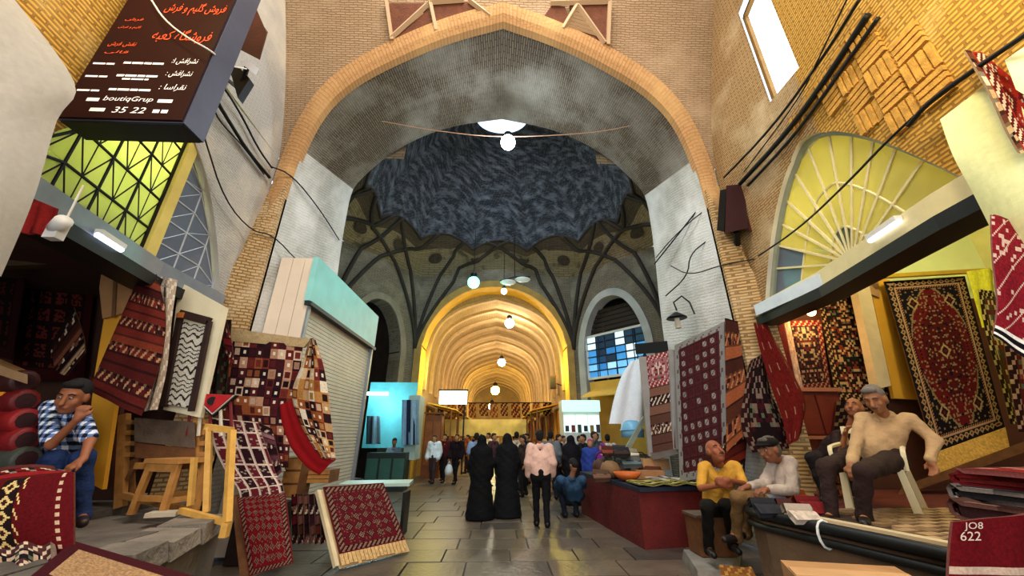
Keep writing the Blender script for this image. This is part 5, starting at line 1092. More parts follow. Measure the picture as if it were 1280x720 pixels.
for i in range(6):
    x = 365 + i * 7; rug('folded_kilim', ('maroon', 'brown', 'wine red', 'plum', 'rust', 'dark red')[i] + ' kilim hanging in the row behind the low leaning board, ' + ('first', 'second', 'third', 'fourth', 'fifth', 'last')[i] + ' from the rack', Q4((x, 618), (x + 7, 617), (x + 9, 676), (x + 2, 680), 6.0 + .06 * i, .02, 1), 6, 24, pat_stripes(6, 24, [('5a1420', '4a2a20', '6a1418', '42182a', '6e2a1c', '3c0e12')[i], '2a1014', '7a4a40'], i, 5), group='kilims hanging beside the rack')
# low leaning board with carpet
t = thing('leaning_board', 'low pale board leaning on the floor under a draped carpet', 'board', atz(460, 708, 0)); B = [at(401, 613, 6.05), at(480, 607, 6.9), atz(512, 689, .02), atz(424, 711, .02)]
slab(B, (-.02, .06, 0), 'board', mat('pale_plank', 'c8a674', .6, 0, .15, 6, .1), t); boxy('edge_strip', B[0] + np.array([-.03, -.03, 0]), B[3] + np.array([-.03, -.03, .03]), .06, .05, mat('pale_strip', 'd9c39a', .6, 0, .1, 6, .1), t)
def lerp4(B, u, v, off=-.05): B = [np.array(b) for b in B]; return B[0] * (1 - u) * (1 - v) + B[1] * u * (1 - v) + B[2] * u * v + B[3] * (1 - u) * v + np.array([0, off, .03])
o = rug('draped_carpet', 'wine red bordered carpet with pale fringe on the low leaning board', patch(lerp4(B, .06, -.02), lerp4(B, 1.01, -.02), lerp4(B, 1.0, .86), lerp4(B, .06, .86)), 56, 56, pat_guls(56, 56, '581019', '240a12', '86604c', 8, 8, 3), thick=.02)
fringe(o, lerp4(B, .05, .86), lerp4(B, 1.0, .86), lerp4(B, .05, 1.0) - lerp4(B, .05, .86), 18, 'c8a068')
o = MB().box(at(472, 604, 7.6), (1.2, .6, .05), .1).build('table_top', mat('pale_green_table', 'a9c0b4', .5, 0, .1, 3, .05)); tag(o, 'pale green table top behind the low leaning board', 'table')
for dx in (-.5, .5): MB().box((o.data.vertices[0].co.x + .6 + dx, 7.65, .33), (.05, .4, .68)).build('leg', IRON, o)
# kiosk with the slatted shutter
t = thing('kiosk', 'tall cream kiosk with a pale slatted shutter and teal fascia', 'kiosk', (-4.2, 8.6, 0)); KX = -3.4
KA = atx(398, 322, KX); KB = atx(460, 402, KX); zt = KA[2]; y0, y1 = KA[1], 9.9
KW = mat('kiosk_cream', 'e3cfb8', .7, 0, .06, 2, .06); KS = mat('shutter_slat', 'c7c3b4', .5, 0, .08, 4, .05); KT = mat('teal_fascia', '8fd0cc', .45, 0, .08, 3, .03)
xl = [-4.05, -3.71]; MB().hexa([(KX - .08, y0 + .03, .02), (xl[0], y0 + .03, .02), (xl[1], 8.2, .02), (KX - .08, 8.2, .02)] + [(KX - .08, y0 + .03, zt - .03), (xl[0], y0 + .03, zt - .03), (xl[1], 8.2, zt - .03), (KX - .08, 8.2, zt - .03)]).build('carcass', KW, t); MB().box(((KX - .08 + xl[1]) / 2, (8.2 + y1) / 2, zt / 2), (KX - .08 - xl[1], y1 - 8.2 - .03, zt - .05)).build('carcass', KW, t)
for k in range(3): MB().box((-4.06 + .22 * (k + .5), y0, zt / 2 + .9), (.21, .04, zt - 1.85)).build('front_panel', KW, t)
n = 46
for k in range(n): z = .35 + (zt - 1.05 - .35) * (k + .5) / n; MB().box((KX - .055, (y0 + y1) / 2, z), (.05, y1 - y0 - .16, (zt - 1.4) / n * .86), tilt=None).build('slat', KS, t)
MB().box((KX, (y0 + y1) / 2 - .02, zt - .45), (.1, y1 - y0 + .1, .85)).build('fascia', KT, t); MB().box((KX + .02, (y0 + y1) / 2, zt - .92), (.12, y1 - y0 + .12, .07)).build('fascia_trim', mat('dark_trim', '23282b', .5), t)
for yy in (y0 + .03, y1 - .03): MB().box((KX - .02, yy, zt / 2 - .3), (.1, .08, zt - .6)).build('post', STEEL, t)
MB().box((KX - .03, (y0 + y1) / 2, .17), (.12, y1 - y0, .34)).build('base', mat('kiosk_base', '3f3a36', .7), t)
# stall beyond the kiosk
t = thing('clothes_stall', 'turquoise lit clothes stall with a dark counter beyond the kiosk', 'stall', (-3.6, 13.0, 0)); SYY = 13.0
a, b = at(455, 595, SYY), at(508, 566, SYY); MB().box(((a[0] + b[0]) / 2, SYY + .3, b[2] / 2), (b[0] - a[0], .6, b[2])).build('counter', mat('dark_counter', '1d2a28', .5, 0, .2, 3, .1), t)
for i in range(3): MB().box((a[0] + (b[0] - a[0]) * (i + .5) / 3, SYY - .01, b[2] * .55), ((b[0] - a[0]) / 3.6, .03, b[2] * .6)).build('counter_panel', mat('teal_panel', '2f5a50', .5, 0, .1, 3, .05), t)
a, b = at(452, 560, 14.6), at(522, 478, 14.6); MB().box(((a[0] + b[0]) / 2, 14.65, (a[2] + b[2]) / 2), (b[0] - a[0], .08, b[2] - a[2])).build('back_wall', mat('turquoise_wall', '5fb9c4', .6, 0, .15, 2, .05), t)
a, b = at(503, 575, 13.4), at(525, 494, 13.4); MB().box(((a[0] + b[0]) / 2, 13.9, (a[2] + b[2]) / 2), (b[0] - a[0], .9, b[2] - a[2])).build('side_cabinet', mat('pale_cabinet', '9db7b4', .5, 0, .1, 3, .05), t)
o = MB().box(at(470, 492, 14.4), (.9, .06, .1)).build('fluorescent_light', glow('stall_tube', 'd8ffff', 8.)); tag(o, 'bright white tube light inside the turquoise clothes stall', 'light'); bulb_light('stall_light', at(478, 505, 13.8), 55, (.6, .95, 1.), .1)
for i, (x, c) in enumerate(((507, '7fa6c8'), (513, '1e2a44'), (518, '8fb4cc'), (463, '2a3a44'), (470, '6a8a9a'))):
    y0_, y1_ = (500, 556) if i < 3 else (520, 555); rug('hanging_garment', ('light blue', 'navy denim', 'faded blue', 'charcoal', 'grey blue')[i] + ' garment on a rail in the turquoise clothes stall', Q4((x - 4, y0_), (x + 4, y0_), (x + 4.5, y1_), (x - 4.5, y1_), 13.25 if i < 3 else 13.9, .05, 1), 8, 12, plain(8, 12, c), 'garment', .06)

# ================================================================== CARPETS AND GOODS OF THE RIGHT SIDE
rug('wall_carpet', 'grey bordered carpet of small squares on the right jamb', Q4((843, 432), (905, 402), (910, 592), (850, 602), (7.35, 6.2, 6.15, 7.2)), 54, 100, pat_compart(54, 100, '86837f', '4a1c20', '8f8884'))
rug('wall_kilim', 'brown and rust striped kilim beside the right brick pier', Q4((906, 398), (922, 402), (940, 534), (908, 566), (6.05, 5.95, 5.85, 6.0), .02, 1), 24, 60, pat_stripes(24, 60, ['6e3a24', '4a2418', '8a4a2c', '3a1a14'], 9, 7, 'a06a44'))
rug('wall_kilim', 'dark twisted kilim hanging low between the brown kilim and the red one', RW([(936, 452), (930, 490), (926, 530), (940, 566)], [(956, 440), (964, 490), (984, 530), (990, 560)], 5.85, .03), 30, 40, pat_floral(30, 40, '1b0d10', '3a1216', '7a6458', 13, '2a0e10'))
rug('wall_kilim', 'bold rust kilim with cream zigzags behind the two seated men', Q4((905, 545), (936, 520), (930, 600), (898, 610), 6.1), 20, 24, pat_stripes(20, 24, ['7a2a1c', '3a1412', '5c2018'], 4, 4))
rug('red_carpet', 'deep red carpet slung diagonally from the right brick pier', RW([(941, 404), (950, 440), (962, 480), (976, 520), (984, 556)], [(960, 408), (976, 436), (994, 470), (1008, 506), (998, 548)], (5.7, 5.68, 5.66, 5.62, 5.6), .05), 30, 50, (lambda c, x, y: (c.__setitem__((x % 10 == 4) & (y % 9 < 3), hx('8a6452')), c)[1])(plain(30, 50, '5c110f', 4, .25), *XY(30, 50)))
bx = MB().hexa([at(795, 443, 8.3), at(836, 440, 7.6), at(836, 440, 7.9), at(795, 443, 8.6), at(793, 430, 8.3), at(834, 426, 7.6), at(834, 426, 7.9), at(793, 430, 8.6)]).build('roller_box', BLACK); tag(bx, 'black roller box above the framed kilim on the right jamb', 'box')
o = rug('framed_kilim', 'pink and brown kilim in a grey frame left of the grey bordered carpet', Q4((806, 446), (838, 438), (844, 560), (816, 566), (8.1, 7.5, 7.4, 7.9)), 34, 84, np.concatenate([pat_floral(34, 30, '9a6468', '7a1c28', 'c8b0a4', 5, '8a2a34'), pat_stripes(34, 54, ['7a5444', '3a1c1a', 'c0a890', '5a3a30'], 6, 8, 'd8ccb8')]))
for a, b in (((803, 446), (815, 570)), ((840, 438), (846, 562)), ((815, 570), (846, 562))): MB().bar(at(*a, 8.0 if a[0] < 820 else 7.45), at(*b, 8.0 if b[0] < 820 else 7.45), .14, .06, (0, 1, 0)).build('frame_post', mat('frame_grey', '8a8684', .6, 0, .1, 5, .05), o)
# wardrobe and carpets on the back wall
t = thing('cabinet', 'tall red brown cabinet behind the seated men with a light shelf edge', 'cabinet', (5.6, 6.2, PH)); a, b = at(1000, 552, 6.1), at(1046, 486, 6.1); CBM = mat('cabinet_red', '5a1d15', .5, 0, .2, 4, .1)
MB().box(((a[0] + b[0]) / 2, 6.25, (PH + b[2]) / 2), (b[0] - a[0], .3, b[2] - PH)).build('body', CBM, t)
MB().box(((a[0] + b[0]) / 2, 6.08, b[2] - .02), (b[0] - a[0] + .06, .1, .06)).build('shelf_edge', mat('cabinet_edge', 'a5644a', .5, 0, .1, 5, .1), t); MB().box(((a[0] + b[0]) / 2, 6.08, b[2] - .75), (b[0] - a[0] + .04, .08, .05)).build('shelf_edge', MATS['cabinet_edge'], t)
for k in (0, 1): MB().box((a[0] + (b[0] - a[0]) * (.27 + .46 * k), 6.09, b[2] - .4), ((b[0] - a[0]) * .42, .03, .6)).build('door', mat('cabinet_door', '6b2419', .45, 0, .2, 5, .1), t)
rug('wall_carpet', 'small dark floral carpet standing over the red brown cabinet', Q4((978, 402), (1026, 400), (1038, 484), (1000, 488), 6.3), 40, 60, pat_floral(40, 60, '1c1014', '4a1a1a', '8a7058', 15, '5a1212'))
rug('wall_carpet', 'black and cream speckled floral carpet beside the beige post', Q4((1022, 368), (1076, 364), (1112, 500), (1046, 500), 6.42), 50, 90, pat_floral(50, 90, '17110f', '6a2a1c', 'b08a60', 21, '2a1810'))
for i, (x, l) in enumerate(((976, 'dark red'), (984, 'white edged'))): rug('edge_carpet', l + ' carpet edge hanging beside the small dark floral carpet', Q4((x - 4, 402), (x + 3, 402), (x + 20, 484), (x + 13, 486), 6.2), 5, 20, plain(5, 20, ('5a1414', 'c09a84')[i], 3, .3))
po = slab([at(1068, 346, 6.15), at(1084, 344, 6.15), at(1114, 482, 6.15), at(1098, 486, 6.15)], (0, .15, 0), 'shop_post', mat('beige_post', 'cfb896', .6, 0, .1, 4, .08)); tag(po, 'slanting beige post between the floral carpet and mustard panel', 'post')
pn = slab([at(1085, 345, 6.25), at(1112, 350, 6.25), at(1160, 500, 6.2), at(1118, 498, 6.2)], (0, .06, 0), 'mustard_board', MUST); tag(pn, 'mustard panel between the beige post and the medallion carpet', 'panel')
sp = slab([at(1082, 342, 6.2), at(1098, 350, 6.2), at(1100, 372, 6.2), at(1084, 366, 6.2)], (0, .03, 0), 'label_card', CARDB); tag(sp, 'small brown card at the top of the mustard panel', 'card')
MCO = [at(1105, 352, 6.1), at(1206, 345, 6.05), at(1256, 534, 5.75), at(1168, 566, 5.75)]
big = rug('medallion_carpet', 'large dark red medallion carpet with lozenge border on display', patch(*MCO), 96, 190, pat_medallion(96, 190, '611216', '150e14', 'ae8d62'))
fringe(big, MCO[3], MCO[2], np.array(at(1172, 601, 5.7)) - MCO[3], 40, 'd8a850')
led = MB().hexa([at(1120, 622, 5.6), at(1290, 562, 5.5), at(1290, 562, 5.9), at(1120, 622, 5.9), at(1128, 608, 5.6), at(1290, 548, 5.5), at(1290, 548, 5.9), at(1128, 608, 5.9)]).build('wooden_ledge', WOOD3); tag(led, 'brown ledge under the fringe of the medallion carpet', 'ledge')
rl = MB().bar(at(1098, 346, 6.0), at(1236, 338, 5.9), .07).build('hanging_rail', mat('brass_rail', 'c8a030', .5, .2, .1, 5, .05)); tag(rl, 'yellow rail that carries the medallion carpet', 'rail')
rug('yellow_drape', 'lime yellow drape gathered beside the medallion carpet', RW([(1207, 340), (1216, 372), (1226, 410)], [(1240, 336), (1240, 368), (1234, 408)], 5.7, .06), 20, 16, plain(20, 16, 'd6d03e', 2, .1), 'drape', .02, m=CLOTH)
rug('hanging_kilim', 'olive and cream kilim hanging under the lime yellow drape', RW([(1222, 362), (1232, 420), (1250, 480), (1262, 530)], [(1242, 366), (1256, 420), (1274, 480), (1290, 530)], 5.55, .04), 26, 60, pat_floral(26, 60, '4a3a20', '6a1a16', 'b8a468', 17, '2a1a10'))
rug('hanging_kilim', 'reddish tufted kilim at the far right below the olive one', RW([(1254, 430), (1262, 480), (1272, 540)], [(1300, 424), (1300, 480), (1300, 540)], 5.0, .04), 20, 40, pat_floral(20, 40, '5a1c18', '8a3a30', 'b08a6c', 19, '2a1012'))
hg = rug('hanging_carpet', 'red hanging carpet with black and white striped hem near the lintel end', RW([(1238, 268), (1240, 320), (1246, 380), (1240, 420)], [(1300, 290), (1310, 340), (1310, 400), (1310, 475)], (2.15, 2.1, 2.1, 2.1), .02), 40, 70, np.concatenate([(lambda c, x, y: (c.__setitem__(((x + y) % 13 < 1) | (hsh(x // 2, y // 2, 4) > .88), hx('c9a898')), c)[1])(plain(40, 60, '7a1420', 3, .25), *XY(40, 60)), field(40, 2, 'e6e0d6'), field(40, 3, '100c10'), field(40, 2, 'e6e0d6'), field(40, 3, '100c10')]))
rug('hanging_carpet', 'upper red kilim with cream medallions hung at the top right', RW([(1214, 66), (1238, 110), (1262, 160), (1280, 190)], [(1258, 70), (1290, 100), (1310, 150), (1320, 190)], (2.0, 1.95, 1.95, 1.9), .02), 30, 40, pat_guls(30, 40, '9a241c', '5a1414', 'e0c8a8', 12, 12, 4))
rug('tasselled_edging', 'cream tasselled edging along the upper red kilim', RW([(1206, 62), (1236, 112), (1260, 164), (1276, 192)], [(1214, 64), (1242, 112), (1266, 160), (1282, 190)], (1.98, 1.93, 1.93, 1.9)), 4, 30, pat_stripes(4, 30, ['c8a878', '6a3a28', 'e0ceb0'], 4, 3), 'fringe')
rug('display_carpet', 'dark folded carpet leaning in the gap under the speckled floral carpet', Q4((1046, 502), (1112, 500), (1100, 560), (1040, 560), 6.0), 26, 26, pat_floral(26, 26, '24100e', '5a1a14', '7a5a44', 31, '1a0c0c'))
# textile piles on the right corner
PILE = [('6c1017', 'flat crimson base cloth with cream lettering at the bottom of the right pile', .0, .26), ('2c0a0e', 'second dark maroon folded textile of the right pile', .26, .16), ('16141a', 'black and white patterned folded textile in the right pile', .42, .12), ('6a0f14', 'red folded textile just under the checkered top of the right pile', .54, .09)]
for i, (c, l, z, h) in enumerate(PILE):
    cx, cy, wx, wy = 4.16 + .05 * i, 2.95 + .05 * i, 1.05 - .07 * i, .72 - .04 * i; zb = PH - .16 + z
    zb = PH + (.005, .13, .27, .385)[i]; h = (.12, .13, .11, .08)[i]
    def SP(u, v, cx=cx, cy=cy, wx=wx, wy=wy, zb=zb, h=h, i=i):      # a soft folded slab, closed all round
        a = -v * 2 * np.pi + np.pi * .5; ca_, sa_ = np.cos(a), np.sin(a); e_ = 1 - .1 * np.abs(2 * u - 1) ** 6
        return np.stack([cx - wx / 2 + u * wx, cy + wy / 2 * np.sign(ca_) * np.abs(ca_) ** .3 * e_ + .02 * np.sin(u * 7 + i), zb + h / 2 + h / 2 * np.sign(sa_) * np.abs(sa_) ** .55 * e_ + .012 * np.sin(u * 9 + i * 2)], 1)
    pc = {0: plain(50, 40, c, 2, .15), 1: pat_floral(50, 40, '3a0d12', '6a1a1e', '8a6a5a', 3, '3a0d12'), 2: pat_floral(50, 40, '14121a', '6a1a22', 'c8c0b4', 7, '14121a'), 3: plain(50, 40, c, 4, .2)}[i]
    t = thing('folded_textile', l, 'textile', (cx, cy, zb), 'textiles piled by the right edge'); sheet('cloth_face', SP, 50, 40, pc, .03, t)
    MB().box((cx, cy, zb + h / 2), (wx - .03, wy - .1, h * .8)).build('folds', mat('fold_' + c, c, .85, 0, .2, 8, .3), t)
def checks(nu, nv):
    x, y = XY(nu, nv); c = plain(nu, nv, '7a1118', 2, .2); g = (x // 6 + y // 5) % 2 == 0; inn = ((x % 6) < 5) & ((y % 5) < 4) & (x > 5) & (x < nu - 5); s = hsh(x // 6, y // 5, 3)[..., None]; c[inn & g] = (hx('c08a80') * (.8 + .35 * s))[inn & g]; c[(y < 2) | (y > nv - 3)] = hx('17141a'); return c
t = rug('folded_textile', 'checkered pink and red textile folded on top of the right pile', rows([(3.74, 2.56, 1.24), (3.78, 2.68, 1.345), (3.9, 3.35, 1.35)], [(4.7, 2.56, 1.24), (4.7, 2.68, 1.36), (4.75, 3.35, 1.36)]), 48, 30, checks(48, 30), 'textile', .04, 'textiles piled by the right edge')
rug('hanging_textile', 'crimson cloth with a cream printed hem hanging off the right platform', RW([(1190, 652), (1186, 690), (1184, 740)], [(1300, 640), (1300, 690), (1300, 740)], 2.5, .02), 40, 24, (lambda c, x, y: (c.__setitem__((y > 15) & (y < 18), hx('cdb09a')), c.__setitem__((y > 18) & ((x // 3 + y // 2) % 3 == 0), hx('b8988a')), c)[2])(plain(40, 24, '640c14', 3, .15), *XY(40, 24)), 'textile', .02)
hc = [q for q in COL.objects if q.name.startswith('hanging_textile')][-1]
for q, (tx, px, py) in enumerate((('JO8', 1206, 664), ('622', 1202, 676))): lettering('lettering', tx, at(px, py, 2.46), (1, 0, 0), (0, 0, 1), .13, .045, mat('cream_print', 'd8c4b4', .7, 0, .05, 3, 0), hc, .3)
o = MB().hexa([(1.95, 2.85, .0), (2.65, 2.68, .0), (2.8, 3.03, .0), (2.1, 3.2, .0), (1.95, 2.85, .75), (2.65, 2.68, .75), (2.8, 3.03, .75), (2.1, 3.2, .75)]).build('cardboard_box', CARDB); tag(o, 'tall tan cardboard box on the floor below the right platform', 'box')
MB().hexa([(1.96, 2.86, .751), (2.64, 2.69, .751), (2.71, 2.85, .751), (2.03, 3.02, .751), (1.96, 2.86, .76), (2.64, 2.69, .76), (2.71, 2.85, .76), (2.03, 3.02, .76)]).build('flap', mat('cardboard_light', 'bb8f62', .8, 0, .1, 5, .1), o)
st_ = MB().hexa([(2.35, 5.15, 0), (2.75, 5.1, 0), (3.4, 6.0, 0), (2.6, 6.1, 0), (2.38, 5.2, .13), (2.75, 5.18, .13), (3.4, 5.95, .13), (2.62, 6.05, .13)]).build('stone_step', mat('pale_step', '7d766c', .8, 0, .2, 4, .4)); tag(st_, 'low stone step under the feet of the two seated men', 'step')
rug('floor_cloth', 'orange brown cloth bundle on the step beside the platform end', rows([(2.55, 5.0, .24), (2.45, 4.8, .16), (2.42, 4.65, .02)], [(2.78, 4.75, .28), (2.74, 4.6, .2), (2.72, 4.5, .02)], .04), 20, 16, pat_floral(20, 16, '8a5a24', '6a3a18', 'a87838', 4, '7a4a20'), 'cloth', .04)
for i, (x, y, Y, c, l) in enumerate(((975, 622, 4.75, '8a8a90', 'grey folded shirt'), (992, 630, 4.7, '4a2a26', 'dark brown folded scarf'), (1005, 640, 4.6, 'b8a898', 'cream folded cloth'), (960, 632, 4.75, '2a2a30', 'black folded cloth'), (1000, 620, 4.9, '9a4a22', 'rust folded cloth'), (1018, 632, 4.75, '6a1a1c', 'wine folded cloth'))):
    p = atz(x, y + 12, PH + .0); rug('folded_cloth', l + ' on the platform behind the man in the cap', rows([p + np.array([-.12, -.08, .03]), p + np.array([-.13, 0, .07 + .012 * i]), p + np.array([-.11, .12, .05])], [p + np.array([.12, -.08, .03]), p + np.array([.13, 0, .06 + .012 * i]), p + np.array([.12, .1, .05])]), 10, 8, plain(10, 8, c, 3, .2), 'cloth', .06, 'clothes strewn on the right platform', CLOTH)
# warm bulb and white plastic chair
hang_lamp('bare warm bulb hanging above the small dark floral carpet', at(1014, 390, 6.0), .07, 'ffd9a0', 9, 30, WARM, .9)
def wchair():
    B = np.array([4.28, 4.5, PH]); f = nrm((-.78, -.62, 0)); r = np.array([-f[1], f[0], 0]); W = lambda x, y, z: B + r * x + f * y + np.array([0, 0, z]); M = mat('white_plastic', 'd8c8a0', .4, 0, .05, 4, .03, spec=.5)
    t = thing('plastic_chair', 'white plastic armchair under the heavy man in the beige shirt', 'chair', B)
    MB().hexa([W(-.24, -.22, .38), W(.24, -.22, .38), W(.25, .24, .41), W(-.25, .24, .41), W(-.24, -.22, .415), W(.24, -.22, .415), W(.25, .24, .445), W(-.25, .24, .445)]).build('seat', M, t)
    for sx in (-1, 1):
        for sy, n in ((-1, 'rear'), (1, 'front')): MB().hexa([W(sx * .27 - .035, sy * .25 - .035, 0), W(sx * .27 + .035, sy * .25 - .035, 0), W(sx * .27 + .035, sy * .25 + .035, 0), W(sx * .27 - .035, sy * .25 + .035, 0), W(sx * .24 - .03, sy * .21 - .03, .42), W(sx * .24 + .03, sy * .21 - .03, .42), W(sx * .24 + .03, sy * .21 + .03, .42), W(sx * .24 - .03, sy * .21 + .03, .42)]).build('leg', M, t)
        MB().tube(chaikin([W(sx * .29, .22, .41), W(sx * .31, .22, .62), W(sx * .31, .0, .64), W(sx * .27, -.26, .66)]), .024, 6).build('arm', M, t)
        MB().bar(W(sx * .22, -.2, .40), W(sx * .21, -.33, .86), .05, .03, (0, 0, 1)).build('back_post', M, t)
    P = [[W(x * .21, -.33 - .02 * (1 - x * x) + .0, .84 + .03 * (1 - x * x)) , W(x * .21, -.315, .78)] for x in np.linspace(-1, 1, 7)]; MB().grid(P).build('back_rail', M, t)
    for k in range(4): x = -.12 + .08 * k; MB().bar(W(x, -.215, .41), W(x, -.32, .8), .045, .012, f).build('back_slat', M, t)
    return t
wchair()

# ---- stall heaped with goods beyond the right seated men
t = thing('goods_stall', 'long stall table with red skirt cloth beside the right jamb', 'stall', (2.9, 7.6, 0)); TZ = .84; TP = [(2.25, 6.5), (3.55, 6.75), (3.5, 9.4), (1.9, 9.4)]
MB().prism([(x, y, TZ - .06) for x, y in TP], (0, 0, .06)).build('table_top', mat('navy_cloth', '1b2236', .8, 0, .2, 4, .1), t); MB().prism([(x * .99 + .02, y + .05, 0) for x, y in TP], (0, 0, TZ - .06)).build('skirt', mat('red_skirt', '5c1413', .85, 0, .2, 4, .3), t)
rug('striped_mat', 'yellow and olive striped mat on the near end of the goods stall', patch((2.25, 7.15, TZ + .03), (3.4, 7.25, TZ + .03), (3.4, 6.65, TZ + .03), (2.25, 6.5, TZ + .03), .015, 3), 40, 16, pat_stripes(40, 16, ['c9b84a', '6a6a2a', 'd8cc70', '3a3a1c'], 3, 2), 'mat', .02)
def cbox(lbl, x, y, Y, d, c, rz=0., tl=None, n='cardboard_box', ct='box'):
    p = at(x, y, Y); p[2] = max(p[2], TZ + d[2] / 2 + .01); o = MB().box(p, d, rz).build(n, mat('box_' + c, c, .75, 0, .15, 6, .15)); tag(o, lbl, ct, 'goods on the stall table'); MB().box((p[0], p[1], p[2] + d[2] / 2 + .004), (d[0] * .96, d[1] * .1, .008), rz).build('tape', mat('tape', '8a6a44', .5), o); return o
cbox('open tan cardboard box lying on the goods stall', 815, 580, 8.2, (.62, .3, .2), 'b08358', .25); cbox('smaller brown cardboard box beside the orange bowl', 812, 596, 7.7, (.5, .3, .14), '9a6a42', -.2); cbox('green grey carton at the far end of the goods stall', 772, 575, 8.9, (.5, .4, .3), '6f7c6a', .4); cbox('flat striped box leaning in the goods heap', 768, 588, 8.3, (.45, .3, .16), '8a7a64', .7)
def lat(n, lbl, prof, p, m, ct, g=None, k=16): return tag(MB().lathe(prof, p, k).build(n, m, None, True), lbl, ct, g)
p = at(785, 602, 7.4); p[2] = TZ + .01; lat('bowl', 'wide orange bowl on the goods stall table', [(.1, 0), (.2, .06), (.25, .14), (.235, .14), (.18, .07), (0, .03)], p, mat('orange_bowl', 'c4622a', .4, 0, .1, 5, .05), 'bowl')
p = at(790, 538, 9.0); lat('basin', 'upturned pale blue plastic basin on top of the goods heap', [(.25, -.15), (.26, 0), (.22, .14), (.13, .21), (0, .23)], p, mat('blue_plastic', '6fa9cc', .35, 0, .06, 4, 0), 'basin'); MB().lathe([(.26, -.01), (.285, 0), (.26, .02)], p, 16).build('rim', mat('blue_plastic_dark', '4f86a8', .35), bpy.data.objects['basin'])
for i, (x, y, Y, w, c, l) in enumerate(((826, 606, 7.2, .5, 'cfc3ae', 'cream printed sheet spread on the stall'), (838, 600, 7.4, .35, 'e3ddd0', 'white folded paper at the stall edge'), (775, 560, 9.0, .4, 'b7c0a8', 'pale green paper on the heap under the basin'), (762, 572, 8.8, .35, 'd9d4c8', 'white printed sheet sliding off the heap'))):
    p = at(x, y, Y); p[2] = TZ + .04 + (.3 if i > 1 else 0); rug('paper_sheet', l, patch(p + np.array([-w / 2, .12, .03]), p + np.array([w / 2, .16, .0]), p + np.array([w / 2 + .04, -.14, -.01]), p + np.array([-w / 2 + .05, -.16, .0]), .015, 1), 10, 8, pat_stripes(10, 8, [c, c, 'a79c8c'], i, 3, c), 'paper', .006)
o = MB().bar(at(782, 565, 8.6), at(806, 522, 8.7), .05, .1).build('plank', mat('grey_plank', '7f8577', .7, 0, .2, 6, .2)); tag(o, 'grey green plank sticking up from the goods heap', 'plank'); MB().bar(at(781, 567, 8.57), at(783, 562, 8.57), .055, .11).build('end_cap', mat('plank_end', '5a5a50'), o)
for i, (x, y, Y, c, l) in enumerate(((752, 585, 8.6, '4a2a20', 'dark brown bag'), (764, 600, 7.9, '7a5a3a', 'tan bag'), (776, 588, 8.1, '2a2422', 'black bag'), (800, 566, 8.7, '6a3a2c', 'rust bag'), (790, 575, 8.5, '8a7a6a', 'grey beige bag'))):
    p = at(x, y, Y); p[2] = TZ + .01; t = thing('shoulder_bag', l + ' in the goods heap on the stall', 'bag', p, 'goods on the stall table'); MB().lathe([(.12, 0), (.19, .06), (.2, .16), (.15, .26), (.06, .3), (0, .3)], p, 12).build('pouch', mat('bag_' + c, c, .7, 0, .2, 7, .2), t, True); MB().tube(chaikin([p + np.array([-.12, 0, .26]), p + np.array([-.06, 0, .42]), p + np.array([.08, 0, .42]), p + np.array([.13, 0, .24])]), .012, 5).build('strap', mat('bag_strap', '1c1614'), t)
HC = ['6a4a3a', '8a8478', '3a2a28', 'a89878', '5a6a70', '7a3a2a', 'c0b49c', '4a4438', '946a4a', '2c3038']; HN = ['walnut brown', 'stone grey', 'dark umber', 'straw coloured', 'slate', 'rust red', 'bone white', 'olive black', 'caramel', 'ink blue']
for i in range(10):
    p = at(752 + (i * 37) % 62, 604 - (i * 23) % 52, 7.6 + (i * .37) % 1.5); p[2] = max(TZ + .03, min(p[2], TZ + .42)); w = .16 + .03 * (i % 3)
    rug('folded_cloth', HN[i] + ' folded cloth in the heap on the goods stall', rows([p + np.array([-w, -.12, .0]), p + np.array([-w, 0, .09]), p + np.array([-w * .8, .12, .05])], [p + np.array([w, -.1, .01]), p + np.array([w * 1.1, 0, .07]), p + np.array([w, .14, .03])], .02), 10, 8, pat_stripes(10, 8, [HC[i], HC[i], HC[(i + 3) % 10]], i, 3, HC[(i + 5) % 10]), 'cloth', .07, 'goods on the stall table', CLOTH)
# plastic tent, white counters and the blue shop window further in
tt = sheet('plastic_tent', rows([at(788, 452, 11.0), at(776, 470, 10.8), at(766, 500, 10.6), at(760, 530, 10.5)], [at(798, 450, 11.0), at(806, 470, 10.8), at(808, 500, 10.6), at(808, 530, 10.5)], .3), 16, 16, plain(16, 16, 'e6e9ef', 1, .03), .02, None, CLOTH); tag(tt, 'white plastic tent sheet glowing over the far stall', 'tent')
q = at(812, 540, 10.6); tp = MB().tube([at(800, 452, 10.95), at(806, 442, 10.8), (q[0], q[1], 0)], .04, 6).build('tent_pole', IRON, tt)
t = thing('white_kiosk', 'white glass-fronted kiosk with mint fascia near the corridor mouth', 'kiosk', at(726, 560, 14.5)); a, b = at(706, 560, 14.5), at(748, 500, 14.5); zb = b[2]
MB().box(((a[0] + b[0]) / 2, 15.0, zb / 2), (b[0] - a[0], .9, zb)).build('body', mat('kiosk_white', 'dfe6e2', .5, 0, .05, 3, .03), t); MB().box(((a[0] + b[0]) / 2, 14.5, zb - .22), (b[0] - a[0] + .06, .1, .4)).build('fascia', glow('mint_fascia', 'b8ead6', .9), t)
for k in range(3): MB().box((a[0] + (b[0] - a[0]) * (k + .5) / 3, 14.53, zb - .85), ((b[0] - a[0]) / 3.4, .06, .6)).build('pane', glow('kiosk_pane', 'dcf0ee', .8), t)
MB().box(((a[0] + b[0]) / 2, 14.5, 1.0), (b[0] - a[0], .1, .5)).build('counter_front', mat('counter_grey', '9aa4a0', .5), t)
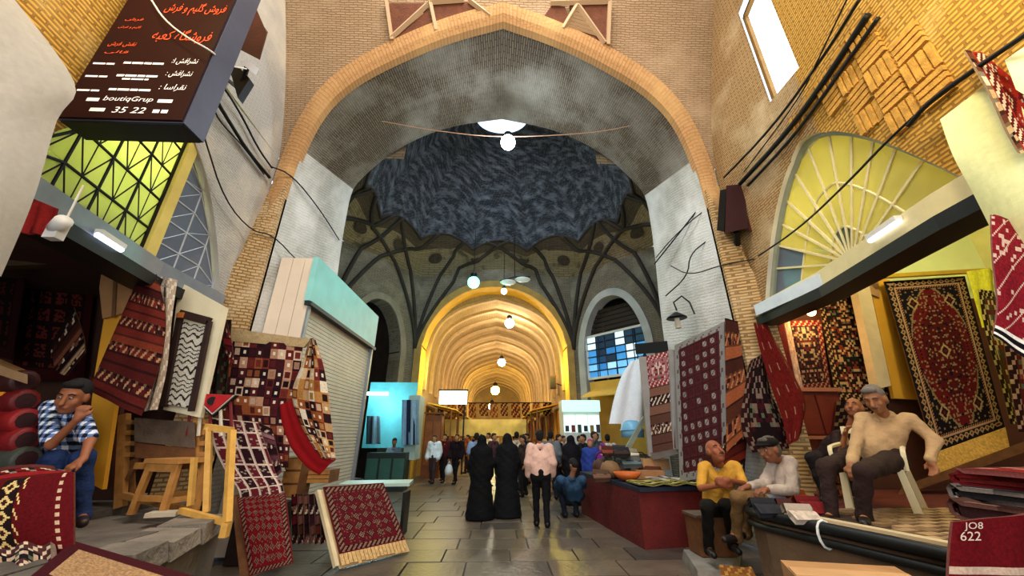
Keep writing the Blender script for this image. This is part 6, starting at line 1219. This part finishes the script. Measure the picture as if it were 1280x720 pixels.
for i in range(6): x = a[0] + (b[0] - a[0]) * (i + .5) / 6; tag(MB().box((x, 14.44, zb - 1.02), (.13, .06, .2 + .04 * (i % 3))).build('display_item', mat('shop_item_' + str(i), ('2a3c44', '7a2a24', '3c5a4a', '1f2a3a', 'a08a5a', '4a4a52')[i], .6)), ('dark slate', 'brick red', 'bottle green', 'midnight blue', 'sand coloured', 'graphite')[i] + ' item displayed in the white kiosk front', 'item')
aw = MB().hexa([WR2(.9, 3.0, -.9), WR2(3.2, 3.0, -.9), WR2(3.2, 3.5, .3), WR2(.9, 3.5, .3), WR2(.9, 3.04, -.9), WR2(3.2, 3.04, -.9), WR2(3.2, 3.54, .3), WR2(.9, 3.54, .3)]).build('awning', mat('ochre_awning', 'd8ac4a', .7, 0, .1, 3, .1)); tag(aw, 'ochre awning below the blue lit window', 'awning')
MB().hexa([WR2(.7, 0, .02), WR2(3.6, 0, .02), WR2(3.6, 3.7, .02), WR2(.7, 3.7, .02), WR2(.7, 0, .2), WR2(3.6, 0, .2), WR2(3.6, 3.7, .2), WR2(.7, 3.7, .2)]).build('trim_8', mat('ochre_wall', 'cfa64a', .8, 0, .12, 2, .15))['kind'] = 'structure'
wf = MB(); s0, s1, z0, z1 = R2 * .46 - 1.42, R2 * .46 + 1.42, 3.85, 5.65
for a, b in (((s0, z0), (s1, z0)), ((s0, z1), (s1, z1)), ((s0, z0), (s0, z1)), ((s1, z0), (s1, z1))): wf.bar(WR2(*a, .12), WR2(*b, .12), .09, .09, (0, 1, 0))
w5 = tag(wf.build('window_5', WHITEP), kind='structure'); rgb = ['2a6fae', '4f9ad6', '9fd0ee', '183a5c', '3a86c4', 'd4ecf8', '14283c', '6fb4e2']
for i in range(6):
    for j in range(6):
        a, b, c, d = s0 + (s1 - s0) * i / 6 + .03, s0 + (s1 - s0) * (i + 1) / 6 - .03, z0 + (z1 - z0) * j / 6 + .03, z0 + (z1 - z0) * (j + 1) / 6 - .03; k = int(hsh(i * 1., j * 1., 3) * 8) if j < 4 else (6 if (i * j) % 3 else 5)
        MB().prism([WR2(a, c, .14), WR2(b, c, .14), WR2(b, d, .14), WR2(a, d, .14)], (.02, .02, 0)).build('pane', mat('blue_pane_' + str(k), rgb[k], .4, 0, .2, 4, 0, emit=rgb[k], strength=.75), w5)
for j in range(5): z = z0 + (z1 - z0) * (j + 1) / 6; MB().bar(WR2(s0, z, .11), WR2(s1, z, .11), .035).build('shelf_bar', mat('navy_bar', '1a2c3e'), w5)
for i in range(3): a = s0 + (s1 - s0) * (i + .7) / 3.4; MB().bar(WR2(a, z0, .1), WR2(a + .05, z1, .1), .03).build('shelf_bar', MATS['navy_bar'], w5)
for k in range(6): z = 5.75 + k * .2; MB().bar(WR2(s0 + .05 * k, z, .35), WR2(s1 - .05 * k, z, .35), .04, .17, (0, 0, 1)).build('dark_plank', DARKW, w5)

# ================================================================== LAMPS OF THE BAYS AND THE CORRIDOR
hang_lamp('dazzling blue-white lamp hung from the cord across the great arch', at(635, 178, 7.4), .19, 'e8f6ff', 28, 190, (.78, .9, 1.), .35)
hang_lamp('teal green lamp hanging before the corridor arch', at(592, 353, 12.5), .22, '58ffd8', 7, 90, (.2, 1., .8), 2.2)
hang_lamp('small pearly bulb hanging beside the teal lamp', at(630, 364, 13.0), .12, 'f4f0e0', 3, 15, NEUT, 1.6)
t = thing('street_lantern', 'twin-headed street lantern hung above the corridor arch', 'lamp', at(650, 350, 12.8)); c = at(650, 350, 12.8)
for dx, dz in ((-.45, -.1), (.1, .02)): MB().ball(c + np.array([dx, 0, dz]), .2, 12, sc=(1.5, .7, .55)).build('lamp_head', mat('lamp_glass', 'a8b0a8', .3, 0, .05, 3, 0, emit='cfd8d0', strength=.25), t, True)
MB().tube([c + np.array([-.75, 0, -.05]), c + np.array([-.2, 0, .12]), c + np.array([.4, 0, .15])], .03, 6).build('arm', IRON, t); MB().tube([c + np.array([-.2, 0, .12]), c + np.array([-.2, 0, 2.0])], .015, 5).build('cord', IRON, t)
for (x, y, Y, r, c, s, p, lc, l) in ((637, 404, 19.5, .26, 'ffffff', 30, 260, (1., .9, .7), 'nearest bright white lamp under the corridor vault'), (627, 453, 27., .28, 'fffdf0', 30, 340, (1., .85, .58), 'second white lamp along the corridor vault'),
                           (619, 488, 37., .42, 'ffe860', 26, 600, (1., .78, .35), 'third, yellow lamp along the corridor vault'), (615, 508, 45., .4, 'fff0a0', 26, 600, (1., .78, .36), 'farthest yellow lamp low in the corridor')):
    hang_lamp(l, at(x, y, Y), r, c, s, p, lc, 1.0)
for Y in (23, 33): 
    for sx in (-1, 1): bulb_light('stall_glow', (sx * 2.3 + CX, Y, 3.2), 60, (1., .76, .38), .15)
bulb_light('stall_glow', (-2.6, 17.0, 4.4), 130, (1., .80, .12), .2); bulb_light('stall_glow', (2.4, 17.0, 4.4), 130, (1., .78, .12), .2)
# lit sign box and row of small rugs across the corridor
t = thing('light_box_sign', 'blank white light box sign on a post at the corridor mouth', 'sign', at(566, 560, 18.5)); a, b = at(549, 505, 18.5), at(584, 489, 18.5)
MB().box(((a[0] + b[0]) / 2, 18.5, (a[2] + b[2]) / 2), (b[0] - a[0], .16, b[2] - a[2])).build('light_box', glow('sign_glow', 'ffffff', 3.), t); MB().box(((a[0] + b[0]) / 2 + .55, 18.55, a[2] / 2), (.07, .07, a[2])).build('post', IRON, t); MB().box(((a[0] + b[0]) / 2, 18.5, b[2] + .04), (b[0] - a[0] + .1, .2, .07)).build('top_edge', IRON, t)
cb = ['5a2c1a', '3a1c14', '7a4424', '2e1a14', '6a3a20', '4a2a1c', '8a5430', '3c2018', '6e3c1e', '54301e', '7a4a2a', '45241a']
rl = MB().tube([at(543, 504, 22.5), at(722, 503, 22.5)], .03, 6).build('hanging_rail', IRON); tag(rl, 'thin rail across the corridor that carries the small dark rugs', 'rail')
for i in range(12):
    x = 546 + i * 13.3; w = (9, 11, 10)[i % 3]; S = Q4((x, 503), (x + w, 503), (x + w, 520 + (i % 2) * 2), (x, 520 + (i % 2) * 2), 22.5)
    rug('small_rug', ('first', 'second', 'third', 'fourth', 'fifth', 'sixth', 'seventh', 'eighth', 'ninth', 'tenth', 'eleventh', 'twelfth')[i] + ' small brown rug, counted from the light box sign, on the corridor rail', S, 12, 14, pat_floral(12, 14, cb[i], '3a1a10', 'b8874a', i, cb[(i + 5) % 12]), 'rug', .03, 'small rugs on the corridor rail')
o = MB().hexa([at(556, 545, 23.5), at(658, 545, 23.5), at(658, 545, 23.6), at(556, 545, 23.6), at(556, 524, 23.5), at(658, 524, 23.5), at(658, 524, 23.6), at(556, 524, 23.6)]).build('banner', mat('yellow_banner', 'f2e08a', .7, 0, .15, 2, .05)); tag(o, 'long pale yellow banner under the small rugs in the corridor', 'banner')
# stalls on both sides of the corridor
GC = ['b8741e', 'd8a030', '7a3a18', 'c8b060', '5a2a16', 'e0c070', '94501e', '3a2a1c']
for side in (-1, 1):
    for k in range(6):
        Y = 18.6 + k * 3.6; x0 = side * 3.2 + CX; x1 = side * 2.05 + CX; who = ('left', 'right')[side > 0]; od = ('first', 'second', 'third', 'fourth', 'fifth', 'sixth')[k]
        t = thing('market_stall', od + ' lit stall along the ' + who + ' wall of the corridor', 'stall', ((x0 + x1) / 2, Y, 0), 'stalls along the corridor'); xm = (x0 + x1) / 2; w = abs(x0 - x1)
        MB().box((xm, Y + 1.5, .45), (w, 2.9, .9)).build('counter', mat('stall_wood_' + str(k % 3), ('6a3c1c', '8a5a2a', '54301a')[k % 3], .6, 0, .2, 4, .15), t)
        MB().hexa([(x0, Y, 3.05), (x1 - side * .2, Y, 2.75), (x1 - side * .2, Y + 3, 2.75), (x0, Y + 3, 3.05), (x0, Y, 3.1), (x1 - side * .2, Y, 2.8), (x1 - side * .2, Y + 3, 2.8), (x0, Y + 3, 3.1)]).build('canopy', mat('canopy_' + str((k + (side > 0)) % 3), ('d8b83a', 'c8862a', 'cfd24a')[(k + (side > 0)) % 3], .8, 0, .15, 3, .1), t)
        for yy in (Y + .05, Y + 2.95): MB().box((x1, yy, 1.4), (.06, .06, 2.8)).build('post', WOOD3, t)
        for j in range(4):
            for q in range(2):
                o = MB().box((xm + side * .15 - side * .3 * q, Y + .4 + j * .72, .9 + .18 + q * .0 + .1 * ((j + q) % 2)), (.3, .5, .36 + .2 * ((j + q) % 2))).build('goods_box', mat('goods_' + str((j * 3 + k + q) % 8), GC[(j * 3 + k + q) % 8], .7, 0, .25, 8, .2), t)
        for j in range(3): MB().box((x0 - side * .08, Y + .6 + j * .9, 2.1), (.06, .7, 1.3)).build('hung_textile', mat('goods_' + str((j + k * 2) % 8), GC[(j + k * 2) % 8]), t)
t = thing('tool_cabinet', 'brown cabinet with clutter on top left of the corridor mouth', 'cabinet', at(540, 590, 16.9)); a, b = at(527, 575, 16.9), at(553, 519, 16.9); MB().box(((a[0] + b[0]) / 2, 17.2, b[2] / 2), (b[0] - a[0], .6, b[2])).build('body', mat('cabinet_brown', '7a3f1a', .5, 0, .2, 4, .1), t)
for k in range(2): MB().box((a[0] + (b[0] - a[0]) * (.27 + .46 * k), 16.88, b[2] * .55), ((b[0] - a[0]) * .4, .03, b[2] * .7)).build('door', mat('cabinet_door2', '8f4f22', .5, 0, .2, 4, .1), t)
MB().box(((a[0] + b[0]) / 2, 17.1, b[2] + .08), ((b[0] - a[0]) * 1.1, .5, .07)).build('top', WOOD3, t)
t = thing('speaker_box', 'small dark loudspeaker on the right wall of the corridor mouth', 'speaker', at(690, 478, 18.0)); MB().box(at(691, 478, 18.0), (.3, .3, .6)).build('cabinet', mat('brown_speaker', '4a1c12', .6), t); MB().box(at(691, 478, 17.83), (.22, .03, .5)).build('grille', IRON, t); MB().bar(at(691, 478, 18.1), at(702, 482, 18.1), .05).build('bracket', IRON, t)

# ================================================================== PEOPLE
def J_(**k): return k
# heavy man on the plastic chair
fr = nrm((-.78, -.62, 0))
figure('person', 'heavy grey haired man in beige shirt asleep on the white plastic chair', dict(
    pelvis=(4.22, 4.42, 1.37), hipL=(4.30, 4.26, 1.36), hipR=(4.12, 4.52, 1.36), shR=at(1078, 523, 4.42), shL=at(1139, 525, 4.17), head=at(1094, 500, 4.22), face=(-.85, -.42, -.30), up=(-.25, -.1, 1), front=fr,
    knL=at(1078, 590, 3.72), anL=at(1080, 645, 3.86), knR=at(1032, 583, 4.12), anR=at(1040, 643, 4.12), elL=at(1168, 550, 4.05), wrL=at(1163, 575, 4.0), elR=at(1070, 556, 4.30), wrR=at(1064, 580, 4.05), hdL=(-.05, -.05, -1), hdR=(-.4, -.3, -.8), pnR=(.6, .5, -.2), pnL=(-1, 0, 0), toeL=(-.7, -.7, 0), toeR=(-.9, -.4, 0)),
    dict(skin='96603e', shirt='b08e66', sleeve=1.95, loose=.004, trousers='2e1f1c', hair='6e645c', bald=0, fat=1.2, shoes='1c1210', brow='4a4038', moust='5c524a', lid=True, headscale=1.12, curlL=.5, curlR=.4), .0095, 1.06)
# dozing man behind him
figure('person', 'brown faced man with head leaning back behind the heavy man', dict(
    pelvis=(4.55, 5.35, 1.32), hipL=(4.64, 5.25, 1.31), hipR=(4.44, 5.42, 1.31), shR=at(1046, 545, 5.15), shL=at(1080, 545, 5.05), head=at(1068, 511, 4.95), face=(-.75, -.45, .35), up=(.3, .1, 1), front=fr,
    knL=(4.2, 4.85, 1.33), anL=(4.2, 4.8, .93), knR=(4.0, 5.0, 1.33), anR=(4.0, 4.95, .93), elL=(4.75, 5.0, 1.5), wrL=(4.5, 4.85, 1.36), elR=at(1050, 572, 4.9), wrR=at(1056, 545, 4.8)),
    dict(skin='8e5636', shirt='2a1c1c', sleeve=1.2, trousers='1c1718', hair='30241c', bald=1, shoes='120e0d', lid=True, headscale=1.1), .0105, 1.04)
# man in the yellow shirt and man in the cap at the platform end
figure('person', 'man in yellow v-neck shirt with folded arms at the platform end', dict(
    pelvis=at(897, 632, 5.62), hipL=at(905, 634, 5.6), hipR=at(887, 634, 5.6), shR=at(879, 584, 5.5), shL=at(920, 583, 5.5), head=at(894, 565, 5.42), face=(.1, -.85, .35), up=(0, .25, 1), front=(-.25, -1, 0),
    knL=at(910, 632, 5.15), anL=at(916, 680, 5.38), knR=at(884, 634, 5.15), anR=at(886, 684, 5.38), elR=at(876, 610, 5.35), wrR=at(902, 606, 5.1), elL=at(930, 605, 5.35), wrL=at(910, 600, 5.08), hdR=(1, -.1, .1), hdL=(-1, 0, -.1), pnR=(0, 1, 0), pnL=(0, 1, 0)),
    dict(skin='8a4c30', shirt='c08c34', sleeve=.85, collar=0, trousers='14110f', hair='4a3626', bald=1, shoes='15110f', moust='3a2a20', lid=True, headscale=1.2), .0095, 1.05)
figure('person', 'man in black cap and grey beige shirt sitting beside the yellow shirt', dict(
    pelvis=at(978, 622, 5.0), hipL=at(970, 625, 4.88), hipR=at(972, 620, 5.08), shR=at(968, 580, 5.1), shL=at(988, 578, 4.85), head=at(962, 563, 4.92), face=(-.95, -.22, -.12), up=(-.1, 0, 1), front=(-1, -.25, 0),
    knL=at(922, 622, 4.75), anL=at(921, 668, 4.95), knR=at(936, 616, 4.95), anR=at(932, 664, 5.1), elL=at(990, 612, 4.75), wrL=at(957, 612, 4.62), elR=at(955, 606, 5.0), wrR=at(935, 608, 4.8), hdL=(-1, 0, -.15), hdR=(-1, -.1, -.2), toeL=(-1, -.3, 0)),
    dict(skin='7e4a30', shirt='a8988c', sleeve=1.8, loose=.01, trousers='6b5030', cap='15110f', hair='4e4640', shoes='17110f', headscale=1.15), .0095, 1.04)
# thoughtful young man on the left
figure('person', 'young man in checked shirt and jeans leaning his chin on his fist', dict(
    pelvis=at(66, 582, 4.35), hipL=at(78, 585, 4.25), hipR=at(58, 585, 4.3), shR=at(60, 510, 4.05), shL=at(100, 514, 4.0), head=at(91, 497, 3.86), face=(.35, -.9, -.25), up=(.1, -.15, 1), front=(.35, -.93, 0),
    knL=at(104, 572, 3.85), anL=at(103, 644, 3.95), knR=at(68, 574, 3.8), anR=at(72, 648, 3.95), elR=at(64, 556, 3.72), wrR=at(97, 524, 3.68), hdR=(.15, -.1, .9), pnR=(-.3, .9, 0), elL=at(112, 552, 3.8), wrL=at(104, 574, 3.70), hdL=(-.3, -.5, -.6), pnL=(0, .5, -1), toeL=(.75, -.65, 0), toeR=(.3, -.9, 0)),
    dict(skin='8a5234', shirt='1c2233', check=('161a26', '5b6f9a', 'd6dbe6'), sleeve=.9, trousers='1f2f55', hair='0e0a09', shoes='2a1c18', curlR=1.25, curlL=.6, headscale=1.2), .0095, 1.06)
st2 = stool('low dark stool under the young man in the checked shirt', (at(66, 600, 4.33)[0], 4.33, PH), .34, .3, .38, .2, WOOD3)
bx = MB().box((2.93, 5.82, .36), (.5, .34, .44)).build('wooden_crate', WOOD3); tag(bx, 'brown crate the man in yellow shirt sits on', 'crate'); MB().box((2.93, 5.82, .595), (.54, .38, .03)).build('lid', WOODG, bx)
t = stool('dark stool under the dozing man behind the plastic chair', (4.55, 5.36, PH), .34, .3, .36, .4, WOOD3)
# people walking in the aisle
def W(x, yfoot, Y=None): p = atz(x, yfoot, 0.0); return p[0], p[1]
def walker(lbl, px, Y, d, look, H=1.68, h=.02, **k): p = at(px, 600, Y); return standing('person', lbl, p[0], Y, d, look, H, h=h, **k)
walker('woman in long black chador walking away, head turned to her companion', 601, 8.9, (.1, 1), dict(skin='b08466', robe='0b0b0d', hair='0b0b0d'), 1.6)
walker('second woman in black chador close beside the first', 634, 9.1, (-.1, 1), dict(skin='b08466', robe='101013', hair='101013'), 1.64)
walker('man in pale pink shirt and black trousers seen from behind', 676, 8.1, (.05, 1), dict(skin='8a5a40', shirt='d8b0a0', sleeve=1.9, loose=.03, trousers='100f12', hair='0d0b0b', fat=1.08, shoes='100e0e'), 1.70)
walker('man in light blue shirt beyond the women in chador', 594, 12.3, (.2, 1), dict(skin='8a5a40', shirt='7f98bd', sleeve=.8, loose=.02, trousers='23242c', hair='14100e', fat=1.15, shoes='100e0e'), 1.68)
walker('woman in white jacket and grey skirt walking with two friends', 540, 15.2, (-.3, -1), dict(skin='a87858', shirt='d9dde4', sleeve=1.9, loose=.05, trousers='3a2a2c', hair='2a1a16', shoes='241a18'), 1.62)
walker('woman in burgundy coat in the middle of the trio', 553, 15.5, (-.2, -1), dict(skin='a87858', shirt='4a141c', sleeve=1.9, loose=.05, trousers='1d1416', hair='181012', shoes='141011'), 1.66, stride=.2)
walker('woman in dark plum coat carrying a white carrier bag', 569, 15.1, (-.4, -1), dict(skin='a87858', shirt='1d1218', sleeve=1.9, loose=.05, trousers='140f12', hair='120c0e', shoes='141011'), 1.66, stride=.22)
p = at(561, 588, 15.0); t = thing('carrier_bag', 'white plastic carrier bag held by the woman in plum', 'bag', p); MB().lathe([(.04, -.16), (.13, -.14), (.15, 0), (.11, .14), (.05, .2)], p, 12).build('bag_body', mat('white_plastic_bag', 'dfe4ea', .5, 0, .08, 8, .2), t, True); MB().tube(chaikin([p + np.array([-.05, 0, .18]), p + np.array([0, 0, .34]), p + np.array([.05, 0, .18])]), .01, 5).build('handle', MATS['white_plastic_bag'], t)
walker('woman in black shawl standing right of the pink shirt man', 716, 10.6, (-.3, 1), dict(skin='9a6c50', robe='131116', hair='131116'), 1.6)
figure('person', 'person in blue denim jacket crouching before the woman in black shawl', dict(
    pelvis=(at(714, 640, 8.9)[0] + .1, 8.9, .42), hipL=(at(714, 640, 8.9)[0] + .02, 8.95, .42), hipR=(at(714, 640, 8.9)[0] + .2, 8.9, .42), shL=at(701, 600, 8.55), shR=at(728, 600, 8.6), head=at(717, 582, 8.5), face=(-.3, .6, -.5), front=(-.2, 1, 0),
    knL=(1.4, 9.3, .52), anL=(1.45, 8.98, .08), knR=(1.72, 9.3, .52), anR=(1.7, 9.0, .08), elL=(1.3, 8.85, .62), wrL=(1.4, 9.15, .52), elR=(1.85, 8.9, .62), wrR=(1.7, 9.2, .52)), dict(skin='8a5a40', shirt='2f4a66', sleeve=1.9, loose=.03, trousers='1c1f2a', hair='120d0c', shoes='15110f'), .014)
walker('woman in blue and white patterned dress with a pink scarf', 741, 10.4, (-.4, -1), dict(skin='a87858', robe='2c3f8c', veil=0, hair='c0506a', shirt='3c56a8', sleeve=1.5), 1.52)
walker('woman wrapped in purple cloth beside the goods heap', 757, 9.9, (-.8, -.6), dict(skin='a87858', robe='7a2a86', hair='6a2478'), 1.42)
figure('person', 'person in grey top seated behind the counter of the turquoise stall', dict(
    pelvis=(-3.55, 13.9, .75), hipL=(-3.62, 13.9, .74), hipR=(-3.46, 13.9, .74), shL=(-3.72, 13.9, 1.18), shR=(-3.36, 13.9, 1.18), head=(-3.54, 13.85, 1.4), face=(.3, -1, -.2), front=(0, -1, 0), knL=(-3.64, 13.62, .75), anL=(-3.64, 13.68, .09), knR=(-3.44, 13.62, .75), anR=(-3.44, 13.68, .09), elL=(-3.78, 13.82, .95), wrL=(-3.62, 13.66, .86), elR=(-3.3, 13.82, .95), wrR=(-3.48, 13.66, .86)), dict(skin='8a5a40', shirt='6d7f8c', sleeve=1.5, trousers='1d222a', hair='120d0c'), .02)
CR = [(688, 13.2, 'cfd3d8', '26262c', 'man in white and grey shirt behind the pink shirt man'), (700, 12.6, '1f2126', '17171c', 'man in black jacket between pink shirt and black shawl'), (660, 14.5, '2a3038', '1a1a20', 'man in charcoal shirt left of the pink shirt man'), (646, 13.0, 'c9b8a0', '2a2a30', 'woman in cream scarf behind the chador pair'), (727, 13.4, '8a8f98', '22242c', 'man in grey shirt near the white kiosk'),
      (583, 19.0, '9a4a2a', '2a1c18', 'shopper in rust top at the first left corridor stall'), (600, 22.0, 'b08a4a', '2a2018', 'shopper in ochre top under the small rugs'), (620, 25.0, 'd8cdb8', '2a2420', 'shopper in cream top far down the corridor'), (636, 20.5, '5a3a2c', '1c1613', 'shopper in brown coat mid corridor'), (652, 19.0, '7a2a20', '241814', 'shopper in brick red top on the right of the corridor'), (655, 21.0, '3c4a5a', '1c1c20', 'shopper in slate blue top at the right corridor stalls'), (610, 17.5, 'e2dccf', '2c2622', 'man in ivory shirt at the corridor mouth'), (642, 27.0, '94703a', '241c14', 'farthest shopper in mustard coat'), (592, 24.0, '2a2422', '151212', 'shopper in black beside the left corridor stalls'), (750, 13.6, '3a3f4a', '1a1a1e', 'man in dark blue shirt in front of the plastic tent'), (690, 11.4, '6a7078', '1e1f26', 'man in steel grey shirt at the shoulder of the pink shirt man'), (706, 14.2, 'b8b0a8', '2a2624', 'man in pale taupe shirt beyond the black shawl'), (733, 11.8, '1a1c22', '14151a', 'woman in black coat behind the blue patterned dress'), (722, 15.2, 'a04a3a', '241a18', 'woman in terracotta top below the white kiosk'), (746, 12.2, '58606a', '202228', 'man in slate grey shirt near the goods heap'), (655, 11.9, '3a2c2a', '1a1616', 'man in dark brown jacket just left of the pink shirt man'), (764, 11.6, 'c8c2b8', '2c2a2a', 'man in off white shirt under the plastic tent'), (616, 14.0, '4a3038', '1c1518', 'woman in aubergine coat between the two chadors')]
for i, (x, Y, s_, tr, l) in enumerate(CR): walker(l, x, Y, (math.sin(i * 2.1), math.cos(i * 2.1)), dict(skin=('8a5a40', 'a87858', '9a6c50')[i % 3], shirt=s_, sleeve=(.8, 1.9)[i % 2], loose=.02, trousers=tr, hair=('120d0c', '2a1a14', '181010')[i % 3]), 1.60 + .04 * (i % 4), .026, group='crowd beyond the chador pair')
